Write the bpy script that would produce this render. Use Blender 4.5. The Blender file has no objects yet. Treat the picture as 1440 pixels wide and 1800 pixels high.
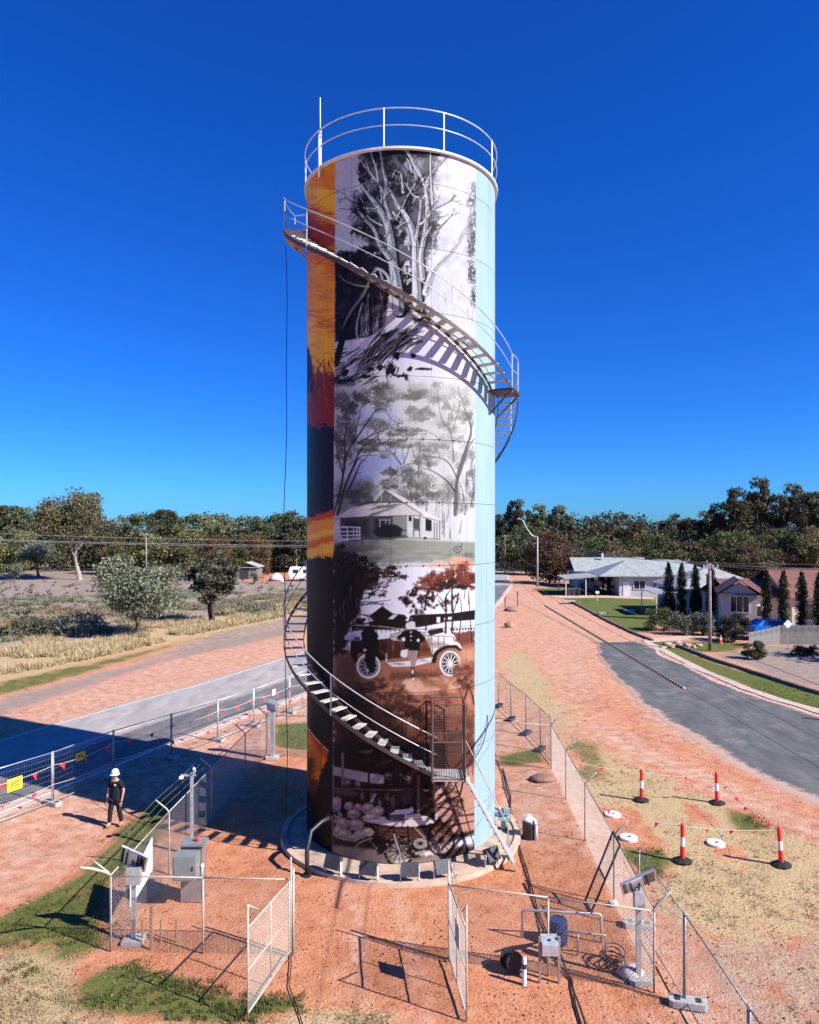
import bpy, math, random
import numpy as np
from mathutils import Vector, Matrix, noise as mnoise

R = math.radians
scene = bpy.context.scene
COL = scene.collection

# ------------------------------------------------------------------ camera
CAM_H = 9.5          # camera height in metres (a raised platform / drone)
FPX = 1290.0         # focal length in photograph pixels (1440 wide)
HOR = 930.0          # photograph row of the horizon
cam_d = bpy.data.cameras.new("camera")
cam = bpy.data.objects.new("camera", cam_d)
COL.objects.link(cam)
cam.location = (0, 0, CAM_H)
cam.rotation_euler = (R(90), 0, 0)
cam_d.sensor_fit = 'HORIZONTAL'
cam_d.sensor_width = 36.0
cam_d.lens = FPX / 1440.0 * 36.0
cam_d.shift_y = (HOR - 900.0) / 1440.0
cam_d.clip_start = 0.1
cam_d.clip_end = 6000
scene.camera = cam

# ------------------------------------------------------------------ light
SUN_AZ = (0.892, -0.452)      # horizontal direction towards the sun (right, behind camera)
SUN_EL = R(37.5)
w = bpy.data.worlds.new("World")
scene.world = w
w.use_nodes = True
nt = w.node_tree
nt.nodes.clear()
sky = nt.nodes.new('ShaderNodeTexSky')
sky.sky_type = 'NISHITA'
sky.sun_disc = False
sky.sun_elevation = SUN_EL
sky.sun_rotation = math.atan2(SUN_AZ[0], SUN_AZ[1])
sky.altitude = 500
sky.air_density = 1.0
sky.dust_density = 0.3
sky.ozone_density = 3.0
hs = nt.nodes.new('ShaderNodeHueSaturation')
hs.inputs['Hue'].default_value = 0.5
hs.inputs["Saturation"].default_value = 1.3
bg = nt.nodes.new('ShaderNodeBackground')
bg.inputs['Strength'].default_value = 0.05
out = nt.nodes.new('ShaderNodeOutputWorld')
nt.links.new(sky.outputs[0], hs.inputs['Color'])
tint = nt.nodes.new('ShaderNodeMix'); tint.data_type = 'RGBA'; tint.blend_type = 'MULTIPLY'; tint.inputs['Factor'].default_value = 1
tint.inputs[7].default_value = (0.28, 0.86, 1.90, 1)     # the deep blue of this dry inland sky
nt.links.new(hs.outputs[0], tint.inputs[6]); nt.links.new(tint.outputs[2], bg.inputs['Color'])
nt.links.new(bg.outputs[0], out.inputs['Surface'])

sun_d = bpy.data.lights.new("sun", 'SUN')
sun_d.energy = 5.0
sun_d.angle = R(0.5)
sun_d.color = (1.0, 0.95, 0.88)
sun = bpy.data.objects.new("sun", sun_d)
COL.objects.link(sun)
sd = Vector((SUN_AZ[0] * math.cos(SUN_EL), SUN_AZ[1] * math.cos(SUN_EL), math.sin(SUN_EL)))
sun.rotation_euler = sd.to_track_quat('Z', 'Y').to_euler()
sun.location = (40, -30, 40)

vs = scene.view_settings
vs.view_transform = 'Standard'
vs.look = 'None'
vs.exposure = 0.85
vs.gamma = 1.0
vs.use_curve_mapping = False
scene.render.film_transparent = False
try:
    scene.cycles.max_bounces = 5
    scene.cycles.diffuse_bounces = 1
    scene.cycles.glossy_bounces = 2
    scene.cycles.transparent_max_bounces = 8
    scene.cycles.use_denoising = True
except Exception:
    pass

# ------------------------------------------------------------------ helpers
def G(px, py, z=0.0):
    """photograph pixel -> point on the level z"""
    Y = FPX * (CAM_H - z) / (py - HOR)
    return ((px - 720.0) / FPX * Y, Y, z)

def P(px, py, Y):
    """photograph pixel at distance Y -> point"""
    return ((px - 720.0) / FPX * Y, Y, CAM_H - (py - HOR) / FPX * Y)

class MB:
    """collects shapes for one mesh object"""
    def __init__(s):
        s.v = []; s.f = []
    def add(s, vs, fs):
        b = len(s.v)
        s.v += [tuple(p) for p in vs]
        s.f += [tuple(b + i for i in f) for f in fs]
        return s
    def box(s, c, d, rz=0.0, M=None):
        x, y, z = d[0] / 2, d[1] / 2, d[2] / 2
        pts = [Vector((a, b, e)) for e in (-z, z) for (a, b) in ((-x, -y), (x, -y), (x, y), (-x, y))]
        m = M if M is not None else Matrix.Rotation(rz, 3, 'Z')
        c = Vector(c)
        return s.add([m @ p + c for p in pts], [(3, 2, 1, 0), (4, 5, 6, 7), (0, 1, 5, 4), (1, 2, 6, 5), (2, 3, 7, 6), (3, 0, 4, 7)])
    def tube(s, a, b, r, r1=None, n=6, cap=True):
        a = Vector(a); b = Vector(b); r1 = r if r1 is None else r1
        d = (b - a)
        if d.length < 1e-6: return s
        q = d.to_track_quat('Z', 'Y').to_matrix()
        vs = []
        for (c, rr) in ((a, r), (b, r1)):
            for k in range(n):
                t = 2 * math.pi * k / n
                vs.append(c + q @ Vector((rr * math.cos(t), rr * math.sin(t), 0)))
        fs = [(k, (k + 1) % n, n + (k + 1) % n, n + k) for k in range(n)]
        if cap:
            fs += [tuple(range(n - 1, -1, -1)), tuple(range(n, 2 * n))]
        return s.add(vs, fs)
    def path(s, pts, r, n=6, closed=False, cap=True):
        pts = [Vector(p) for p in pts]
        m = len(pts); vs = []
        rr = r if hasattr(r, '__len__') else [r] * m
        up = None
        for i, p in enumerate(pts):
            if closed: d = pts[(i + 1) % m] - pts[i - 1]
            else: d = pts[min(i + 1, m - 1)] - pts[max(i - 1, 0)]
            d.normalize()
            if up is None:
                up = Vector((0, 0, 1)) if abs(d.z) < 0.9 else Vector((1, 0, 0))
            u = (up - d * up.dot(d))
            if u.length < 1e-4: u = d.orthogonal()
            u.normalize(); v = d.cross(u); up = u
            for k in range(n):
                t = 2 * math.pi * k / n
                vs.append(p + (u * math.cos(t) + v * math.sin(t)) * rr[i])
        fs = []
        for i in range(m if closed else m - 1):
            a = i * n; b = ((i + 1) % m) * n
            for k in range(n):
                fs.append((a + k, a + (k + 1) % n, b + (k + 1) % n, b + k))
        if not closed and cap:
            fs += [tuple(range(n - 1, -1, -1)), tuple(range((m - 1) * n, m * n))]
        return s.add(vs, fs)
    def lathe(s, prof, c=(0, 0, 0), n=24, a0=0.0, a1=2 * math.pi, M=None):
        """prof: list of (r, z)"""
        full = abs(a1 - a0 - 2 * math.pi) < 1e-6
        m = n if full else n + 1
        vs = []
        c = Vector(c)
        for (r, z) in prof:
            for k in range(m):
                t = a0 + (a1 - a0) * k / n
                p = Vector((r * math.cos(t), r * math.sin(t), z))
                vs.append((M @ p if M is not None else p) + c)
        fs = []
        for i in range(len(prof) - 1):
            for k in range(n):
                k2 = (k + 1) % m
                fs.append((i * m + k, i * m + k2, (i + 1) * m + k2, (i + 1) * m + k))
        return s.add(vs, fs)
    def prism(s, poly, z0, z1):
        n = len(poly)
        vs = [(x, y, z0) for x, y in poly] + [(x, y, z1) for x, y in poly]
        fs = [tuple(range(n - 1, -1, -1)), tuple(range(n, 2 * n))]
        fs += [(k, (k + 1) % n, n + (k + 1) % n, n + k) for k in range(n)]
        return s.add(vs, fs)
    def slab(s, pts, t):
        """a planar outline (3D points) with thickness t along its normal"""
        pts = [Vector(p) for p in pts]
        nrm = (pts[1] - pts[0]).cross(pts[2] - pts[0]).normalized() * t
        n = len(pts)
        vs = pts + [p + nrm for p in pts]
        fs = [tuple(range(n - 1, -1, -1)), tuple(range(n, 2 * n))]
        fs += [(k, (k + 1) % n, n + (k + 1) % n, n + k) for k in range(n)]
        return s.add(vs, fs)

def mesh_of(name, mb, mat=None, smooth=False):
    me = bpy.data.meshes.new(name)
    me.from_pydata([tuple(p) for p in mb.v], [], mb.f)
    if mat is not None: me.materials.append(mat)
    if smooth:
        me.polygons.foreach_set('use_smooth', [True] * len(me.polygons))
    me.update()
    return me

def np_mesh(name, V, F, mat=None, smooth=False):
    """V (n,3) array, F (m,k) array of faces with k corners"""
    V = np.asarray(V, dtype=np.float32); F = np.asarray(F, dtype=np.int32)
    me = bpy.data.meshes.new(name)
    me.vertices.add(len(V)); me.vertices.foreach_set('co', V.ravel())
    k = F.shape[1]
    me.loops.add(F.size); me.loops.foreach_set('vertex_index', F.ravel())
    me.polygons.add(len(F))
    me.polygons.foreach_set('loop_start', np.arange(0, F.size, k, dtype=np.int32))
    if smooth: me.polygons.foreach_set('use_smooth', np.ones(len(F), dtype=bool))
    if mat is not None: me.materials.append(mat)
    me.update(calc_edges=True)
    return me

def link(name, data, parent=None, loc=None, rz=0.0):
    o = bpy.data.objects.new(name, data)
    COL.objects.link(o)
    if parent is not None: o.parent = parent
    if loc is not None: o.location = loc
    if rz: o.rotation_euler = (0, 0, rz)
    return o

def obj(name, mb, mat, parent=None, smooth=False, world=False, label=None):
    """one mesh object; world=True: mb holds world points, moved into the parent's space"""
    if world and parent is not None:
        inv = (Matrix.Translation(parent.location) @ parent.rotation_euler.to_matrix().to_4x4()).inverted()
        if parent.parent is not None:
            pp = parent.parent
            inv = (Matrix.Translation(pp.location) @ pp.rotation_euler.to_matrix().to_4x4() @ Matrix.Translation(parent.location) @ parent.rotation_euler.to_matrix().to_4x4()).inverted()
        mb.v = [tuple(inv @ Vector(p)) for p in mb.v]
    o = link(name, mesh_of(name, mb, mat, smooth), parent)
    if label: o['label'] = label
    return o

def tag(o, label, cat, group=None):
    o['label'] = label; o['category'] = cat
    if group: o['group'] = group
    return o

def thing(name, label, cat, loc=(0, 0, 0), rz=0.0, group=None):
    o = bpy.data.objects.new(name, None)
    o.empty_display_size = 0.2
    COL.objects.link(o)
    o.location = loc; o.rotation_euler = (0, 0, rz)
    return tag(o, label, cat, group)

def copy_tree(o, parent=None):
    c = o.copy(); COL.objects.link(c); c.parent = parent
    for ch in list(o.children): copy_tree(ch, c)
    return c

def struct(o):
    o['kind'] = 'structure'; return o

def stuff(o):
    o['kind'] = 'stuff'; return o

# ------------------------------------------------------------------ materials
def newmat(name):
    m = bpy.data.materials.new(name); m.use_nodes = True
    n = m.node_tree.nodes; l = m.node_tree.links
    return m, n, l, n['Principled BSDF']

def ramp(n, stops):
    r = n.new('ShaderNodeValToRGB')
    e = r.color_ramp.elements
    while len(e) < len(stops): e.new(0.5)
    for i, (p, c) in enumerate(stops):
        e[i].position = p; e[i].color = (c[0], c[1], c[2], 1)
    return r

def mat(name, col, rough=0.6, metal=0.0, var=0.12, scale=6.0, bump=0.0, bscale=40.0, spec=0.5, rust=None, detail=4.0):
    """plain surface with mottled colour, slight roughness variation, optional fine relief and stains"""
    m, n, l, b = newmat(name)
    tc = n.new('ShaderNodeTexCoord')
    nz = n.new('ShaderNodeTexNoise'); nz.inputs['Scale'].default_value = scale; nz.inputs['Detail'].default_value = detail
    l.new(tc.outputs['Object'], nz.inputs['Vector'])
    c0 = [max(0, x * (1 - var)) for x in col]; c1 = [min(1, x * (1 + var)) for x in col]
    r = ramp(n, [(0.3, c0), (0.7, c1)])
    l.new(nz.outputs['Fac'], r.inputs['Fac'])
    last = r.outputs['Color']
    if rust:
        n2 = n.new('ShaderNodeTexNoise'); n2.inputs['Scale'].default_value = scale * 0.6; n2.inputs['Detail'].default_value = 8; n2.inputs['Roughness'].default_value = 0.7
        l.new(tc.outputs['Object'], n2.inputs['Vector'])
        r2 = ramp(n, [(rust[1], (0, 0, 0)), (rust[1] + 0.08, (1, 1, 1))])
        l.new(n2.outputs['Fac'], r2.inputs['Fac'])
        mx = n.new('ShaderNodeMix'); mx.data_type = 'RGBA'
        l.new(r2.outputs['Color'], mx.inputs['Factor']); l.new(last, mx.inputs[6]); mx.inputs[7].default_value = (*rust[0], 1)
        last = mx.outputs[2]
    l.new(last, b.inputs['Base Color'])
    b.inputs['Metallic'].default_value = metal
    b.inputs['Specular IOR Level'].default_value = spec
    mr = n.new('ShaderNodeMapRange')
    mr.inputs['To Min'].default_value = max(0.02, rough - 0.1); mr.inputs['To Max'].default_value = min(1, rough + 0.1)
    l.new(nz.outputs['Fac'], mr.inputs['Value']); l.new(mr.outputs[0], b.inputs['Roughness'])
    if bump:
        nb = n.new('ShaderNodeTexNoise'); nb.inputs['Scale'].default_value = bscale; nb.inputs['Detail'].default_value = 5
        l.new(tc.outputs['Object'], nb.inputs['Vector'])
        bp = n.new('ShaderNodeBump'); bp.inputs['Strength'].default_value = bump; bp.inputs['Distance'].default_value = 0.02
        l.new(nb.outputs['Fac'], bp.inputs['Height']); l.new(bp.outputs[0], b.inputs['Normal'])
    return m

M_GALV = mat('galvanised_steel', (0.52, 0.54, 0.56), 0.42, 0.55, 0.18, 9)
M_GALVD = mat('weathered_and_shaded_steel', (0.30, 0.29, 0.28), 0.55, 0.4, 0.25, 9, rust=((0.16, 0.07, 0.035), 0.62))
M_STAIR = mat('stair_steel', (0.085, 0.062, 0.052), 0.5, 0.25, 0.15, 6, rust=((0.20, 0.10, 0.05), 0.66))
M_TREAD = mat('tread_steel', (0.55, 0.53, 0.49), 0.55, 0.15, 0.15, 8, rust=((0.25, 0.15, 0.09), 0.66))
M_WIRE = mat('fence_wire', (0.36, 0.34, 0.31), 0.5, 0.4, 0.15, 4)
M_POSTL = mat('weathered_light_pipe', (0.46, 0.41, 0.33), 0.6, 0.1, 0.2, 12, rust=((0.30, 0.17, 0.10), 0.62))
M_CONC = mat('concrete', (0.44, 0.34, 0.27), 0.9, 0, 0.2, 5, 0.4, 30, 0.2)
M_CONCG = mat('grey_concrete', (0.40, 0.38, 0.36), 0.9, 0, 0.2, 5, 0.4, 30, 0.2)
M_WHITE = mat('white_paint', (0.80, 0.80, 0.78), 0.5, 0, 0.05, 5)
M_BLACK = mat('black_plastic', (0.018, 0.018, 0.02), 0.5, 0, 0.3, 8)
M_DARK = mat('dark_metal', (0.05, 0.05, 0.055), 0.5, 0.3, 0.3, 8)
M_RED = mat('red_plastic', (0.80, 0.035, 0.03), 0.45, 0, 0.12, 8)
M_FLAG = mat('red_flag_vinyl', (0.85, 0.045, 0.05), 0.5, 0, 0.1, 8)
M_YEL = mat('yellow_sign', (0.82, 0.56, 0.03), 0.5, 0, 0.08, 8)
M_BLUE = mat('blue_plastic', (0.012, 0.035, 0.12), 0.5, 0, 0.15, 8)
M_CABG = mat('grey_box_paint', (0.20, 0.215, 0.21), 0.45, 0, 0.1, 5)
M_CABP = mat('brown_grey_cabinet', (0.22, 0.17, 0.17), 0.5, 0, 0.15, 5)
M_SOLAR = mat('solar_cells', (0.012, 0.016, 0.035), 0.12, 0, 0.4, 14)
M_ALU = mat('aluminium', (0.70, 0.71, 0.72), 0.32, 0.8, 0.08, 6)
M_WOOD = mat('pole_timber', (0.26, 0.22, 0.19), 0.85, 0, 0.3, 3, 0.5, 18, 0.2)
M_RUBBER = mat('rubber', (0.012, 0.012, 0.012), 0.8, 0, 0.3, 8)
M_CABLE = mat('black_cable', (0.015, 0.014, 0.016), 0.6, 0, 0.2, 8)
# ================================================================== GROUND
def value_noise(x, y, seed=0):
    xi = np.floor(x).astype(np.int64); yi = np.floor(y).astype(np.int64)
    fx = x - xi; fy = y - yi
    fx = fx * fx * (3 - 2 * fx); fy = fy * fy * (3 - 2 * fy)
    def h(a, b):
        n = (a * 374761393 + b * 668265263 + seed * 1442695041) & 0xffffffff
        n = ((n ^ (n >> 13)) * 1274126177) & 0xffffffff
        return ((n ^ (n >> 16)) & 0xffff) / 65535.0
    return (h(xi, yi) * (1 - fx) + h(xi + 1, yi) * fx) * (1 - fy) + (h(xi, yi + 1) * (1 - fx) + h(xi + 1, yi + 1) * fx) * fy

def fbm(x, y, seed=0, oct=4, gain=0.5):
    a = 1.0; t = 0; s = 0
    for k in range(oct):
        t = t + a * value_noise(x, y, seed + k * 17); s += a
        x = x * 2.03; y = y * 2.03; a *= gain
    return t / s

def poly_sd(px, py, poly):
    """signed distance (positive inside) of points to a polygon"""
    d = np.full(px.shape, 1e18); inside = np.zeros(px.shape, bool)
    n = len(poly)
    for i in range(n):
        x0, y0 = poly[i]; x1, y1 = poly[(i + 1) % n]
        ex, ey = x1 - x0, y1 - y0
        L = ex * ex + ey * ey + 1e-12
        t = np.clip(((px - x0) * ex + (py - y0) * ey) / L, 0, 1)
        d = np.minimum(d, (px - x0 - t * ex) ** 2 + (py - y0 - t * ey) ** 2)
        c = ((y0 > py) != (y1 > py)) & (px < (x1 - x0) * (py - y0) / (y1 - y0 + 1e-12) + x0)
        inside ^= c
    d = np.sqrt(d)
    return np.where(inside, d, -d)

def lin(a, b, s): return list(np.arange(a, b, s))
def grow(a, b, n): return list(a + (b - a) * (np.arange(1, n + 1) / n) ** 2.2)
gx = lin(-16, 16.01, 0.22)
gx = [-v for v in grow(26, 2600, 26)][::-1] + lin(-26, -16, 0.7) + gx + lin(16.7, 26.5, 0.7) + grow(26.5, 2600, 26)
gy = [-400, -120, -40, -10, 2, 8] + lin(10, 46, 0.22) + lin(46, 100, 0.7) + lin(100, 200, 4) + grow(200, 4500, 22)
gx = np.array(gx); gy = np.array(gy)
GX, GY = np.meshgrid(gx, gy)
fxv = GX.ravel(); fyv = GY.ravel()
zone = np.zeros((len(fxv), 4))      # green grass, dry straw, pale dust, grey earth
zone[:, 2] = .60
NZ = fbm(fxv * 0.6, fyv * 0.6, 3, 4)

def wp(poly): return [G(a, b)[:2] for a, b in poly]
ZONES = []
def zset(poly, g=0.0, s=0.0, p=0.0, feather=0.8, k=1.0, world=False, e=0.0):
    ZONES.append((poly if world else wp(poly), (g, s, p, e), feather, k))

# wide outback floor beyond the roads
zset([(-3000, 72), (-26, 72), (-16, 58), (-8, 64), (0, 78), (20, 150), (60, 210), (3000, 210), (3000, 5000), (-3000, 5000)], .05, .40, .3, 6, 1, True, .9)
zset([(-3000, 128), (-60, 130), (-30, 140), (-10, 150), (30, 165), (3000, 165), (3000, 5000), (-3000, 5000)], .5, .4, .1, 10, 1, True, .9)
zset([(22, 66), (80, 60), (140, 100), (140, 150), (30, 150), (24, 100)], .5, .4, .2, 4, .8, True)
# left field
zset([(-300, 1290), (0, 1225), (200, 1172), (545, 1098), (545, 1040), (0, 1080), (-300, 1090)], .1, .50, .3, 1.5, e=.9)
zset([(-300, 1215), (0, 1150), (150, 1130), (390, 1082), (530, 1062), (530, 1078), (390, 1108), (200, 1150), (0, 1200), (-300, 1275)], .1, 1, .2, 1.2)
zset([(-300, 1275), (0, 1198), (200, 1152), (370, 1115), (300, 1140), (150, 1188), (0, 1228), (-300, 1310)], .7, .6, .2, 1.0)
zset([(-300, 1310), (0, 1228), (200, 1176), (540, 1094), (540, 1108), (300, 1162), (0, 1262), (-300, 1350)], .1, .3, .5, .9, e=.75)
zset([(0, 1020), (160, 1018), (190, 1050), (60, 1068), (0, 1066)], 0, .1, .3, 4, e=.8)
zset([(430, 1008), (540, 1004), (540, 1020), (440, 1022)], 0, 0, .1, 4)
zset([(-300, 1352), (0, 1264), (300, 1164), (545, 1108), (545, 1145), (86, 1272), (-300, 1400)], 0, .08, .55, .8)
# the bare red earth inside the compound
zset([(-6.9, 15.2), (-3.4, 13.6), (1.5, 12.6), (5.2, 14.6), (5.5, 30.4), (-6.2, 31)], 0, .04, .06, .9, 1, True)
zset([(2.9, 22), (5.6, 21), (5.7, 29.5), (3, 30)], .08, .3, .45, .8, .8, True, .35)
zset([(-1.2, 12), (-.9, 12), (-1.0, 17), (-1.4, 19), (-1.7, 19), (-1.3, 16.5)], 0, 0, .75, .3, .8, True)
zset([(.15, 12), (.5, 12), (.2, 17), (-.2, 19), (-.5, 19), (-.1, 16.5)], 0, 0, .7, .3, .8, True)
# wheel tracks down the dirt roadway on the right
for dx in (0, 1.7):
    zset([(16.0 + dx, 61), (16.4 + dx, 61), (18.9 + dx * .8, 95), (18.5 + dx * .8, 95)], 0, 0, .2, .5, .8, True, .5)
    zset([(9.0 + dx, 45), (9.4 + dx, 45), (15.0 + dx, 88), (14.5 + dx, 88)], 0, 0, .95, .5, .8, True, .15)
# left of the compound
zset([(-160, 1490), (0, 1445), (170, 1395), (230, 1420), (190, 1478), (110, 1545), (0, 1600), (-160, 1650)], 0, .12, .5, .7)
zset([(-200, 1640), (0, 1602), (60, 1572), (120, 1535), (180, 1475), (235, 1425), (330, 1380), (300, 1440), (275, 1500), (215, 1560), (190, 1660), (130, 1705), (50, 1690), (-200, 1690)], .74, .5, .1, .5)
zset([(-200, 1670), (50, 1680), (130, 1705), (170, 1760), (150, 1900), (-200, 1900)], .45, .9, .3, .6)
zset([(130, 1722), (230, 1690), (330, 1712), (430, 1738), (560, 1752), (540, 1790), (400, 1812), (150, 1790)], .78, .45, .1, .35)
zset([(130, 1800), (420, 1818), (600, 1760), (700, 1780), (700, 1960), (100, 1960)], .3, .9, .2, .5)
zset([(482, 1272), (560, 1268), (560, 1322), (478, 1316)], .85, .5, 0, .35)
# right of the compound
zset([(868, 1130), (940, 1142), (990, 1190), (1030, 1250), (1000, 1310), (930, 1260), (868, 1210)], .12, .75, .35, 1.5)
zset([(880, 1190), (960, 1260), (975, 1340), (900, 1370), (868, 1330), (868, 1200)], .08, .45, .5, .8)
zset([(870, 1330), (950, 1312), (965, 1342), (885, 1352)], .8, .5, 0, .35)
zset([(870, 1350), (960, 1345), (985, 1390), (960, 1440), (900, 1450), (880, 1400)], .1, .3, .5, .5)
zset([(990, 1290), (1070, 1312), (1200, 1372), (1300, 1420), (1440, 1478), (1560, 1520), (1560, 1640), (1300, 1620), (1160, 1600), (1060, 1440), (1010, 1370)], .26, .74, .35, .8, e=.25)
zset([(1160, 1600), (1440, 1580), (1700, 1600), (1700, 1900), (1330, 1900)], .08, .5, .4, .8, e=.55)
zset([(1170, 1560), (1440, 1545), (1440, 1640), (1230, 1640)], .14, .72, .3, .8, e=.3)
zset([(985, 1288), (1050, 1300), (1082, 1340), (1060, 1375), (1010, 1372)], .62, .6, .1, .6)
zset([(1268, 1415), (1335, 1430), (1350, 1462), (1290, 1470)], .8, .5, .1, .4)
zset([(1305, 1470), (1365, 1462), (1375, 1500), (1330, 1515)], .55, .6, .1, .5)
zset([(1092, 1478), (1160, 1490), (1185, 1520), (1165, 1548), (1120, 1552)], .85, .4, 0, .35)
zset([(1045, 1420), (1105, 1422), (1130, 1452), (1165, 1485), (1130, 1492), (1080, 1462)], 0, 0, 0, .3)
zset([(1205, 1412), (1245, 1425), (1262, 1452), (1222, 1445)], 0, .05, 0, .3)
zset([(1240, 1478), (1290, 1485), (1312, 1508), (1270, 1512)], 0, 0, 0, .3)
zset([(1030, 1245), (1100, 1290), (1230, 1348), (1330, 1392), (1440, 1445), (1560, 1500), (1560, 1460), (1440, 1415), (1300, 1350), (1170, 1290), (1085, 1200), (1040, 1140)], 0, .1, .25, .7)
# dirt roadway on the right and verges
zset([(868, 1040), (960, 1075), (1045, 1135), (1085, 1205), (1040, 1230), (960, 1150), (868, 1130)], 0, .06, .5, 2)
zset([(905, 1030), (985, 1050), (1060, 1090), (1140, 1128), (1050, 1132), (960, 1075), (905, 1048)], 0, .05, .55, 1.2)
zset([(1128, 1126), (1168, 1128), (1245, 1160), (1330, 1186), (1460, 1220), (1600, 1260), (1600, 1320), (1460, 1262), (1303, 1204), (1222, 1170)], 1, .2, 0, .5)
zset([(990, 1052), (1090, 1046), (1160, 1052), (1160, 1085), (1140, 1112), (1110, 1112), (1050, 1082), (1010, 1064)], 1, .1, 0, .8)
zset([(925, 1034), (1000, 1034), (1105, 1042), (1060, 1047), (960, 1047)], 1, .1, 0, 1.5)
zset([(1180, 1128), (1260, 1125), (1330, 1130), (1330, 1150), (1230, 1146)], .8, .3, 0, .6)
zset([(1262, 1152), (1330, 1135), (1440, 1128), (1600, 1130), (1600, 1260), (1440, 1212)], .2, .4, .2, .8, e=.95)
for poly, tgt, fe, k in ZONES:
    xs = [q[0] for q in poly]; ys = [q[1] for q in poly]
    sel = (fxv > min(xs) - fe) & (fxv < max(xs) + fe) & (fyv > min(ys) - fe) & (fyv < max(ys) + fe)
    if not sel.any(): continue
    sd_ = poly_sd(fxv[sel], fyv[sel], poly) + (NZ[sel] - .5) * fe * 1.6
    wgt = np.clip(sd_ / fe * 0.5 + 0.5, 0, 1) * k
    zone[sel] = zone[sel] * (1 - wgt[:, None]) + np.array(tgt)[None, :] * wgt[:, None]

def zone_at(x, y):
    i = np.clip(np.searchsorted(gx, x) - 1, 0, len(gx) - 2); j = np.clip(np.searchsorted(gy, y) - 1, 0, len(gy) - 2)
    return zone.reshape(len(gy), len(gx), 4)[j, i]

gz = (fbm(fxv * 0.9, fyv * 0.9, 9, 4) - 0.5) * 0.055
gz += (fbm(fxv * 3.1, fyv * 3.1, 19, 2) - 0.5) * 0.03
gz = np.where((np.abs(fxv) < 40) & (fyv > 8) & (fyv < 110), gz, 0.0) - 0.015
V = np.stack([fxv, fyv, gz], 1)
nx, ny = len(gx), len(gy)
idx = np.arange(nx * ny).reshape(ny, nx)
F = np.stack([idx[:-1, :-1].ravel(), idx[:-1, 1:].ravel(), idx[1:, 1:].ravel(), idx[1:, :-1].ravel()], 1)

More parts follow.
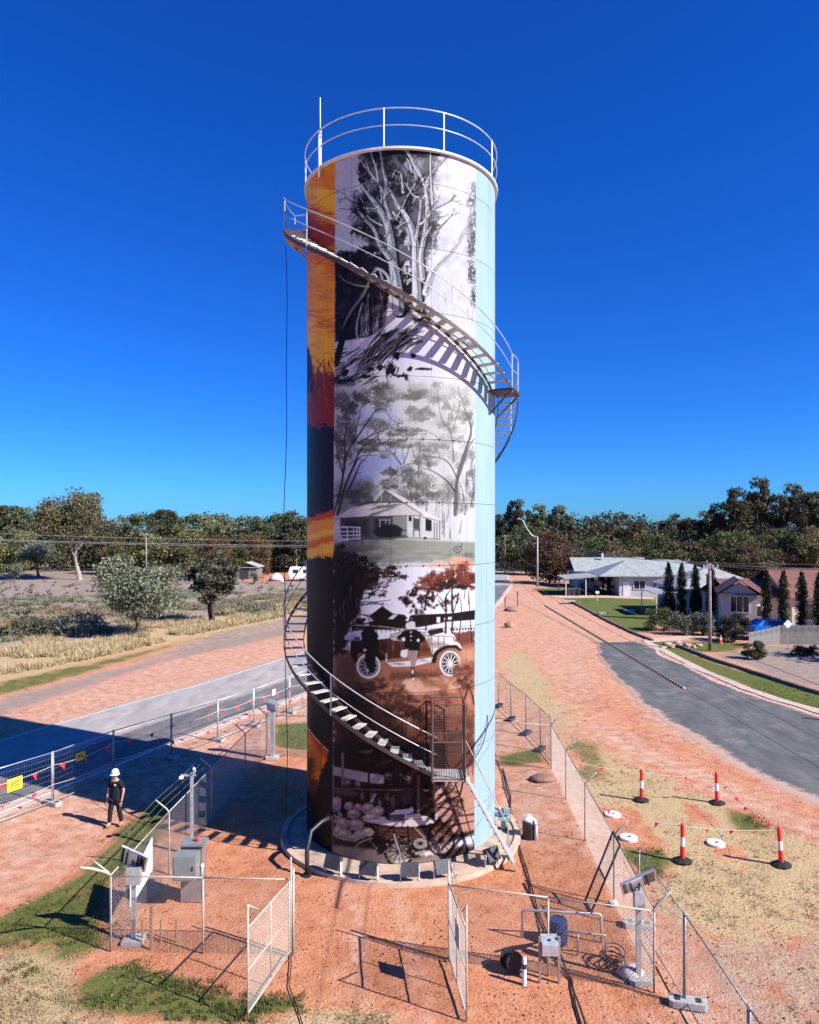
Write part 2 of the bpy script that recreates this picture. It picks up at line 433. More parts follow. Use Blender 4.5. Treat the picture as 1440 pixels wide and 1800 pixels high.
def ground_material():
    m, n, l, b = newmat('ground_earth_and_grass')
    geo = n.new('ShaderNodeNewGeometry')
    at = n.new('ShaderNodeAttribute'); at.attribute_name = 'zone'
    sep = n.new('ShaderNodeSeparateColor'); l.new(at.outputs['Color'], sep.inputs[0])
    def noise(scale, det=6, rough=0.55, dist=0.0):
        t = n.new('ShaderNodeTexNoise'); t.inputs['Scale'].default_value = scale; t.inputs['Detail'].default_value = det
        t.inputs['Roughness'].default_value = rough; t.inputs['Distortion'].default_value = dist
        l.new(geo.outputs['Position'], t.inputs['Vector']); return t.outputs['Fac']
    def mix(f, a, c):
        x = n.new('ShaderNodeMix'); x.data_type = 'RGBA'
        for s, v in ((x.inputs['Factor'], f), (x.inputs[6], a), (x.inputs[7], c)):
            if isinstance(v, tuple): s.default_value = (*v, 1)
            elif isinstance(v, float): s.default_value = v
            else: l.new(v, s)
        return x.outputs[2]
    def math_(op, a, c=None, clamp=False):
        x = n.new('ShaderNodeMath'); x.operation = op; x.use_clamp = clamp
        for s, v in ((x.inputs[0], a), (x.inputs[1], c)):
            if v is None: continue
            if isinstance(v, (int, float)): s.default_value = v
            else: l.new(v, s)
        return x.outputs[0]
    def mask(chan, nz, k, lo, hi):
        a = math_('ADD', chan, math_('MULTIPLY', math_('SUBTRACT', nz, 0.5), k))
        mr = n.new('ShaderNodeMapRange'); mr.interpolation_type = 'SMOOTHSTEP'
        mr.inputs['From Min'].default_value = lo; mr.inputs['From Max'].default_value = hi
        l.new(a, mr.inputs['Value']); return mr.outputs[0]
    n_big = noise(0.35, 5); n_mid = noise(2.2, 7, .6); n_fine = noise(14, 6, .65); n_speck = noise(55, 3, .6); n_pat = noise(1.1, 8, .68)
    dirt = ramp(n, [(0.28, (0.36, 0.125, 0.06)), (0.5, (0.52, 0.215, 0.112)), (0.72, (0.62, 0.305, 0.18))])
    l.new(math_('ADD', math_('MULTIPLY', n_mid, .6), math_('MULTIPLY', n_big, .4)), dirt.inputs['Fac'])
    spk = ramp(n, [(0.33, (0.45, 0.42, 0.42)), (0.47, (1, 1, 1)), (0.62, (1.0, 1.0, 1.0)), (0.75, (1.12, 1.12, 1.1))])
    l.new(n_fine, spk.inputs['Fac'])
    mul = n.new('ShaderNodeMix'); mul.data_type = 'RGBA'; mul.blend_type = 'MULTIPLY'; mul.inputs['Factor'].default_value = 0.8
    l.new(dirt.outputs[0], mul.inputs[6]); l.new(spk.outputs[0], mul.inputs[7])
    pale = ramp(n, [(0.28, (0.38, 0.225, 0.155)), (0.5, (0.54, 0.36, 0.27)), (0.72, (0.66, 0.475, 0.375))]); l.new(n_mid, pale.inputs['Fac'])
    c = mix(mask(sep.outputs[2], n_pat, .9, .05, 1.05), mul.outputs[2], pale.outputs[0])
    earth = ramp(n, [(0.3, (0.20, 0.15, 0.125)), (0.55, (0.30, 0.235, 0.20)), (0.72, (0.42, 0.33, 0.28))]); l.new(math_('ADD', math_('MULTIPLY', n_mid, .5), math_('MULTIPLY', n_fine, .5)), earth.inputs['Fac'])
    c = mix(mask(at.outputs['Alpha'], n_pat, 1.2, .2, .85), c, earth.outputs[0])
    straw = ramp(n, [(0.3, (0.26, 0.17, 0.09)), (0.52, (0.47, 0.34, 0.18)), (0.7, (0.60, 0.47, 0.28))]); l.new(math_('ADD', math_('MULTIPLY', n_fine, .6), math_('MULTIPLY', n_speck, .4)), straw.inputs['Fac'])
    c = mix(mask(sep.outputs[1], math_('ADD', math_('MULTIPLY', n_pat, .5), math_('MULTIPLY', n_fine, .5)), 1.7, .42, .72), c, straw.outputs[0])
    gr = ramp(n, [(0.3, (0.055, 0.065, 0.014)), (0.5, (0.11, 0.13, 0.032)), (0.72, (0.20, 0.205, 0.07))]); l.new(math_('ADD', math_('MULTIPLY', n_fine, .5), math_('MULTIPLY', n_speck, .5)), gr.inputs['Fac'])
    c = mix(mask(sep.outputs[0], math_('ADD', math_('MULTIPLY', n_pat, .5), math_('MULTIPLY', n_fine, .5)), 1.5, .46, .74), c, gr.outputs[0])
    l.new(c, b.inputs['Base Color'])
    b.inputs['Roughness'].default_value = 0.95; b.inputs['Specular IOR Level'].default_value = 0.1
    bp = n.new('ShaderNodeBump'); bp.inputs['Strength'].default_value = 0.9; bp.inputs['Distance'].default_value = 0.05
    l.new(math_('ADD', n_fine, math_('MULTIPLY', n_mid, .8)), bp.inputs['Height']); l.new(bp.outputs[0], b.inputs['Normal'])
    return m

gm = np_mesh('ground', V, F, ground_material(), True)
ca = gm.attributes.new('zone', 'FLOAT_COLOR', 'POINT')
ca.data.foreach_set('color', zone.astype(np.float32).ravel())
struct(link('ground', gm))

# ------------------------------------------------------------------ roads
def asphalt(name, c0, c1, dust, dust_amt):
    m, n, l, b = newmat(name)
    geo = n.new('ShaderNodeNewGeometry')
    mp = n.new('ShaderNodeMapping'); mp.inputs['Rotation'].default_value = (0, 0, R(24 if 'main' in name else 0)); mp.inputs['Scale'].default_value = (1.0, 0.22, 1.0)
    l.new(geo.outputs['Position'], mp.inputs['Vector'])
    a = n.new('ShaderNodeTexNoise'); a.inputs['Scale'].default_value = 1.3; a.inputs['Detail'].default_value = 8; a.inputs['Roughness'].default_value = .62
    l.new(mp.outputs[0], a.inputs['Vector'])
    f = n.new('ShaderNodeTexNoise'); f.inputs['Scale'].default_value = 35; f.inputs['Detail'].default_value = 5
    l.new(geo.outputs['Position'], f.inputs['Vector'])
    g = n.new('ShaderNodeTexNoise'); g.inputs['Scale'].default_value = 0.5; g.inputs['Detail'].default_value = 9; g.inputs['Roughness'].default_value = .7
    l.new(geo.outputs['Position'], g.inputs['Vector'])
    r = ramp(n, [(.3, c0), (.7, c1)]); l.new(a.outputs['Fac'], r.inputs['Fac'])
    r3 = ramp(n, [(.3, (.72, .72, .72)), (.7, (1.2, 1.2, 1.2))]); l.new(f.outputs['Fac'], r3.inputs['Fac'])
    mu = n.new('ShaderNodeMix'); mu.data_type = 'RGBA'; mu.blend_type = 'MULTIPLY'; mu.inputs['Factor'].default_value = 1
    l.new(r.outputs[0], mu.inputs[6]); l.new(r3.outputs[0], mu.inputs[7])
    r2 = ramp(n, [(.52, (0, 0, 0)), (.75, (dust_amt,) * 3)]); l.new(g.outputs['Fac'], r2.inputs['Fac'])
    mx = n.new('ShaderNodeMix'); mx.data_type = 'RGBA'
    l.new(r2.outputs[0], mx.inputs['Factor']); l.new(mu.outputs[2], mx.inputs[6]); mx.inputs[7].default_value = (*dust, 1)
    ed = n.new('ShaderNodeAttribute'); ed.attribute_name = 'edge'
    en = n.new('ShaderNodeTexNoise'); en.inputs['Scale'].default_value = 2.2; en.inputs['Detail'].default_value = 9; en.inputs['Roughness'].default_value = .7
    l.new(geo.outputs['Position'], en.inputs['Vector'])
    ad = n.new('ShaderNodeMath'); ad.operation = 'ADD'; l.new(ed.outputs['Fac'], ad.inputs[0]); l.new(en.outputs['Fac'], ad.inputs[1])
    er = n.new('ShaderNodeMapRange'); er.interpolation_type = 'SMOOTHSTEP'; er.inputs['From Min'].default_value = .85; er.inputs['From Max'].default_value = 1.2; l.new(ad.outputs[0], er.inputs['Value'])
    em = n.new('ShaderNodeMix'); em.data_type = 'RGBA'; l.new(er.outputs[0], em.inputs['Factor']); l.new(mx.outputs[2], em.inputs[6])
    dr = ramp(n, [(.3, (.40, .24, .17)), (.7, (.62, .43, .33))]); l.new(f.outputs['Fac'], dr.inputs['Fac']); l.new(dr.outputs[0], em.inputs[7])
    # fine cracks
    vo = n.new('ShaderNodeTexVoronoi'); vo.feature = 'DISTANCE_TO_EDGE'; vo.inputs['Scale'].default_value = .55
    wv = n.new('ShaderNodeMix'); wv.data_type = 'VECTOR'; wv.inputs['Factor'].default_value = .35; l.new(geo.outputs['Position'], wv.inputs[4]); l.new(g.outputs['Color'], wv.inputs[5]); l.new(wv.outputs[1], vo.inputs['Vector'])
    cr_ = ramp(n, [(0.0, (.45, .45, .45)), (.018, (1, 1, 1))]); l.new(vo.outputs['Distance'], cr_.inputs['Fac'])
    cm = n.new('ShaderNodeMix'); cm.data_type = 'RGBA'; cm.blend_type = 'MULTIPLY'; cm.inputs['Factor'].default_value = .12 if 'main' in name else .35; l.new(em.outputs[2], cm.inputs[6]); l.new(cr_.outputs[0], cm.inputs[7])
    l.new(cm.outputs[2], b.inputs['Base Color'])
    b.inputs['Roughness'].default_value = .9; b.inputs['Specular IOR Level'].default_value = .25
    bp = n.new('ShaderNodeBump'); bp.inputs['Strength'].default_value = .35; bp.inputs['Distance'].default_value = .01
    l.new(f.outputs['Fac'], bp.inputs['Height']); l.new(bp.outputs[0], b.inputs['Normal'])
    return m

def strip(name, left, right, z, m, jit=0.0, step=0.5, seed=1):
    """a sheet between two polylines with slightly ragged edges"""
    def resample(pl, n):
        pl = np.array(pl, float); d = np.r_[0, np.cumsum(np.hypot(*np.diff(pl, axis=0).T))]
        t = np.linspace(0, d[-1], n); return np.stack([np.interp(t, d, pl[:, 0]), np.interp(t, d, pl[:, 1])], 1)
    L = np.hypot(*np.diff(np.array(left), axis=0).T).sum()
    n = max(2, int(L / step))
    a = resample(left, n); c = resample(right, n)
    t = np.arange(n) * step
    dirv = (c - a) / (np.hypot(*(c - a).T)[:, None] + 1e-9)
    a = a + dirv * ((fbm(t * .35, t * 0 + 3, seed, 4, .6) - .5) * jit)[:, None]
    c = c + dirv * ((fbm(t * .35, t * 0 + 9, seed + 5, 4, .6) - .5) * jit)[:, None]
    ss = (0, .03, .09, .2, .5, .8, .91, .97, 1.0); k = len(ss)
    V = []; 
    for q in range(k):
        s = ss[q]; p = a * (1 - s) + c * s
        V.append(np.c_[p, np.full(n, z if (.01 < s < .99 or 'line' in name) else z - .10)])
    V = np.concatenate(V); F = []
    for q in range(k - 1):
        i = np.arange(n - 1) + q * n
        F.append(np.stack([i, i + 1, i + n + 1, i + n], 1))
    me = np_mesh(name, V, np.concatenate(F), m)
    at = me.attributes.new('edge', 'FLOAT', 'POINT'); at.data.foreach_set('value', np.repeat(np.array([1, .8, .35, .0, 0, .0, .35, .8, 1.0], dtype=np.float32), n))
    return struct(link(name, me))

A_MAIN = asphalt('main_road_seal', (.27, .245, .23), (.42, .385, .36), (.55, .41, .33), .8)
A_SIDE = asphalt('side_street_seal', (.075, .08, .078), (.15, .152, .148), (.30, .25, .22), .75)
low = [(-24, 2), (-19.5, 12), (-13.4, 24), (-10.2, 32.3), (-7.75, 37.6), (-5.6, 41.7), (1.5, 60), (11.4, 91.5), (17.3, 122), (20.5, 150), (21, 210)]
upp = [(-34, 2), (-27.5, 14), (-22.4, 25), (-17.6, 35.9), (-14, 44), (-9.2, 55.5), (-3.5, 70), (4.5, 98), (9.5, 124), (12.5, 150), (13, 210)]
strip('main_road', low, upp, 0.030, A_MAIN, .5, .5, 3)
# dark worn wheel band and white edge lines on the main road
def offset_line(pl, d):
    pl = np.array(pl, float); t = np.gradient(pl, axis=0); t /= np.hypot(*t.T)[:, None]
    return [(p[0] - q[1] * d, p[1] + q[0] * d) for p, q in zip(pl, t)]
A_PATCH = asphalt('main_road_dark_band', (.10, .098, .096), (.20, .193, .187), (.36, .30, .26), .6)
strip('main_road_dark_lane', offset_line(low[:9], .55), offset_line(low[:9], 3.6), 0.034, A_PATCH, .35, .5, 8)
M_LINE = mat('road_line_paint', (.62, .60, .57), .7, 0, .25, 9, rust=((.33, .30, .28), .56))
strip('road_edge_line', offset_line(low[:9], .30), offset_line(low[:9], .42), 0.038, M_LINE, 0, .5)
strip('road_centre_line', offset_line(low[:9], 3.9), offset_line(low[:9], 4.02), 0.038, M_LINE, 0, .5)
strip('road_far_edge_line', offset_line(low[:9], 7.6), offset_line(low[:9], 7.72), 0.038, M_LINE, 0, .5)
sl = [(17, 6), (14.9, 22), (14.0, 25.3), (13.0, 29), (12.5, 31.5), (12.3, 36), (12.4, 40), (13.0, 46), (13.6, 52), (14.6, 57), (15.3, 61)]
sr = [(34, 6), (24.0, 27), (22.5, 33), (21.0, 37.7), (20.2, 41), (19.7, 43.6), (19.3, 49), (19.3, 53), (19.4, 57), (19.5, 59.5), (19.6, 62)]
strip('side_street', sl, sr, 0.030, A_SIDE, .9, .5, 11)
# pale gravel shoulder along the right edge of the side street
M_GRAVEL = mat('pale_gravel', (.50, .40, .33), .95, 0, .25, 6, .6, 40, .1)
strip('gravel_shoulder', offset_line(sr[1:], -.05), offset_line(sr[1:], -.75), 0.024, M_GRAVEL, .5, .4, 21)
# driveways
M_DRIVE = mat('driveway_gravel', (.52, .36, .28), .95, 0, .18, 1.2, .5, 30, .1)
def drive(pts, z, name='driveway'):
    me = MB(); q = [G(a, b)[:2] for a, b in pts]
    me.add([(x, y, z) for x, y in q], [tuple(range(len(q)))])
    return struct(obj(name, me, M_DRIVE))
drive([(965, 1047), (1060, 1046), (1150, 1050), (1150, 1054), (1060, 1051), (985, 1052)], 0.02)
drive([(1128, 1125), (1190, 1118), (1262, 1117), (1262, 1122), (1190, 1127), (1140, 1130)], 0.02)
M_KERB = mat('weathered_shaded_kerb', (.16, .14, .12), .9, 0, .3, 2, .4, 20, .1)  # weathered concrete, darkened all over to carry the shade of its road face
# concrete kerbs / low retaining edges beside the right verge
def kerb(pts, h=.16, wdt=.22):
    pl = [G(a, b)[:2] for a, b in pts]
    a = offset_line(pl, 0); c = offset_line(pl, -wdt)
    mb = MB(); n = len(pl)
    vs = [(x, y, -.05) for x, y in a] + [(x, y, h) for x, y in a] + [(x, y, h) for x, y in c] + [(x, y, -.05) for x, y in c]
    fs = []
    for i in range(n - 1):
        for r_ in range(3):
            fs.append((r_ * n + i, r_ * n + i + 1, (r_ + 1) * n + i + 1, (r_ + 1) * n + i))
    fs += [(0, n, 2 * n, 3 * n), (n - 1, 4 * n - 1, 3 * n - 1, 2 * n - 1)]
    mb.add(vs, fs)
    return struct(obj('kerb', mb, M_KERB))
kerb([(1146, 1127), (1110, 1113), (1060, 1089), (1030, 1072), (1003, 1058)])
kerb([(1480, 1232), (1420, 1215), (1330, 1186), (1250, 1160), (1215, 1146), (1188, 1136)], .18)
# ================================================================== MURAL PAINT
# the flat print on the shell: painted here as strokes, washes and stippled foliage,
# then stored on the plates as paint colour
LIGHT_BLUE = (.27, .39, .46)
MS = 2.0; MX0, MY0, MW, MH = 535.0, 250.0, 342, 1300
CW, CH = int(MW * MS), int(MH * MS)
CV = np.zeros((CH, CW, 3)); CV[:] = (.90, .91, .94)
_yy, _xx = np.mgrid[0:CH, 0:CW]
PXX = _xx / MS + MX0; PYY = _yy / MS + MY0
NA = fbm(PXX * .22, PYY * .22, 101, 5, .6); NB = fbm(PXX * .06, PYY * .06, 111, 4); NC = fbm(PXX * .55, PYY * .55, 121, 3, .6)
NV = fbm(PXX * .5, PYY * .07, 131, 4, .6); NH = fbm(PXX * .06, PYY * .30, 141, 4, .55)
FR_ = {1: (535, 250), 2: (535, 460), 3: (535, 670), 4: (535, 840), 5: (535, 1030), 6: (535, 1320)}
cur = [1]
def frame(k): cur[0] = k
def tp(p):
    o = FR_[cur[0]]; return (o[0] + p[0] / 4.2353, o[1] + p[1] / 4.2353)
def _box(x0, y0, x1, y1):
    a = max(0, int((x0 - MX0) * MS)); b = min(CW, int((x1 - MX0) * MS) + 2); c = max(0, int((y0 - MY0) * MS)); d = min(CH, int((y1 - MY0) * MS) + 2)
    return (slice(c, d), slice(a, b)) if b > a and d > c else None
def _put(s, al, col):
    col = np.array(col if hasattr(col, '__len__') else (col, col, col * 1.03))
    CV[s] = CV[s] * (1 - al[..., None]) + col[None, None, :] * al[..., None]
def sm(x): x = np.clip(x, 0, 1); return x * x * (3 - 2 * x)
def poly(pts, col, a=1.0, soft=.6, nz=0.0, N=None):
    q = [tp(p) for p in pts]; m = soft + 1 + nz * 3
    s = _box(min(p[0] for p in q) - m, min(p[1] for p in q) - m, max(p[0] for p in q) + m, max(p[1] for p in q) + m)
    if s is None: return
    d = poly_sd(PXX[s], PYY[s], q)
    if nz: d = d + ((NA if N is None else N)[s] - .5) * nz * 4
    _put(s, sm(d / soft * .5 + .5) * a, col)
def curve(pts, k=6):
    P_ = np.array(pts, float)
    if len(P_) < 3: return P_
    Q = np.vstack([2 * P_[0] - P_[1], P_, 2 * P_[-1] - P_[-2]]); o = []
    for i in range(1, len(Q) - 2):
        for t in np.linspace(0, 1, k, endpoint=False):
            o.append(.5 * ((2 * Q[i]) + (-Q[i - 1] + Q[i + 1]) * t + (2 * Q[i - 1] - 5 * Q[i] + 4 * Q[i + 1] - Q[i + 2]) * t * t + (-Q[i - 1] + 3 * Q[i] - 3 * Q[i + 1] + Q[i + 2]) * t ** 3))
    o.append(Q[-2]); return np.array(o)
def line(pts, w0, w1, col, a=1.0, soft=.5, off=(0, 0), k=5):
    """tapered stroke; widths in zoom units"""
    q = curve([tp(p) for p in pts], k) + np.array(off) / 4.2353
    n = len(q); ws = np.linspace(w0, w1, n) / 4.2353 / 2; mw = ws.max() + soft + 1
    s = _box(q[:, 0].min() - mw, q[:, 1].min() - mw, q[:, 0].max() + mw, q[:, 1].max() + mw)
    if s is None: return
    X = PXX[s]; Y = PYY[s]; best = np.full(X.shape, -1e9)
    for i in range(n - 1):
        x0, y0 = q[i]; x1, y1 = q[i + 1]; ex, ey = x1 - x0, y1 - y0; L = ex * ex + ey * ey + 1e-9
        t = np.clip(((X - x0) * ex + (Y - y0) * ey) / L, 0, 1)
        d = np.sqrt((X - x0 - t * ex) ** 2 + (Y - y0 - t * ey) ** 2)
        best = np.maximum(best, ws[i] * (1 - t) + ws[i + 1] * t - d)
    _put(s, sm(best / soft * .5 + .5) * a, col)
def limb(pts, w0, w1, col=.93, edge=.06, ea=.9):
    e = max(5, w0 * .22)
    line(pts, w0 * 1.05 + e, w1 + 5, edge, ea, .6, (e * .8, e * .25)); line(pts, w0 + 4, w1 + 2, edge, ea * .8, .5, (-2, 0)); line(pts, w0, w1, col, 1, .5)
    if w0 > 18 and len(pts) > 2:      # bark shading down the shaded side, with broken marks
        c_ = np.array(col if hasattr(col, '__len__') else (col,) * 3)
        line(pts[:-1], w0 * .30, w1 * .4, tuple(c_ * .62), .8, .8, (w0 * .30, w0 * .08)); line(pts[:-1], w0 * .12, w1 * .3, tuple(c_ * .3), .8, .6, (w0 * .12, 0))
        q = curve(pts, 6)
        for i in range(int(len(q) * 1.2)):
            j = rp.randrange(0, max(1, len(q) - 3)); o_ = rp.uniform(-.38, .38) * w0 * (1 - j / len(q))
            line([(q[j][0] + o_, q[j][1]), (q[j + 2][0] + o_ * .9, q[j + 2][1])], rp.uniform(3, 7), 2, rp.choice((.1, .3, .5, .98)), .6, .4)
def blob(cx, cy, rx, ry, col, a=.9, edge=.35, nz=.8, N=None):
    x, y = tp((cx, cy)); rx /= 4.2353; ry /= 4.2353
    s = _box(x - rx * 1.5, y - ry * 1.5, x + rx * 1.5, y + ry * 1.5)
    if s is None: return
    d = 1 - np.sqrt(((PXX[s] - x) / rx) ** 2 + ((PYY[s] - y) / ry) ** 2)
    d = d + ((NA if N is None else N)[s] - .5) * nz * 2
    _put(s, sm(d / edge) * a, col)
def foliage(cx, cy, rx, ry, col, a=.85, seed=0, n=16, hi=None):
    rg = random.Random(seed + int(cx * 3 + cy))
    for i in range(n):
        t = rg.uniform(0, 6.28); q = rg.random() ** .5
        c = col if hasattr(col, '__len__') else (col, col, col * .98)
        f = rg.uniform(.7, 1.35); c2 = tuple(min(1, v * f) for v in c)
        blob(cx + math.cos(t) * q * rx * .8, cy + math.sin(t) * q * ry * .8, rx * rg.uniform(.22, .45), ry * rg.uniform(.25, .5), c2, a * rg.uniform(.5, 1), .5, 1.0, NC if i % 2 else NA)
def ell(cx, cy, rx, ry, w_, col, a=1.0):
    line([(cx + rx * math.cos(t), cy + ry * math.sin(t)) for t in np.linspace(0, 2 * math.pi, 25)], w_, w_, col, a, .5, k=2)
rp = random.Random(99)
def twigs(x, y, ang, L, w_, depth, col, a=.9):
    b = rp.uniform(-.25, .25); x1 = x + math.cos(ang + b) * L * .5; y1 = y - math.sin(ang + b) * L * .5; x2 = x + math.cos(ang) * L; y2 = y - math.sin(ang) * L
    line([(x, y), (x1, y1), (x2, y2)], w_, w_ * .6, col, a, .45, k=3)
    if depth:
        for k in range(rp.choice((2, 2, 3))):
            f = rp.uniform(.6, 1); twigs(x + (x2 - x) * f, y + (y2 - y) * f, ang + rp.uniform(-.75, .75), L * rp.uniform(.5, .75), w_ * .6, depth - 1, col, a)

# ---------- upper panel: old gum tree in black and white
frame(1)
poly([(225, -20), (1285, -20), (1285, 1750), (225, 1750)], (.93, .93, .96), 1)
for i in range(26): blob(rp.uniform(930, 1290), rp.uniform(60, 960), rp.uniform(60, 130), rp.uniform(40, 110), (.74, .74, .78), .38, .8, 1.0, NB)
for i in range(34): blob(rp.uniform(1225, 1290), rp.uniform(320, 974), rp.uniform(18, 40), rp.uniform(18, 60), .32, .5, .5, 1.2, NC)
poly([(400, 50), (1000, 50), (960, 300), (1000, 520), (980, 760), (880, 930), (620, 930), (480, 800), (370, 640), (360, 400), (430, 330)], (.26, .27, .31), .8, 10, 9, NA)
poly([(740, 130), (880, 140), (850, 260), (790, 300), (770, 230)], (.86, .87, .92), .6, 8, 4)
poly([(690, 640), (780, 640), (790, 760), (720, 780)], (.86, .88, .94), .9, 4, 2)
poly([(500, 400), (560, 440), (560, 560), (480, 470)], (.8, .82, .9), .3, 8, 2)
for (x, y, rx, ry) in ((480, 150, 90, 110), (440, 260, 50, 60), (620, 130, 110, 90), (650, 240, 90, 60), (560, 70, 140, 40), (740, 110, 60, 60), (850, 80, 180, 36), (700, 360, 90, 70), (560, 380, 70, 90), (790, 470, 70, 70), (470, 440, 90, 60), (430, 540, 90, 70), (500, 600, 90, 80), (430, 660, 80, 60), (520, 720, 80, 60), (780, 260, 40, 80), (860, 300, 50, 60), (940, 260, 40, 70), (720, 700, 60, 70), (900, 720, 50, 70), (960, 640, 50, 70), (860, 620, 40, 60)):
    foliage(x, y, rx, ry, .11, .9, 3, 15)
poly([(500, 45), (1060, 60), (1060, 100), (500, 90)], .10, .8, 2, 2)
for (x, y, rx, ry) in ((300, 900, 90, 80), (420, 860, 120, 70), (540, 900, 120, 80), (480, 800, 90, 40), (600, 850, 60, 60), (340, 960, 130, 60)): blob(x, y, rx, ry, (.05, .05, .08), .95, .4, .7)
foliage(380, 860, 160, 60, .10, .9, 4, 16)
# the ground thicket before the trunks go on
frame(2)
poly([(225, -30), (660, -30), (640, 200), (610, 380), (600, 480), (560, 540), (430, 570), (225, 600)], (.10, .10, .14), 1, 3, 2)
for i in range(26): blob(rp.uniform(230, 600), rp.uniform(60, 540), rp.uniform(20, 60), rp.uniform(15, 40), rp.choice((.25, .3, .05, .04)), .5, .5, 1.1, NC)
poly([(960, 60), (1285, 20), (1285, 620), (1180, 560), (980, 520), (940, 330)], (.84, .84, .88), .9, 6, 2)
for i in range(46):
    x = rp.uniform(960, 1280); y = rp.uniform(140, 480); line([(x, y), (x + rp.uniform(-8, 8), y + rp.uniform(40, 130))], rp.uniform(3, 7), 2, rp.choice((.55, .62, .97, .97, .4)), .55, .6)
for i in range(20): blob(rp.uniform(1235, 1290), rp.uniform(20, 330), 25, rp.uniform(20, 50), .25, .55, .5, 1.2, NC)
poly([(1040, 470), (1285, 560), (1285, 660), (1180, 600)], .78, .8, 6, 1)
poly([(1150, 590), (1285, 600), (1285, 650), (1210, 640)], .25, .6, 4, 2)
# white mound and flared butt
poly([(220, 600), (470, 570), (610, 470), (640, 330), (640, 0), (880, 0), (840, 250), (840, 440), (960, 520), (1140, 640), (1180, 760), (1000, 860), (760, 830), (560, 870), (330, 940), (220, 950)], (.90, .90, .95), 1, 2, 1)
poly([(690, 60), (720, 0), (830, 0), (815, 140), (790, 270), (800, 350), (760, 380), (720, 330), (735, 240)], (.06, .06, .08), 1, 2, 1.5)
poly([(880, 60), (960, 80), (920, 200), (880, 330), (860, 440), (820, 470), (800, 420), (850, 300)], (.34, .34, .38), .9, 2, 1)
blob(870, 380, 70, 60, .18, .8, .5, .8); blob(760, 340, 60, 60, .12, .8, .5, .8); blob(900, 450, 70, 40, .4, .6)
for i in range(30): blob(rp.uniform(720, 800), rp.uniform(0, 150), rp.uniform(8, 18), rp.uniform(10, 26), rp.choice((.92, .92, .08)), .9, .4, 1.0, NC)
for i in range(90):      # roots and ridges sweeping to the lower left
    f = rp.random(); x0 = rp.uniform(560, 900); y0 = 470 + rp.uniform(0, 130) + (900 - x0) * .1
    L = rp.uniform(160, 420); a = rp.uniform(.35, .62)
    a = .36 + .34 * (900 - x0) / 340 + rp.uniform(-.04, .04)
    pts = [(x0 - L * t * math.cos(a + .25 * t), y0 + L * t * math.sin(a + .25 * t) + 9 * math.sin(t * 5 + f * 6)) for t in (0, .25, .5, .75, 1)]
    line(pts, rp.uniform(5, 13), 3, rp.choice((.05, .10, .35, .5)), .85, .6)
for i in range(80):
    x0 = rp.uniform(230, 560); y0 = rp.uniform(640, 900)
    u_ = rp.uniform(60, 140); line([(x0, y0), (x0 - u_ * .5, y0 + u_ * .27), (x0 - u_, y0 + u_ * .66)], rp.uniform(5, 12), 3, rp.choice((.05, .08, .3)), .85, .6)
for (x, y, rx, ry) in ((640, 800, 46, 60), (490, 800, 30, 20), (560, 790, 28, 26), (785, 800, 24, 24), (690, 700, 30, 40), (810, 700, 22, 20), (450, 850, 40, 22), (330, 900, 60, 40), (260, 900, 50, 50), (720, 850, 60, 16), (900, 800, 60, 9), (760, 860, 20, 30), (300, 830, 30, 30)): blob(x, y, rx, ry, (.05, .05, .07), .95, .35, .7)
for pts in (((830, 800), (880, 790), (950, 800)), ((740, 830), (760, 870), (790, 910)), ((610, 820), (620, 880), (640, 900)), ((680, 720), (660, 690), (640, 680)), ((700, 790), (690, 830), (650, 850))): line(pts, 12, 3, .05)
# reeds and log in the thicket
for i in range(34):
    x = rp.uniform(380, 600); y = 560 - (x - 400) * .2
    line([(x, y), (x + rp.uniform(-15, 25), y - rp.uniform(60, 130)), (x + rp.uniform(-20, 45), y - rp.uniform(130, 330))], 5, 2, rp.choice((.8, .7, .6, .45)), .8, .5)
line([(490, 140), (440, 250), (340, 390), (290, 540), (230, 760)], 26, 42, .05, 1, .6, (8, 0)); line([(490, 140), (440, 250), (340, 390), (290, 540), (230, 760)], 20, 22, (.5, .5, .55), 1, .6, (-4, 0)); line([(330, 430), (280, 560), (235, 740)], 26, 44, .06, .95, .6, (4, 0))
line([(480, 185), (390, 175), (300, 140), (255, 90)], 14, 4, .62); line([(430, 310), (390, 470), (395, 575)], 8, 12, .75); line([(270, 560), (245, 500), (240, 420)], 8, 3, .05)
line([(600, 210), (560, 60), (520, 50)], 22, 8, .7); line([(660, 230), (620, 110), (560, 55), (510, 80)], 26, 8, .85)
# trunks and limbs
frame(1)
limb([(700, 1250), (690, 1080), (660, 900), (640, 720), (610, 590), (560, 500), (500, 420), (440, 340), (425, 310)], 84, 6, (.84, .86, .93))
limb([(640, 560), (612, 480), (592, 400), (560, 320), (500, 240), (450, 180), (420, 130)], 28, 6, (.84, .86, .93))
limb([(604, 390), (606, 300), (590, 220), (575, 130), (565, 55)], 22, 7, (.84, .86, .93)); limb([(548, 290), (536, 200), (512, 130), (495, 65)], 16, 5, (.84, .86, .93))
limb([(630, 860), (560, 760), (520, 650), (450, 570), (400, 500), (370, 440)], 34, 8, (.84, .86, .93)); limb([(580, 620), (510, 585), (460, 540)], 14, 5, .85); limb([(535, 495), (440, 488)], 10, 4, .8)
limb([(570, 450), (575, 400), (560, 360)], 10, 4, .85); limb([(700, 960), (640, 820), (560, 790)], 20, 5, .88); line([(350, 440), (420, 470), (350, 500), (262, 492)], 10, 4, .06); limb([(600, 700), (650, 640)], 12, 5, .9)
limb([(715, 500), (672, 420), (642, 370), (615, 340)], 26, 8); limb([(735, 370), (728, 300), (720, 240)], 22, 8); limb([(660, 520), (690, 560), (720, 600)], 14, 8)
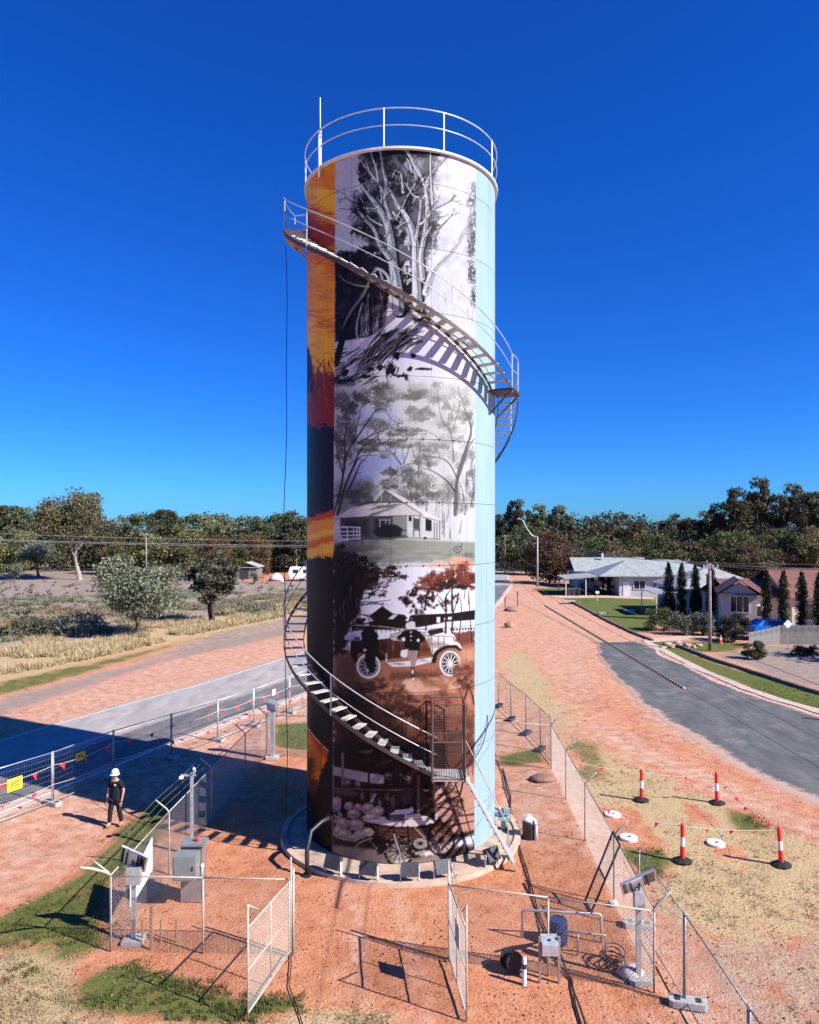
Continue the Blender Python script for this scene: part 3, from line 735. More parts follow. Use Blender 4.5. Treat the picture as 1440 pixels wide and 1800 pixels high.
line([(680, 600), (730, 500), (770, 420), (835, 305)], 44, 16, .05); line([(690, 580), (738, 490), (776, 410), (838, 310)], 9, 5, .85, 1, .5, (-10, -4)); line([(790, 450), (810, 400), (880, 380)], 18, 10, .05)
limb([(845, 1280), (835, 1060), (828, 880), (825, 740), (800, 640), (770, 570), (730, 510)], 70, 26); limb([(880, 1010), (868, 850), (884, 750), (902, 650), (916, 520), (910, 420), (895, 330), (860, 220), (800, 120), (765, 55)], 40, 9)
limb([(832, 720), (852, 600), (866, 480), (862, 420), (822, 402)], 22, 10); limb([(908, 590), (940, 520), (990, 480), (1040, 462)], 20, 5); limb([(900, 330), (930, 260), (980, 190), (1045, 125)], 22, 8)
limb([(952, 460), (945, 330), (940, 200), (940, 60)], 16, 7); limb([(882, 280), (832, 200), (792, 120), (750, 55)], 16, 7); limb([(800, 220), (780, 150), (760, 120)], 12, 5); limb([(955, 790), (972, 690), (1012, 630), (1055, 588)], 22, 5, .8, .2, .8)
limb([(900, 700), (930, 650), (950, 620)], 14, 4, .85, .2); limb([(860, 610), (890, 590), (910, 560)], 16, 8); limb([(780, 800), (770, 750)], 12, 8, .9); limb([(690, 640), (740, 600), (770, 600)], 12, 5, .8)
limb([(900, 1120), (960, 950), (1060, 850), (1150, 730), (1230, 560), (1282, 425)], 44, 8, (.95, .95, .97), .55, .5); line([(1200, 480), (1250, 360), (1282, 310)], 6, 3, .5, .7); line([(1275, 560), (1262, 480), (1285, 420)], 6, 4, .3, .8); line([(960, 900), (950, 830), (965, 790)], 26, 10, .9)

for (x, y, an) in ((430, 330, 2.2), (500, 240, 2.0), (565, 80, 1.7), (420, 140, 2.2), (370, 450, 2.6), (450, 570, 2.7), (830, 320, 1.0), (1040, 462, .5), (1045, 130, .8), (1055, 590, .8), (770, 60, 1.8), (640, 380, 2.2), (940, 80, 1.5), (700, 300, 1.8), (760, 420, .8), (880, 420, 1.2), (820, 400, 2.2), (460, 540, 2.6), (950, 620, .7)):
    twigs(x, y, an, 70, 9, 3, rp.choice(((.88, .89, .93), (.08, .08, .1), (.08, .08, .1))), .9)
for i in range(60):
    x = rp.uniform(420, 960); y = rp.uniform(90, 760); twigs(x, y, rp.uniform(.6, 2.6), 40, 6, 1, rp.choice(((.9, .9, .95), (.06, .06, .08), (.4, .4, .45))), .7)
for i in range(14): twigs(rp.uniform(1080, 1270), rp.uniform(500, 900), rp.uniform(1, 2.2), 70, 5, 2, (.62, .62, .68), .6)
# ---------- second panel: homestead among trees
frame(3)
poly([(225, 30), (560, 20), (900, -10), (1285, 20), (1285, 1350), (225, 1350)], (.86, .87, .87), 1, 10, 4)
poly([(420, 200), (660, 200), (690, 300), (420, 420), (380, 300)], (.72, .75, .90), .8, 14, 3)
poly([(400, 560), (620, 500), (730, 560), (720, 640), (560, 700), (430, 860), (330, 860), (330, 700)], (.66, .70, .90), .9, 14, 3)
for (x, y, rx, ry, c) in ((320, 130, 140, 110, .34), (540, 110, 170, 110, .40), (290, 350, 110, 140, .42), (540, 320, 120, 60, .46), (760, 90, 170, 60, .55), (860, 250, 140, 70, .50), (740, 385, 170, 46, .50), (960, 80, 190, 80, .62), (1170, 170, 150, 140, .68), (440, 480, 160, 60, .38), (700, 470, 150, 45, .48), (950, 500, 160, 70, .62), (640, 680, 70, 44, .36), (790, 740, 170, 120, .38), (900, 580, 130, 60, .50), (1000, 800, 180, 100, .52), (380, 860, 170, 60, .26), (1250, 750, 60, 160, .46), (640, 770, 90, 50, .48), (600, 540, 70, 40, .5), (300, 540, 90, 120, .40), (1100, 400, 120, 90, .74), (1040, 270, 120, 70, .70), (1180, 560, 110, 120, .74), (880, 870, 180, 60, .40), (1150, 900, 140, 80, .55), (460, 800, 90, 70, .5)):
    foliage(x, y, rx, ry, (c, c * 1.01, c * .96), .75, 5, 20)
for pts, w0 in ((((225, 990), (275, 780), (305, 560), (300, 420), (330, 300)), 22), (((250, 990), (305, 780), (365, 640), (405, 540), (465, 470), (605, 360)), 22), (((320, 830), (380, 700), (420, 610), (482, 550)), 16), (((290, 700), (252, 560), (230, 440)), 12), (((365, 470), (395, 320), (415, 240)), 12), (((380, 440), (480, 290), (540, 216), (600, 214), (640, 272)), 12), (((400, 460), (520, 395), (630, 352)), 9), (((310, 560), (350, 470), (360, 380)), 9), (((370, 640), (420, 560), (540, 550)), 8), (((380, 690), (420, 680)), 7), (((330, 620), (400, 580), (470, 600)), 7)):
    line(pts, w0, 4, (.16, .17, .20), .92, .6)
for pts, w0, c in ((((718, 618), (665, 545), (600, 488)), 10, .15), (((672, 550), (684, 500)), 7, .2), (((738, 612), (768, 535), (782, 480)), 8, .25), (((737, 580), (730, 500)), 6, .3), (((1125, 990), (1140, 720), (1200, 520), (1242, 380), (1222, 280), (1190, 200)), 30, .36), (((1140, 730), (1085, 620), (1010, 570), (900, 555)), 12, .34), (((1150, 720), (1232, 480), (1282, 420)), 12, .36), (((1120, 820), (1065, 745), (960, 672), (890, 650)), 12, .16), (((1112, 600), (1094, 400), (1022, 280), (1000, 150)), 10, .42), (((1100, 390), (1142, 230)), 8, .45), (((1195, 990), (1180, 820), (1150, 740)), 14, .4), (((850, 800), (850, 620), (862, 500)), 8, .4), (((1225, 960), (1260, 820), (1250, 660)), 9, .35), (((930, 650), (920, 590), (900, 550)), 7, .25), (((820, 560), (800, 480)), 6, .4), (((1010, 440), (970, 400), (930, 380)), 6, .45), (((1240, 380), (1260, 280)), 6, .5)):
    line(pts, w0, 4, c, .9, .6)
for (x, y, an) in ((330, 300, 1.4), (605, 360, .6), (482, 550, .6), (230, 440, 1.8), (415, 240, 1.3), (640, 272, -.6), (630, 352, .3), (360, 380, 1.4), (300, 430, 1.8), (1190, 200, 1.8), (900, 555, 2.4), (1282, 420, 1.2), (890, 650, 2.6), (1000, 150, 1.7), (1142, 230, 1.3), (862, 500, 1.5), (1250, 660, 1.6), (782, 480, 1.2), (600, 488, 2.4), (1240, 380, 1.3), (1094, 400, 1.9), (1010, 570, 2.0), (1100, 300, 1.6), (280, 620, 2.2), (450, 480, 1.2), (400, 540, 1.0)):
    twigs(x, y, an, 75, 6, 3, (.26, .27, .28) if x < 700 else (.42, .43, .42), .8)
for i in range(70):
    x = rp.uniform(760, 1280); y = rp.uniform(760, 980); line([(x, y), (x + rp.uniform(-15, 15), y - rp.uniform(30, 90))], rp.uniform(3, 8), 2, rp.choice((.2, .3, .75, .85)), .6, .6)
frame(4)
poly([(225, 40), (480, 0), (560, 100), (500, 200), (225, 290)], .30, .5, 10, 3)
for i in range(40):
    x = rp.uniform(900, 1275); y = rp.uniform(250, 460); line([(x, y), (x + rp.uniform(-10, 20), y - rp.uniform(60, 160))], rp.uniform(4, 12), 3, rp.choice((.35, .45, .88, .9, .8)), .7, .6)
for pts in (((1060, 440), (1080, 300), (1110, 150)), ((1110, 440), (1090, 340), (1100, 220)), ((1190, 450), (1210, 300), (1240, 150)), ((1250, 460), (1265, 380), (1275, 300))): line(pts, 18, 8, .88, .8)
line([(222, 330), (232, 260), (250, 200)], 8, 4, .9)
# lawn
poly([(220, 465), (640, 455), (1275, 480), (1275, 670), (220, 670)], (.62, .64, .58), 1, 3)
poly([(220, 500), (520, 490), (640, 660), (220, 660)], (.22, .22, .25), .75, 26, 6)
for i in range(30): blob(rp.uniform(400, 1100), rp.uniform(500, 640), rp.uniform(60, 140), rp.uniform(10, 26), rp.choice(((.46, .48, .44), (.76, .78, .72))), .4, .9, .7, NH)
# house
poly([(270, 295), (500, 285), (775, 278), (775, 440), (640, 462), (300, 462), (270, 420)], (.36, .37, .38), 1, 1)
poly([(660, 285), (775, 278), (775, 430), (660, 420)], (.58, .60, .58), 1, 1)
poly([(520, 300), (640, 300), (640, 400), (520, 410)], (.16, .17, .20), .9, 4)
for x in (562, 605, 635): line([(x, 312), (x, 390)], 5, 5, .8)
line([(555, 312), (640, 312)], 5, 5, .85); line([(555, 392), (730, 385)], 5, 4, .6)
poly([(510, 400), (560, 370), (600, 345), (680, 350), (735, 378), (720, 430), (640, 445), (540, 440)], (.10, .11, .13), .95, 2, 1)
poly([(280, 310), (480, 300), (490, 440), (300, 450)], (.17, .18, .22), .85, 10, 2)
poly([(765, 278), (862, 285), (862, 442), (765, 430)], (.90, .90, .88), 1, .6); poly([(862, 290), (1010, 325), (1010, 458), (862, 458)], (.88, .88, .87), 1, .6)
poly([(778, 285), (800, 287), (800, 325), (778, 322)], .12); poly([(815, 300), (855, 305), (855, 385), (815, 380)], .35); poly([(902, 300), (948, 316), (948, 398), (902, 392)], .10)
for x, y0, y1 in ((815, 290, 436), (858, 280, 440), (922, 310, 395), (968, 330, 450), (988, 330, 452), (1008, 326, 458)): line([(x, y0), (x, y1)], 6, 6, .12)
line([(720, 392), (860, 390)], 7, 7, .2); line([(720, 446), (860, 450), (1010, 458)], 6, 5, .35); blob(790, 390, 24, 18, .95, .9); poly([(890, 440), (910, 440), (910, 458), (890, 458)], .1)
poly([(232, 300), (360, 214), (430, 200), (530, 176), (745, 188), (876, 274), (640, 280), (480, 288)], (.90, .89, .88), 1, .8)
poly([(478, 240), (560, 205), (745, 192), (640, 225), (560, 245), (440, 290), (500, 288), (700, 215)], (.42, .42, .42), .9, 2, 1); poly([(360, 214), (450, 180), (530, 172), (530, 188), (400, 212)], (.2, .2, .2), .8, 2)
poly([(525, 168), (597, 90), (742, 184), (525, 186)], (.46, .47, .44), 1, .6)
line([(572, 120), (572, 170)], 5, 5, .9); line([(643, 125), (643, 175)], 5, 5, .9); line([(525, 168), (560, 130), (597, 88)], 8, 8, .92, k=2)
poly([(597, 86), (640, 98), (740, 145), (880, 235), (1038, 326), (985, 320), (876, 288), (744, 186)], (.95, .94, .94), 1, .7)
line([(597, 92), (740, 186), (876, 274)], 6, 6, .08, 1, .5, k=2); line([(876, 288), (1038, 328)], 5, 4, .3, k=2); line([(232, 302), (500, 288), (870, 280)], 4, 4, .2, k=2)
for (a, b) in (((220, 372), (320, 368)), ((220, 402), (415, 398)), ((220, 432), (415, 425)), ((220, 458), (415, 452)), ((220, 478), (330, 462)), ((280, 362), (415, 372))): line([a, b], 8, 8, .95, k=2)
for x in (320, 368, 392, 413): line([(x, 366), (x, 455)], 7, 7, .95, k=2)
for pts in (((1110, 535), (1130, 510), (1165, 515), (1172, 540), (1140, 555), (1110, 540)), ((1165, 520), (1172, 500), (1168, 488), (1178, 492)), ((1130, 550), (1135, 570)), ((1150, 552), (1152, 572))): line(pts, 6, 4, .25, .9, k=3)
blob(1140, 530, 28, 18, .45, .7, .5, .9, NC); blob(1220, 575, 60, 30, .4, .7, .5, 1.0, NC)

# ---------- third panel: sepia motor car
poly([(220, 655), (1275, 645), (1275, 1700), (220, 1700)], (.95, .95, .99), 1, 10, 4)
blob(800, 660, 280, 40, (.96, .94, .94), .9, .9, .5, NB); blob(1060, 640, 160, 60, (.95, .76, .66), .9, .8, .8, NB); blob(1180, 630, 120, 60, (.90, .66, .54), .9, .8, .8, NB)
poly([(220, 570), (330, 600), (420, 640), (560, 680), (560, 760), (430, 860), (400, 980), (220, 990)], (.07, .035, .035), 1, 6, 5)
for i in range(70): blob(rp.gauss(360, 110), rp.gauss(720, 90), rp.uniform(20, 60), rp.uniform(14, 34), rp.choice(((.06, .03, .03), (.10, .05, .04), (.20, .10, .08), (.14, .08, .08))), .85, .4, 1.0, NC)
for i in range(36): blob(rp.uniform(480, 700), rp.uniform(655, 740), rp.uniform(16, 50), rp.uniform(8, 20), rp.choice(((.20, .10, .10), (.30, .2, .2), (.12, .06, .06))), .8, .4, 1.0, NC)
for (x, y) in ((610, 790), (585, 810), (590, 870), (600, 860), (740, 740), (650, 760), (510, 790), (450, 800)): foliage(x, y, 45, 24, (.25, .16, .15), .9, 6, 6)
for pts in (((420, 830), (520, 760), (600, 720)), ((400, 870), (450, 860), (500, 855)), ((380, 960), (500, 930), (640, 910)), ((430, 940), (540, 940)), ((480, 900), (520, 820), (545, 800)), ((700, 750), (780, 735)), ((350, 860), (420, 780))): line(pts, 9, 4, (.08, .04, .04), .9, .6)
for i in range(46): line([(rp.uniform(225, 260) + i * 3, 960 + rp.uniform(-30, 30)), (rp.uniform(225, 280) + i * 3, 860), (rp.uniform(225, 300) + i * 3, 760)], rp.uniform(4, 12), 2, rp.choice(((.30, .22, .20), (.03, .02, .02), (.42, .34, .30))), .55, .7)
blob(250, 890, 14, 60, (.62, .56, .55), .8, .6, .5, NV)
for (x, y, rx, ry) in ((1060, 740, 130, 80), (1180, 720, 110, 100), (960, 760, 110, 60), (1220, 790, 70, 50), (900, 800, 90, 40), (1020, 800, 110, 50)): foliage(x, y, rx, ry, (.44, .20, .13), .85, 7, 22)
for (x, y, rx, ry) in ((1100, 790, 120, 40), (1000, 820, 90, 26), (800, 860, 44, 34), (760, 920, 50, 40), (880, 900, 50, 44), (940, 880, 40, 60), (830, 830, 40, 20), (1200, 810, 80, 24)): foliage(x, y, rx, ry, (.17, .065, .05), .95, 8, 14)
for pts, w0 in (((((900, 980), (905, 900), (930, 830))), 14), (((920, 900), (860, 860)), 8), (((1058, 990), (1050, 900), (1090, 830)), 16), (((1050, 940), (990, 870)), 8), (((1100, 990), (1100, 840), (1110, 690), (1075, 630)), 14), (((1140, 930), (1150, 850)), 8), (((1225, 940), (1225, 840)), 8), (((960, 920), (1000, 850)), 8), (((1190, 900), (1200, 830)), 6)): line(pts, w0, 4, (.15, .06, .05), .95, .6)
frame(5)
poly([(220, 480), (420, 470), (1275, 400), (1275, 1290), (220, 1290)], (.66, .43, .33), 1, 4, 2)
poly([(220, 500), (420, 500), (480, 760), (380, 1000), (220, 1000)], (.34, .22, .18), .8, 24, 6)
poly([(650, 640), (1040, 640), (1020, 690), (640, 700)], (.36, .20, .16), .8, 8, 3)
poly([(1110, 350), (1275, 330), (1275, 480), (1140, 470)], (.42, .22, .15), .9, 3, 3); poly([(1150, 460), (1275, 440), (1275, 620), (1150, 640)], (.82, .60, .48), .9, 10, 3)
poly([(360, 300), (390, 240), (462, 240), (580, 150), (662, 206), (745, 214), (770, 240), (800, 216), (1100, 204), (1275, 178), (1275, 262), (1050, 270), (900, 300), (760, 320), (360, 335)], (.09, .05, .05), 1, .8)
poly([(1040, 268), (1275, 252), (1275, 330), (1100, 345), (1040, 340)], (.95, .94, .96), 1, .8)
for i in range(9): poly([(1085 + i * 22, 318 - i), (1098 + i * 22, 317 - i), (1098 + i * 22, 332 - i), (1085 + i * 22, 333 - i)], .08)
poly([(985, 232), (1012, 232), (1012, 272), (985, 272)], .95); poly([(1040, 238), (1060, 237), (1060, 255), (1040, 256)], .9); poly([(1070, 232), (1098, 230), (1098, 250), (1070, 252)], .9)
poly([(470, 240), (500, 262), (430, 285)], .9); poly([(455, 225), (490, 235), (520, 262), (460, 262)], .85); poly([(622, 246), (660, 215), (702, 210), (660, 248)], .85)
line([(360, 292), (560, 300), (700, 318), (900, 322)], 8, 8, (.75, .70, .68), .9, k=2); line([(380, 320), (560, 325), (740, 335)], 6, 6, (.6, .55, .53), .9, k=2)
for x in range(540, 760, 34): line([(x, 300), (x, 345)], 5, 5, (.2, .13, .12), .9, k=2)
for pts, w0 in (((((905, 330), (905, 230), (860, 180))), 12), (((910, 260), (940, 230)), 8), (((1052, 350), (1056, 180), (1060, 60)), 16), (((1100, 350), (1105, 200), (1104, 60)), 14), (((1150, 400), (1170, 220), (1165, 100)), 8), (((1245, 410), (1235, 240), (1225, 60)), 8), (((1050, 190), (995, 100)), 9), (((1110, 200), (1145, 90)), 8)): line(pts, w0, 5, (.22, .10, .08), .95, .6)
for (x, y) in ((800, 60), (760, 110), (820, 180), (900, 120), (960, 140), (740, 100), (870, 170), (1050, 120), (1150, 90)): foliage(x, y, 50, 40, (.12, .05, .04), .9, 9, 7)
poly([(212, -60), (380, -40), (430, 40), (420, 130), (395, 230), (350, 300), (330, 420), (290, 500), (212, 510)], (.06, .03, .03), 1, 5, 5)
for i in range(40):
    x = rp.uniform(215, 400); y = rp.uniform(0, 380); line([(x, y), (x + rp.uniform(-15, 25), y + rp.uniform(40, 80)), (x + rp.uniform(-20, 40), y + rp.uniform(100, 190))], rp.uniform(5, 14), 2, rp.choice(((.30, .23, .21), (.03, .02, .02), (.18, .12, .11), (.5, .44, .42))), .7, .6)
for (x, y, an) in ((380, 180, -.4), (400, 60, .3), (400, 130, .1), (420, 100, .5), (380, 240, -.5)): twigs(x, y, an, 110, 9, 3, (.10, .05, .05), .95)
# car
poly([(298, 402), (302, 372), (330, 345), (445, 335), (470, 400), (420, 408)], (.80, .80, .90), 1, .8); poly([(372, 380), (415, 378), (415, 404), (372, 404)], .25)
poly([(345, 410), (540, 400), (640, 390), (660, 420), (660, 540), (560, 560), (480, 500), (400, 500), (380, 560), (345, 520)], (.10, .06, .06), 1, 1)
poly([(530, 405), (700, 395), (720, 520), (640, 545), (560, 500)], (.34, .18, .12), 1, 1); poly([(860, 420), (948, 385), (952, 520), (850, 525)], (.50, .28, .17), 1, 1); poly([(660, 400), (860, 395), (855, 530), (670, 540)], (.28, .15, .11), .9, 1)
poly([(640, 360), (760, 335), (950, 345), (948, 385), (860, 420), (660, 410)], (.80, .78, .78), .9, 1, .5)
poly([(900, 372), (950, 368), (1088, 376), (1108, 372), (1114, 448), (1060, 452), (1000, 480), (955, 522)], (.94, .93, .93), 1, .8)
for i in range(9): line([(968 + i * 12, 425), (968 + i * 12, 465)], 4, 4, .6, .8, k=2)
poly([(920, 330), (1030, 312), (1040, 345), (930, 372)], (.18, .10, .09), 1, .8); line([(905, 345), (950, 380), (1010, 370)], 8, 8, .95, k=2)
line([(950, 385), (955, 520)], 5, 5, .2, k=2); line([(665, 415), (660, 520)], 4, 4, .7, .7, k=2)
poly([(605, 566), (770, 556), (970, 524), (962, 560), (850, 590), (760, 600), (655, 602)], (.90, .89, .92), 1, .8)
line([(965, 560), (985, 500), (1050, 458), (1120, 452), (1160, 475)], 34, 20, (.12, .07, .07), 1, .6); line([(1090, 425), (1140, 430), (1165, 460)], 30, 14, .92)
line([(380, 560), (390, 500), (440, 470), (520, 480), (570, 540)], 26, 18, (.08, .05, .05), 1, .6); line([(612, 500), (612, 560)], 12, 12, .85, k=2)
def wheel(cx, cy, rx, ry, rim, tyre, spoke, n, hub=10, wt=12):
    poly([(cx + rx * math.cos(t), cy + ry * math.sin(t)) for t in np.linspace(0, 6.283, 30)[:-1]], tyre, 1, .6)
    ell(cx, cy, rx, ry, wt, rim); ell(cx, cy, rx * .80, ry * .80, wt * .4, rim, .8)
    for i in range(n):
        t = 6.283 * i / n + .2; line([(cx, cy), (cx + rx * .76 * math.cos(t), cy + ry * .76 * math.sin(t))], wt * .75, wt * .55, spoke, 1, .5, k=2)
    poly([(cx + hub * math.cos(t), cy + hub * math.sin(t)) for t in np.linspace(0, 6.283, 12)[:-1]], spoke)
wheel(478, 598, 82, 84, (.93, .92, .94), (.08, .05, .06), (.62, .58, .58), 12, 14, 15); wheel(1086, 578, 72, 88, (.94, .93, .94), (.09, .05, .05), (.92, .90, .90), 12, 14, 14)
# sepia shading over the car
for (x, y, rx, ry, c, a_) in ((1010, 440, 70, 40, (.62, .50, .44), .6), (930, 440, 40, 70, (.40, .24, .17), .6), (720, 380, 120, 30, (.34, .24, .20), .75), (850, 370, 70, 24, (.5, .4, .36), .6), (700, 580, 90, 14, (.45, .38, .38), .6), (880, 555, 80, 16, (.5, .42, .40), .5), (590, 450, 70, 50, (.16, .08, .06), .8), (640, 500, 60, 40, (.22, .11, .08), .7), (900, 470, 50, 40, (.30, .16, .10), .7), (380, 380, 60, 20, (.5, .5, .58), .5)): blob(x, y, rx, ry, c, a_, .8, .7, NA)
for pts in (((900, 372), (1090, 376), (1112, 400)), ((955, 522), (1000, 482), (1060, 454)), ((610, 566), (760, 556), (968, 526)), ((640, 362), (760, 338), (948, 347)), ((660, 410), (860, 420), (948, 386)), ((530, 405), (560, 500), (640, 545)), ((700, 395), (716, 520)), ((860, 420), (852, 524)), ((300, 402), (440, 402)), ((1000, 380), (1000, 440)), ((1040, 378), (1044, 446))): line(pts, 5, 4, (.10, .06, .05), .85, .45, k=3)
# two men
poly([(425, 345), (455, 305), (505, 300), (545, 360), (560, 450), (530, 530), (520, 640), (470, 650), (450, 500), (425, 420)], (.05, .03, .035), 1, 1.5, 1); blob(485, 290, 26, 20, .1, 1, .4, .4); blob(470, 290, 18, 8, .9, .7); blob(450, 480, 14, 16, .85); blob(470, 630, 14, 20, .8)
poly([(690, 385), (735, 340), (760, 325), (830, 325), (865, 345), (905, 390), (895, 415), (860, 420), (862, 480), (760, 480), (740, 420)], (.05, .03, .035), 1, 1)
poly([(720, 390), (745, 380), (755, 405), (735, 415)], .9); blob(848, 405, 14, 16, .92, 1, .5, .3); poly([(720, 480), (775, 470), (770, 530), (735, 535), (715, 520)], (.92, .91, .92), 1, 1)
poly([(770, 480), (850, 482), (835, 560), (820, 610), (795, 610), (790, 560), (765, 520)], (.66, .54, .52), 1, 1); poly([(795, 605), (822, 605), (815, 690), (800, 690), (792, 640)], (.12, .07, .07)); blob(806, 640, 8, 20, .92, .9); blob(808, 695, 12, 10, .95, 1)
poly([(752, 300), (770, 255), (800, 240), (822, 256), (830, 320), (770, 326)], (.90, .88, .88), 1, 1); poly([(745, 265), (770, 240), (825, 250), (828, 268), (790, 262), (775, 275)], (.07, .05, .05)); line([(778, 172), (778, 245)], 9, 9, .95, k=2); poly([(750, 255), (778, 232), (776, 265)], .95)
for y in (345, 375, 405): blob(795, y, 7, 7, .92, .9)
# dust and scrub under the car
for i in range(26): blob(rp.uniform(640, 1200), rp.uniform(690, 790), rp.uniform(40, 110), rp.uniform(20, 46), rp.choice(((.93, .76, .66), (.88, .66, .54), (.80, .56, .44))), .6, .8, .8, NB)
for i in range(24): blob(rp.uniform(1120, 1275), rp.uniform(560, 960), rp.uniform(30, 80), rp.uniform(30, 70), rp.choice(((.90, .68, .56), (.74, .46, .34), (.60, .34, .25))), .6, .7, .9, NB)
for (x, y, rx, ry, c) in ((540, 730, 90, 50, .22), (460, 760, 90, 50, .16), (690, 790, 90, 60, .28), (620, 860, 140, 80, .22), (780, 870, 100, 70, .26), (1180, 640, 90, 60, .34), (1190, 720, 80, 60, .30), (940, 850, 80, 50, .40), (1060, 840, 90, 60, .42), (420, 880, 120, 90, .12), (720, 940, 160, 60, .16), (900, 960, 120, 60, .3)): foliage(x, y, rx, ry, (c * 1.25, c * .72, c * .60), .8, 10, 18)
for pts in (((1190, 974), (1180, 850), (1150, 760)), ((1190, 850), (1220, 760), (1250, 700)), ((1265, 880), (1240, 780), (1210, 740)), ((1200, 960), (1215, 880))): line(pts, 12, 4, (.20, .09, .07), .95, .6)
poly([(220, 760), (420, 780), (560, 900), (700, 1000), (820, 1140), (820, 1290), (220, 1290)], (.13, .07, .06), .88, 18, 6)
poly([(820, 1000), (1275, 960), (1275, 1290), (820, 1290)], (.30, .16, .12), .8, 16, 6)
for i in range(30): blob(rp.uniform(820, 1275), rp.uniform(960, 1280), rp.uniform(30, 80), rp.uniform(20, 60), rp.choice(((.52, .28, .20), (.20, .10, .08), (.66, .42, .32), (.14, .07, .06))), .6, .6, 1.0, NA)

# ---------- lowest panel: wool wagon
frame(6)
poly([(215, -60), (1275, -60), (1275, 960), (215, 960)], (.10, .055, .055), 1, 4)
for i in range(40): blob(rp.uniform(600, 1050), rp.uniform(150, 480), rp.uniform(20, 60), rp.uniform(20, 50), rp.choice(((.20, .12, .11), (.05, .03, .03), (.28, .18, .16))), .6, .5, 1.1, NC)
for i in range(14): line([(rp.uniform(230, 900), rp.uniform(-60, 60)), (rp.uniform(500, 1000), rp.uniform(60, 130))], 10, 6, rp.choice(((.22, .13, .11), (.34, .26, .26), (.04, .02, .02))), .7, .7, k=2)
poly([(215, 115), (480, 165), (600, 185), (600, 245), (480, 240), (215, 180)], (.72, .66, .66), 1, 1); poly([(390, 5), (520, -10), (480, 25)], (.5, .46, .5), .8, 2)
for x in (285, 480, 600, 740): line([(x, 20), (x, 260)], 18, 16, (.52, .47, .46) if x == 285 else (.14, .08, .08), 1, .6, k=2)
for (x, y) in ((540, 215), (640, 215), (320, 235), (400, 240), (720, 200), (780, 210), (560, 200), (620, 200)): blob(x, y, 26, 34, (.72, .66, .66), .75, .5, 1.1, NC)
poly([(600, 190), (735, 185), (735, 240), (605, 245)], (.08, .05, .05), .8, 2)
line([(215, 275), (420, 285), (620, 292), (800, 288)], 9, 8, (.48, .36, .32), 1, k=2); line([(260, 250), (420, 262), (800, 250)], 6, 6, (.2, .12, .1), 1, k=2)
poly([(215, 280), (330, 275), (410, 315), (360, 345), (215, 320)], (.36, .30, .31), 1, 3, 1)
for (x, y) in ((430, 330), (510, 345), (620, 345), (660, 380), (700, 340), (740, 370), (780, 330), (560, 400)): blob(x, y, 20, 50, rp.choice(((.45, .36, .34), (.25, .17, .16), (.6, .52, .50))), .7, .5, 1.0, NC)
line([(500, 375), (530, 322)], 24, 14, (.72, .66, .66)); blob(760, 340, 60, 60, (.28, .24, .26), .8)
poly([(840, 180), (862, 180), (860, 480), (838, 480)], (.50, .34, .28)); 
poly([(980, 260), (1060, 200), (1275, 90), (1275, 590), (1110, 620), (1040, 540), (960, 440)], (.78, .58, .50), 1, 3, 1)
for i in range(26): blob(rp.uniform(960, 1200), rp.uniform(200, 520), rp.uniform(16, 50), rp.uniform(16, 40), rp.choice(((.86, .74, .70), (.30, .18, .15), (.16, .09, .08))), .7, .5, 1.0, NC)
for pts in (((1090, 210), (1040, 320), (1000, 360)), ((1000, 330), (1090, 310), (1140, 230)), ((905, 440), (1010, 420), (1100, 440)), ((1275, 470), (1130, 490)), ((1090, 560), (1275, 520)), ((920, 400), (960, 350))): line(pts, 16, 8, (.22, .12, .10), .9, .6)
poly([(1060, -60), (1275, -60), (1275, 100), (1160, 150), (1050, 160)], (.44, .24, .19), .9, 5, 2)
for x in (900, 940, 1180, 1220, 1255): line([(x, -60), (x, 180)], 10, 10, (.50, .30, .24), .7, k=2)
blob(910, 295, 26, 14, (.70, .62, .60), .9); blob(985, 480, 16, 60, (.88, .82, .80), .9, .5, .5)
poly([(215, 655), (420, 690), (600, 740), (800, 800), (1100, 770), (1275, 700), (1275, 960), (215, 960)], (.62, .53, .50), 1, 3)
poly([(215, 640), (420, 690), (560, 720), (600, 760), (500, 730), (215, 700)], (.10, .06, .06), .9, 4)
poly([(800, 760), (930, 740), (1270, 620), (1270, 715), (1120, 765), (900, 785)], (1.0, .96, .94), 1, 5, 2); poly([(1060, 720), (1275, 705), (1275, 900), (1000, 900), (1030, 790)], (.16, .10, .10), .9, 6, 2)
for (x, y, rx, ry) in ((240, 395, 46, 62), (330, 408, 40, 34), (400, 420, 40, 30), (470, 430, 52, 48), (545, 450, 55, 50), (245, 490, 40, 60), (365, 468, 60, 44), (290, 540, 54, 48), (250, 600, 40, 60), (385, 550, 74, 50), (500, 505, 90, 44), (300, 625, 64, 50), (410, 622, 60, 42), (470, 602, 54, 42), (370, 650, 50, 34)):
    blob(x + 6, y + 8, rx * 1.05, ry * 1.06, (.16, .11, .12), .9, .3, .25); blob(x, y, rx, ry, (.72, .61, .57), 1, .3, .25); blob(x - rx * .2, y - ry * .3, rx * .6, ry * .5, (.95, .86, .82), .7, .9, .4, NC); line([(x - rx * .5, y + ry * .1), (x, y + ry * .3), (x + rx * .5, y + ry * .1)], 5, 3, (.32, .27, .28), .7)
ell(365, 468, 48, 36, 5, (.35, .3, .32), .7)
poly([(460, 524), (520, 508), (590, 490), (640, 520), (730, 520), (760, 475), (850, 468), (930, 498), (972, 535), (820, 566), (640, 560), (500, 545)], (.98, .90, .87), 1, 1.5, 1)
poly([(630, 470), (690, 440), (770, 432), (800, 418), (820, 450), (760, 478), (740, 520), (640, 515)], (.97, .94, .95), 1, 1, 1); poly([(630, 475), (750, 470), (740, 520), (630, 505)], (.34, .30, .32), .9, 1); blob(870, 520, 80, 26, (.94, .88, .86), .8, .6, .7, NC)
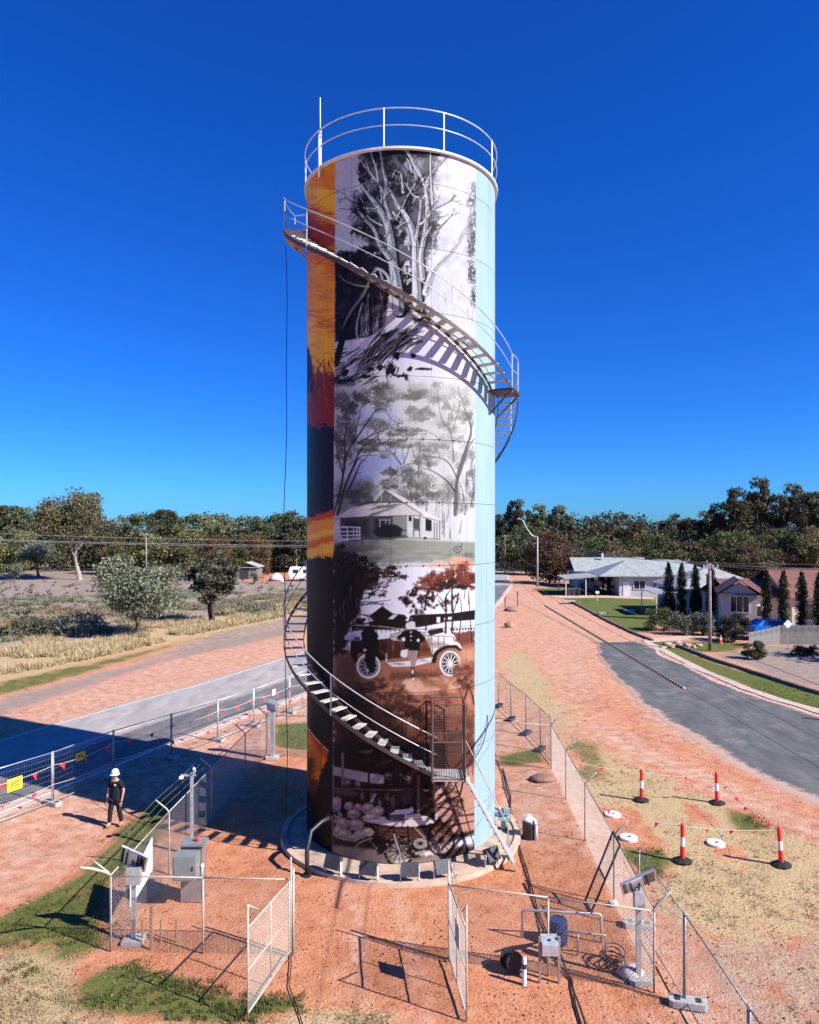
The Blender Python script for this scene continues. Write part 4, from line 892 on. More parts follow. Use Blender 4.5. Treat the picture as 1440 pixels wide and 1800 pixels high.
poly([(520, 552), (640, 566), (820, 574), (1092, 530), (1075, 640), (900, 672), (760, 682), (560, 650)], (.32, .18, .15), 1, 1)
for k in range(4): line([(540, 580 + k * 24), (800, 600 + k * 24), (1080, 556 + k * 26)], 5, 5, rp.choice(((.12, .06, .05), (.52, .34, .28))), .9, .5, k=3)
line([(450, 530), (640, 562), (820, 572), (970, 555), (1100, 520)], 11, 10, (.12, .07, .07), 1, .6); line([(450, 526), (560, 545), (700, 566)], 5, 5, (.72, .62, .60))
for x in (545, 665, 770, 930): line([(x, 560), (x + 6, 680)], 12, 10, (.10, .06, .06), 1, k=2)
wheel(865, 690, 56, 44, (.16, .10, .09), (.82, .76, .74), (.16, .10, .09), 14, 8, 7)
def open_wheel(cx, cy, rx, ry, c, n, wt):
    ell(cx, cy, rx, ry, wt, c); ell(cx, cy, rx * .9, ry * .9, 3, (.5, .38, .34), .7)
    for i in range(n):
        t = 6.283 * i / n; line([(cx, cy), (cx + rx * .95 * math.cos(t), cy + ry * .95 * math.sin(t))], 8, 6, c, 1, .5, k=2)
    poly([(cx + 18 * math.cos(t), cy + 18 * math.sin(t)) for t in np.linspace(0, 6.283, 12)[:-1]], c)
poly([(640, 815), (790, 800), (770, 850), (690, 862), (645, 845)], (.98, .93, .92), 1, 3, 2); blob(700, 760, 110, 90, (.80, .71, .67), .9, .6, .6); blob(1010, 690, 110, 90, (.86, .74, .68), .8, .6, .6)
open_wheel(1018, 665, 98, 112, (.20, .07, .05), 14, 15); open_wheel(706, 748, 106, 108, (.05, .03, .03), 12, 17)
for i in range(12): blob(706 + 104 * math.cos(i * .52), 748 + 106 * math.sin(i * .52), 12, 9, (.72, .66, .66), .8, .5, .8, NC)
line([(670, 625), (690, 700), (715, 770), (690, 800)], 14, 14, (.80, .74, .74), .9)
line([(345, 815), (395, 700), (450, 668), (500, 650)], 11, 11, (.62, .55, .54)); line([(345, 815), (450, 802), (520, 750), (545, 715)], 11, 11, (.60, .53, .52)); line([(470, 650), (530, 715)], 12, 12, (.4, .33, .32), 1, k=2); poly([(540, 640), (600, 640), (590, 760), (550, 770)], (.12, .07, .07), .9, 3, 1)
line([(820, 570), (900, 650)], 5, 5, .85, 1, k=2); line([(800, 830), (910, 820)], 8, 4, (.7, .62, .6)); line([(810, 850), (900, 850)], 8, 4, (.65, .58, .56)); line([(760, 800), (850, 780)], 10, 6, (.14, .09, .09))

# ---------- side strips
CV[PXX > 836.5 - (PYY - 400) * .0022] = -1
lb_ = np.array([v ** (1 / 2.2) for v in LIGHT_BLUE])
edge_l = 589.5 - (PYY - 300) * .0045
SL = PXX < edge_l
yq = PYY + (NH - .5) * 60 + (PXX - 540) * -.5
def band(y0, y1, c):
    al = (sm((yq - y0) / 14) * sm((y1 - yq) / 14))[..., None] * SL[..., None]
    CV[:] = np.where(SL[..., None], CV * (1 - al) + np.array(c) * al, CV)
CV[SL] = (.95, .62, .10)
for (y0, y1, c) in ((255, 330, (.92, .52, .10)), (310, 352, (.98, .74, .14)), (340, 372, (.93, .58, .10)), (360, 440, (.66, .22, .10)), (425, 470, (.88, .46, .12)), (462, 500, (.94, .60, .14)), (490, 508, (.72, .34, .14)), (505, 545, (.95, .62, .14)), (540, 562, (.76, .36, .14)), (560, 660, (.97, .70, .14))): band(y0, y1, c)
for i in range(60):
    y = rp.uniform(280, 640); frame(1)
    blob(rp.uniform(20, 240), (y - 250) * 4.2353, rp.uniform(30, 80), rp.uniform(8, 22), rp.choice(((.97, .74, .18), (.80, .38, .12), (.90, .56, .12))), .35, .8, .9, NH)
def lstrip(y0, y1, c, nz=8, soft=6):
    y = PYY + (NA - .5) * nz * 2
    al = (sm((y - y0) / soft) * sm((y1 - y) / soft))[..., None] * SL[..., None]; CV[:] = CV * (1 - al) + np.array(c) * al
lstrip(652, 770, (.52, .15, .10), 10); lstrip(745, 925, (.05, .06, .14), 14); lstrip(978, 1700, (.05, .04, .05), 8, 4)
frame(2)
poly([(15, 620), (40, 660), (70, 830), (60, 974), (15, 974)], (.05, .07, .14), .95, 3, 1)
for i in range(22):
    x = rp.uniform(60, 200); y = rp.uniform(700, 900); frame(2); line([(x, y), (x + rp.uniform(-60, 60), y + rp.uniform(40, 140)), (x + rp.uniform(-60, 60), y + rp.uniform(160, 280))], rp.uniform(5, 14), 3, rp.choice(((.72, .28, .16), (.22, .06, .05), (.60, .20, .12))), .7, .7)
frame(4)
al = None
for (y0, y1, c) in ((905, 925, (.80, .24, .10)), (918, 942, (.95, .60, .16)), (936, 956, (.98, .72, .26)), (950, 968, (.86, .42, .14)), (962, 984, (.98, .74, .24))):
    y = PYY + (NH - .5) * 14 + (PXX - 540) * .25; a_ = (sm((y - y0) / 6) * sm((y1 - y) / 6))[..., None] * SL[..., None]; CV[:] = CV * (1 - a_) + np.array(c) * a_
for x in range(20, 220, 9):
    h = rp.uniform(6, 46); frame(4); line([(x, 640), (x + rp.uniform(-4, 4), 630 - h)], rp.uniform(8, 18), 3, (.04, .03, .03), 1, .5, k=2)
poly([(15, 615), (215, 620), (215, 700), (15, 700)], (.04, .03, .03), 1, 2)
# flame-coloured patch near the foot
frame(6)
poly([(15, -180), (60, -120), (110, -60), (175, 0), (160, 90), (120, 150), (110, 240), (70, 330), (40, 300), (15, 260)], (.92, .50, .08), 1, 3, 2)
poly([(70, -110), (175, 0), (165, 60), (110, 20), (80, -40)], (.80, .24, .08), .9, 4, 2); poly([(15, 40), (60, 60), (70, 200), (110, 230), (90, 330), (50, 360), (15, 300)], (.18, .10, .04), .8, 8, 4)
line([(15, -185), (60, -125), (115, -62), (178, 0)], 8, 6, (.85, .72, .55))
for i in range(10): line([(30 + i * 11, 150), (35 + i * 10, 40), (30 + i * 12, -40)], 6, 2, (.30, .13, .04), .6, .8)
CVL = np.where(CV < 0, 0, CV)
CVL = np.clip(CVL + (NC - .5)[..., None] * .07, 0, 1)      # spray grain
CVL = np.where(CVL <= .04045, CVL / 12.92, ((CVL + .055) / 1.055) ** 2.4) * .57
CVL[SL] *= 1.6
CVL[CV[..., 0] < 0] = LIGHT_BLUE
def mural_sample(px, py):
    u = np.clip((px - MX0) * MS, 0, CW - 1.001); v = np.clip((py - MY0) * MS, 0, CH - 1.001)
    i = u.astype(int); j = v.astype(int); fu = (u - i)[:, None]; fv = (v - j)[:, None]
    i1 = np.minimum(i + 1, CW - 1); j1 = np.minimum(j + 1, CH - 1)
    return (CVL[j, i] * (1 - fu) + CVL[j, i1] * fu) * (1 - fv) + (CVL[j1, i] * (1 - fu) + CVL[j1, i1] * fu) * fv
# ================================================================== WATER TOWER
TC = (-0.27, 23.6); TR = 3.0; Z0 = 0.10; ZT = 20.17
def TP(phi, r, z):
    """point round the tower; phi in degrees, 0 faces the camera, + to the right"""
    return (TC[0] + r * math.sin(R(phi)), TC[1] - r * math.cos(R(phi)), z)

def mural_lookup(X, Y, Z):
    """world points on the shell -> albedo; painted by the mural section further up"""
    px = 720 + FPX * X / Y; py = HOR - (Z - CAM_H) * FPX / Y
    return mural_sample(px, py)

def shell_material():
    m, n, l, b = newmat('painted_steel_shell')
    at = n.new('ShaderNodeAttribute'); at.attribute_name = 'paint'
    geo = n.new('ShaderNodeNewGeometry')
    nz = n.new('ShaderNodeTexNoise'); nz.inputs['Scale'].default_value = 1.4; nz.inputs['Detail'].default_value = 5
    mp = n.new('ShaderNodeMapping'); mp.inputs['Scale'].default_value = (1, 1, .25)
    l.new(geo.outputs['Position'], mp.inputs['Vector']); l.new(mp.outputs[0], nz.inputs['Vector'])
    r = ramp(n, [(.3, (.90, .90, .89)), (.7, (1.04, 1.04, 1.05))]); l.new(nz.outputs['Fac'], r.inputs['Fac'])
    mu = n.new('ShaderNodeMix'); mu.data_type = 'RGBA'; mu.blend_type = 'MULTIPLY'; mu.inputs['Factor'].default_value = 1
    l.new(at.outputs['Color'], mu.inputs[6]); l.new(r.outputs[0], mu.inputs[7])
    m2 = n.new('ShaderNodeMapping'); m2.inputs['Scale'].default_value = (7, 7, .22); l.new(geo.outputs['Position'], m2.inputs['Vector'])
    sk = n.new('ShaderNodeTexNoise'); sk.inputs['Scale'].default_value = 1.0; sk.inputs['Detail'].default_value = 6; sk.inputs['Roughness'].default_value = .65; l.new(m2.outputs[0], sk.inputs['Vector'])
    rs = ramp(n, [(.30, (.80, .78, .75)), (.46, (1, 1, 1))]); l.new(sk.outputs['Fac'], rs.inputs['Fac'])
    mv = n.new('ShaderNodeMix'); mv.data_type = 'RGBA'; mv.blend_type = 'MULTIPLY'; mv.inputs['Factor'].default_value = .7
    l.new(mu.outputs[2], mv.inputs[6]); l.new(rs.outputs[0], mv.inputs[7]); l.new(mv.outputs[2], b.inputs['Base Color'])
    b.inputs['Roughness'].default_value = .5; b.inputs['Specular IOR Level'].default_value = .16
    bp = n.new('ShaderNodeBump'); bp.inputs['Strength'].default_value = .16; bp.inputs['Distance'].default_value = .03
    l.new(nz.outputs['Fac'], bp.inputs['Height']); l.new(bp.outputs[0], b.inputs['Normal'])
    return m
M_SHELL = shell_material()
M_SEAM = mat('seam_dark', (.05, .05, .06), .7)
M_BACK = mat('pale_blue_paint', (.45, .62, .72), .45, 0, .08, 1.5)

tower = thing('water_tower', 'tall cylindrical steel water tower painted with a grey and sepia bush mural', 'water tower', (TC[0], TC[1], 0))
# inner shell shows dark in the joints between the plates
mb = MB(); mb.lathe([(TR - .02, Z0), (TR - .02, ZT)], (0, 0, 0), 96)
obj('inner_shell', mb, M_SEAM, tower, True)
# rows of joints, top to bottom, as photographed (front of the shell stands at TC.y-TR)
YF = TC[1] - TR
rows_px = [262, 319, 433.5, 547, 660.5, 771.6, 883.4, 995, 1106.5, 1218, 1329.5, 1441]
zs = [CAM_H + (HOR - q) * YF / FPX for q in rows_px] + [Z0]
zs[0] = ZT
GAP = .006
for ci in range(len(zs) - 1):
    za, zb = zs[ci + 1] + GAP, zs[ci] - GAP
    ph0 = -5.2 if ci in (4, 5, 6) else (-5.2 + 22.5 if ci % 2 else -5.2 - 22.5)
    nseg = 8
    for si in range(nseg):
        a0 = ph0 + si * 45 + .05; a1 = ph0 + (si + 1) * 45 - .05
        mid = ((a0 + a1) / 2 + 180) % 360 - 180
        fine = abs(mid) < 118
        du = .021 if fine else .25
        na = max(2, int(R(45) * TR / du)); nzv = max(2, int((zb - za) / (du if fine else .5)))
        A = np.radians(np.linspace(a0, a1, na + 1)); Zv = np.linspace(za, zb, nzv + 1)
        AA, ZZ = np.meshgrid(A, Zv)
        X = TR * np.sin(AA).ravel(); Y = -TR * np.cos(AA).ravel(); Zr = ZZ.ravel()
        id2 = np.arange((na + 1) * (nzv + 1)).reshape(nzv + 1, na + 1)
        Fq = np.stack([id2[:-1, :-1].ravel(), id2[:-1, 1:].ravel(), id2[1:, 1:].ravel(), id2[1:, :-1].ravel()], 1)
        me = np_mesh('shell_plate', np.stack([X, Y, Zr], 1), Fq, M_SHELL, True)
        col = mural_lookup(X + TC[0], Y + TC[1], Zr)
        # what the camera cannot see of the paint goes on round the back
        phi = (np.degrees(AA).ravel() + 180) % 360 - 180
        col = np.where(((phi > 78))[:, None], np.array(LIGHT_BLUE)[None, :], col)
        bk = (phi < -80)
        if bk.any():
            t = fbm(phi * .05, Zr * .5, 77, 4)[:, None]
            cc = np.array([.10, .035, .012]) * (1 - t) + np.array([.55, .20, .02]) * t
            col = np.where(bk[:, None], np.where((phi < -130)[:, None], np.array(LIGHT_BLUE)[None, :], col * 0 + cc), col)
        at_ = me.attributes.new('paint', 'FLOAT_COLOR', 'POINT')
        at_.data.foreach_set('color', np.concatenate([col, np.ones((len(col), 1))], 1).astype(np.float32).ravel())
        link('shell_plate', me, tower)
# lugs on the joints
lug = MB(); lug.box((0, 0, 0), (.032, .03, .035)); lug_me = mesh_of('bolt', lug, M_DARK)
for ci in (5, 6, 7):
    for ph in (-36, -20, -12, -5, 4, 13, 22, 31):
        p = TP(ph, TR + .012, zs[ci] + .012)
        link('bolt', lug_me, tower, (p[0] - TC[0], p[1] - TC[1], p[2]), R(ph))
# roof rim, roof
mb = MB(); mb.lathe([(TR - .05, ZT - .03), (TR + .085, ZT - .01), (TR + .09, ZT + .045), (TR + .02, ZT + .07), (1.5, ZT + .28), (0.02, ZT + .36)], (0, 0, 0), 96)
M_ROOF = mat('roof_white_paint', (.72, .72, .74), .5, 0, .08, 3)
obj('roof', mb, M_ROOF, tower, False)
# roof guard rail
rail = thing('roof_guard_rail', 'galvanised two-bar guard rail round the top of the tower', 'railing', (TC[0], TC[1], ZT + .1))
RR = TR + .06
def ring(r, z, rad, n=72):
    mb = MB(); mb.path([(r * math.sin(R(k * 360 / n)), -r * math.cos(R(k * 360 / n)), z) for k in range(n)], rad, 6, True); return mb
M_RAILG = mat('rail_galvanised', (.50, .51, .52), .4, .35, .1, 5)
obj('top_rail', ring(RR, 1.03, .020), M_RAILG, rail, True)
obj('middle_rail', ring(RR, .55, .016), M_RAILG, rail, True)
pm = MB(); pm.tube((0, 0, -.1), (0, 0, 1.04), .024, n=8); pm = mesh_of('post', pm, M_RAILG)
for k, ph in enumerate((-8.5, 24, 65, -50, -88, 105, 145, -130, -172)):
    p = TP(ph, RR, 0); link('post', pm, rail, (p[0] - TC[0], p[1] - TC[1], 0))
# antenna mast
ax, ay, _ = TP(-50.5, TR + .1, 0)
ant = thing('antenna', 'slim white whip antenna on a mast at the left of the tower roof', 'antenna', (ax, ay, ZT))
mb = MB(); mb.tube((0, 0, -.3), (0, 0, 1.05), .036, n=8); obj('mast', mb, M_WHITE, ant, True)
mb = MB(); mb.tube((0.03, 0, .85), (0.03, 0, 2.05), .018, .012, n=6); obj('whip', mb, M_WHITE, ant, True)
for z in (.88, .98):
    mb = MB(); mb.box((.015, 0, z), (.1, .07, .035)); obj('clamp', mb, M_GALV, ant)
# concrete ring and apron
cr = MB(); cr.lathe([(TR - .8, .085), (3.1, .08), (3.58, .06)], (0, -.42, 0), 80)
obj('apron', cr, mat('apron_concrete', (.44, .32, .24), .95, 0, .3, 1.8, .6, 20, .1, rust=((.20, .15, .10), .60)), tower)
cr = MB(); cr.lathe([(3.55, .03), (3.56, .11), (3.74, .11), (3.77, -.12)], (0, -.42, 0), 80)
o = obj('base_ring', cr, mat('base_ring_concrete', (.50, .36, .27), .9, 0, .22, 2.5, .4, 25, .15, rust=((.22, .16, .13), .58)), tower, False)

# ------------------------------------------------------------------ spiral staircase
KEY = [(16, 2.78), (-49, 5.06), (-90, 6.32), (-125, 7.6), (-240, 11.87), (-270, 13.25), (-279, 13.72), (-296, 13.72), (-360, 16.0), (-440, 18.85), (-447, 18.98), (-466, 18.98)]
KP = np.array([-k[0] for k in KEY], float); KZ = np.array([k[1] for k in KEY])
def hz(t): return float(np.interp(t, KP, KZ))     # t = -phi
ri, ro = TR + .10, TR + .72
stair = thing('spiral_staircase', 'steel spiral staircase with handrails winding up round the water tower', 'staircase', (TC[0], TC[1], 0))
def helix(mbx, r, dz, t0, t1, w_, h_, step=2.5):
    """rectangular bar following the stair line"""
    ts = list(np.arange(t0, t1, step)) + [t1]
    vs = []
    for t in ts:
        z = hz(t) + dz
        for (a, b) in ((-w_ / 2, -h_ / 2), (w_ / 2, -h_ / 2), (w_ / 2, h_ / 2), (-w_ / 2, h_ / 2)):
            p = TP(-t, r + a, z + b); vs.append((p[0] - TC[0], p[1] - TC[1], p[2]))
    fs = []
    for i in range(len(ts) - 1):
        for k in range(4):
            fs.append((i * 4 + k, i * 4 + (k + 1) % 4, i * 4 + 4 + (k + 1) % 4, i * 4 + 4 + k))
    fs += [(3, 2, 1, 0), tuple((len(ts) - 1) * 4 + k for k in range(4))]
    mbx.add(vs, fs)
def helix_tube(r, dz, t0, t1, rad, step=3.0):
    mb = MB(); ts = list(np.arange(t0, t1, step)) + [t1]
    pts = []
    for t in ts:
        p = TP(-t, r, hz(t) + dz); pts.append((p[0] - TC[0], p[1] - TC[1], p[2]))
    mb.path(pts, rad, 6); return mb
for (a, b) in ((-16, 279), (296, 447)):
    m1 = MB(); helix(m1, ro, -.06, a, b, .02, .12); obj('outer_stringer', m1, M_STAIR, stair)
    m1 = MB(); helix(m1, ri, -.06, a, b, .02, .12); obj('inner_stringer', m1, M_STAIR, stair)
obj('top_rail', helix_tube(ro, 1.02, -16, 466, .018), M_RAILG, stair, True)
obj('middle_rail', helix_tube(ro, .55, -16, 466, .014), M_RAILG, stair, True)
tm = MB(); tm.box((0, -(ri + ro) / 2, 0), (.235, ro - ri - .03, .03)); tm = mesh_of('tread', tm, M_TREAD)
t = -15.0; last = -99
while t < 447:
    if not (278 < t < 297):
        o = link('tread', tm, stair, (0, 0, hz(t)), R(-t))
    z = hz(t)
    tt = t
    while hz(tt) < z + .195 and tt < 460: tt += .25
    t = tt if tt < 460 else 460
    if 279 < t < 296: t = 297
post = MB(); post.tube((0, 0, -.12), (0, 0, 1.03), .022, n=6); post = mesh_of('rail_post', post, M_RAILG)
for t in (31, 118, 165, 215, 258, 279, 296, 406, 447, 466):
    p = TP(-t, ro, hz(t)); link('rail_post', post, stair, (p[0] - TC[0], p[1] - TC[1], p[2]))
# two landings with brackets
def landing(t0, t1):
    z = hz((t0 + t1) / 2)
    lm = MB(); n = 6
    ang = np.linspace(t0, t1, n)
    vs = []
    for zz in (z - .06, z):
        for r_ in (TR + .03, ro + .06):
            for a in ang:
                p = TP(-a, r_, zz); vs.append((p[0] - TC[0], p[1] - TC[1], p[2]))
    fs = []
    for i in range(n - 1):
        fs += [(i, n + i, n + i + 1, i + 1), (2 * n + i, 2 * n + i + 1, 3 * n + i + 1, 3 * n + i), (n + i, 3 * n + i, 3 * n + i + 1, n + i + 1), (i, i + 1, 2 * n + i + 1, 2 * n + i)]
    fs += [(0, 2 * n, 3 * n, n), (n - 1, 2 * n - 1, 4 * n - 1, 3 * n - 1)]
    lm.add(vs, fs); lo = obj('landing', lm, M_STAIR, stair)
    for a in (t0 + 1, t1 - 1):
        bm_ = MB(); p = TP(-a, ro, z - .06); q = TP(-a, TR + .02, z - .75)
        bm_.tube((p[0] - TC[0], p[1] - TC[1], p[2]), (q[0] - TC[0], q[1] - TC[1], q[2]), .03, n=6)
        obj('bracket', bm_, M_STAIR, lo)
    return lo
landing(277, 298)
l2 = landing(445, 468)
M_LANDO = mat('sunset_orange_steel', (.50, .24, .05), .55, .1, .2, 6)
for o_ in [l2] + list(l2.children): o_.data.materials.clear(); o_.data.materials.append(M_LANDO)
# rail closing the end of the top landing
e = MB()
for dz in (.55, 1.02):
    p = TP(-466, ro, 18.98 + dz); q = TP(-466, TR + .06, 18.98 + dz)
    e.tube((p[0] - TC[0], p[1] - TC[1], p[2]), (q[0] - TC[0], q[1] - TC[1], q[2]), .02)
obj('end_rail', e, M_RAILG, stair)
# foot landing with caged door
M_CAGE = mat('rusty_cage_steel', (.13, .085, .07), .7, .2, .3, 8)
fl = thing('security_cage', 'dark mesh security cage with a gate at the foot of the spiral stair', 'cage', (0, 0, 0))
zl = 2.76
cx0, cx1, cy0, cy1 = .62, 1.50, 19.75, 20.62
mb = MB(); mb.box(((cx0 + cx1) / 2, (cy0 + cy1) / 2, zl - .03), (cx1 - cx0 + .06, cy1 - cy0, .05)); obj('platform', mb, M_TREAD, fl)
fr = MB(); rr_ = .022
H2 = 2.02
corners = [(cx0, cy0), (cx1, cy0), (cx1, cy1), (cx0, cy1)]
for i, c in enumerate(corners):
    fr.tube((*c, zl - .1), (*c, zl + H2), rr_)
    d = corners[(i + 1) % 4]
    for z in (zl, zl + 1.0, zl + H2): fr.tube((*c, z), (*d, z), rr_ * .8)
obj('frame', fr, M_CAGE, fl)
def grid_panel(a, b, z0, z1, s, r, mbx):
    a = Vector(a); b = Vector(b); L = (b - a).length; n = max(1, int(L / s))
    for i in range(1, n):
        p = a.lerp(b, i / n); mbx.tube((p.x, p.y, z0), (p.x, p.y, z1), r, n=3, cap=False)
    k = max(1, int((z1 - z0) / s))
    for i in range(1, k):
        z = z0 + (z1 - z0) * i / k; mbx.tube((a.x, a.y, z), (b.x, b.y, z), r, n=3, cap=False)
for i, nm in ((0, 'gate_mesh'), (1, 'side_mesh'), (3, 'side_mesh')):
    mm = MB(); a = corners[i]; b = corners[(i + 1) % 4]
    grid_panel((*a, 0), (*b, 0), zl + .03, zl + H2, .062, .0055, mm)
    stuff(obj(nm, mm, M_CAGE, fl))
for x in (cx0 + .05, cx1 - .05):
    mb = MB(); wy = TC[1] - math.sqrt(TR ** 2 - (x - TC[0]) ** 2)
    mb.tube((x, cy0 + .05, zl - .06), (x, wy, zl - .95), .028); obj('wall_bracket', mb, M_STAIR, fl)
# access stair down to the ground on the right
acc = thing('access_ladder', 'pale steel access stair leaning from the cage platform down to the dirt', 'ladder', (2.95, 20.35, 0))
top = [(1.50, 19.90, zl), (1.50, 20.55, zl)]; bot = [(2.98, 20.40, .02), (2.98, 21.05, .02)]
for a, b in zip(top, bot):
    mb = MB(); d = Vector(b) - Vector(a); q = d.to_track_quat('Z', 'Y').to_matrix()
    mb.box((Vector(a) + Vector(b)) / 2, (.09, .03, d.length), M=q); obj('stringer', mb, M_RAILG, acc, world=True)
st = MB(); st.box((0, 0, 0), (.13, .61, .018)); st = mesh_of('step', st, M_TREAD)
for k in range(1, 13):
    f = k / 13
    p = Vector(top[0]).lerp(Vector(bot[0]), f)
    link('step', st, acc, (p.x - 2.95, (p.y + .325) - 20.35, p.z))
for sgn, (a, b) in zip((0, 1), zip(top, bot)):
    mb = MB(); ua = Vector(a) + Vector((0, 0, .95)); ub = Vector(b) + Vector((-.15, 0, .95))
    if sgn == 1:
        mb.path([Vector(a), ua, ub, Vector(b) + Vector((-.15, 0, .25))], .02); obj('handrail', mb, M_RAILG, acc, True, True)
# hanging cable, left of the tower, from the upper landing to the ground
mb = MB(); a = TP(-94, ro + .05, 18.7)
pts = []
for k in range(30):
    f = k / 29; z = 18.7 * (1 - f) + .15 * f
    pts.append((a[0] + .04 * math.sin(f * 9) + .02 * math.sin(f * 23), a[1] + .03 * math.sin(f * 7), z))
mb.path(pts, .013, 5)
tag(obj('hanging_cable', mb, M_CABLE), 'thin black cable hanging down the left side of the tower', 'cable')
# thin loose cable on the pale blue strip at lower right
mb = MB(); pts = [TP(60 - 22 * k / 10, TR + .03 + .10 * math.sin(k / 10 * 3.14), 3.9 - 1.35 * (k / 10) ** .7) for k in range(11)]
mb.path(pts, .015, 5); tag(obj('loose_cable', mb, M_CABLE), 'short dark cable drooping across the pale blue strip near the cage', 'cable')
# drain pipe at lower left
pipe = thing('drain_pipe', 'dark flanged outlet pipe bending down at the tower foot', 'pipe', (*TP(-38, 3.7, 0)[:2], 0))
M_PIPE = mat('pipe_black', (.03, .028, .03), .45, .2, .3, 6)
mb = MB(); p0 = TP(-38, 2.98, 1.25); p1 = TP(-38, 3.6, 1.22); p2 = TP(-39, 3.95, 1.05); p3 = TP(-36.5, 4.28, .7); p4 = TP(-36, 4.32, .02)
mb.path([p0, p1, p2, p3, p4], .062, 12); obj('pipe', mb, M_PIPE, pipe, True, True)
for f, (a, b) in (((0), (TP(-38, 3.15, 1.245), TP(-38, 3.21, 1.243))), ((0), (TP(-38, 3.24, 1.242), TP(-38, 3.30, 1.24)))):
    mb = MB(); mb.tube(a, b, .115, n=14); obj('flange', mb, M_PIPE, pipe, world=True)
mb = MB(); mb.tube(TP(-36, 4.32, -.02), TP(-36, 4.32, .05), .13, n=14); obj('foot_flange', mb, M_PIPE, pipe, world=True)
# flood lights on the ring, pointing at the mural
def flood(phi, tilt, lab, r=4.0, yaw=0):
    p = TP(phi, r, .10)
    t = thing('floodlight', lab, 'floodlight', p, R(phi + yaw), 'floodlights on the base ring')
    b = MB(); M = Matrix.Rotation(R(-tilt), 3, 'X')
    b.box((0, 0, .30), (.46, .16, .36), M=M); obj('housing', b, M_DARK, t)
    f = MB(); f.box(M @ Vector((0, .09, 0)) + Vector((0, 0, .30)), (.40, .015, .30), M=M); obj('lens', f, M_SOLAR, t)
    for s in (-1, 1):
        q = MB(); q.box((s * .25, 0, .17), (.02, .07, .36)); q.box((s * .25, -.02, .0), (.02, .16, .02)); obj('bracket', q, M_WHITE, t)
    return t
flood(-27, 25, 'dark floodlight leftmost on the concrete ring beside the bent pipe')
flood(-12, 28, 'dark floodlight with pale bracket left of the ring centre')
flood(4, 28, 'dark floodlight with pale bracket just right of ring centre')
flood(17, 28, 'dark floodlight behind the right gate leaf post', 4.0)
flood(40, 25, 'dark floodlight at the foot of the access ladder', 4.0)
# small valve box on the right of the tower foot
vb = thing('valve_box', 'pale green valve unit bolted to the right of the tower foot', 'valve', (*TP(80, 3.3, 0)[:2], .1))
M_PGRN = mat('pale_green_paint', (.24, .34, .34), .5, 0, .1, 5)
mb = MB(); mb.box((0, 0, .35), (.36, .34, .08)); obj('plate', mb, M_PGRN, vb)
mb = MB(); mb.tube((0, 0, .0), (0, 0, .62), .11, n=12); mb.tube((-.35, 0, .45), (.1, 0, .45), .07, n=12); obj('valve_body', mb, M_PGRN, vb, True)
mb = MB(); mb.box((.06, -.1, .58), (.2, .1, .2)); obj('actuator', mb, M_PGRN, vb)
# ================================================================== COMPOUND FENCE
def diamond_mesh(A, B, z0, z1, s=.088, r=.0027):
    """chain-link wires between ground points A and B (world)"""
    A = Vector((A[0], A[1], 0)); B = Vector((B[0], B[1], 0)); L = (B - A).length; H = z1 - z0; u = (B - A) / L
    mb = MB()
    c = s
    while c < L + H:
        for sg in (1, -1):
            xa, xb = max(0, c - H), min(L, c)
            za, zb = c - xa, c - xb
            if sg < 0: za, zb = H - za, H - zb
            if xb - xa > .01:
                mb.tube(A + u * xa + Vector((0, 0, z0 + za)), A + u * xb + Vector((0, 0, z0 + zb)), r, n=3, cap=False)
        c += s
    return mb

ARM = .40
def fence_run(name, label, pts, z=1.72, arm=(0, 0), m_post=M_POSTL, barbs=True, posts=None, rail=True, mid=None):
    """posts at pts (world ground points), top rail, chain mesh, cranked arms carrying barbed wire"""
    t = thing(name, label, 'fence', (pts[0][0], pts[0][1], 0))
    tips = []
    for i, p in enumerate(pts):
        mb = MB()
        tip = (p[0] + arm[0] * ARM, p[1] + arm[1] * ARM, z + .36)
        path = [(p[0], p[1], -.05), (p[0], p[1], z - .02)]
        if barbs: path += [(p[0] + arm[0] * .07, p[1] + arm[1] * .07, z + .08), tip]
        mb.path(path, .022, 8); obj('post', mb, m_post, t, True, True)
        tips.append(tip)
    for a, b in zip(pts[:-1], pts[1:]):
        if rail:
            mb = MB(); mb.tube((a[0], a[1], z), (b[0], b[1], z), .016, n=6); obj('top_rail', mb, m_post, t, True, True)
        stuff(obj('chain_mesh', diamond_mesh(a, b, .04, z), M_WIRE, t, world=True))
    if barbs:
        for k in (.35, .7, 1.0):
            mb = MB(); w_ = []
            for i, p in enumerate(pts):
                q = (p[0] + arm[0] * ARM * k, p[1] + arm[1] * ARM * k, z + .05 + .31 * k)
                if i:
                    o_ = w_[-1]; w_.append(((q[0] + o_[0]) / 2, (q[1] + o_[1]) / 2, (q[2] + o_[2]) / 2 - .05))
                w_.append(q)
            mb.path(w_, .004, 4); obj('barbed_wire', mb, M_GALVD, t, world=True)
    return t

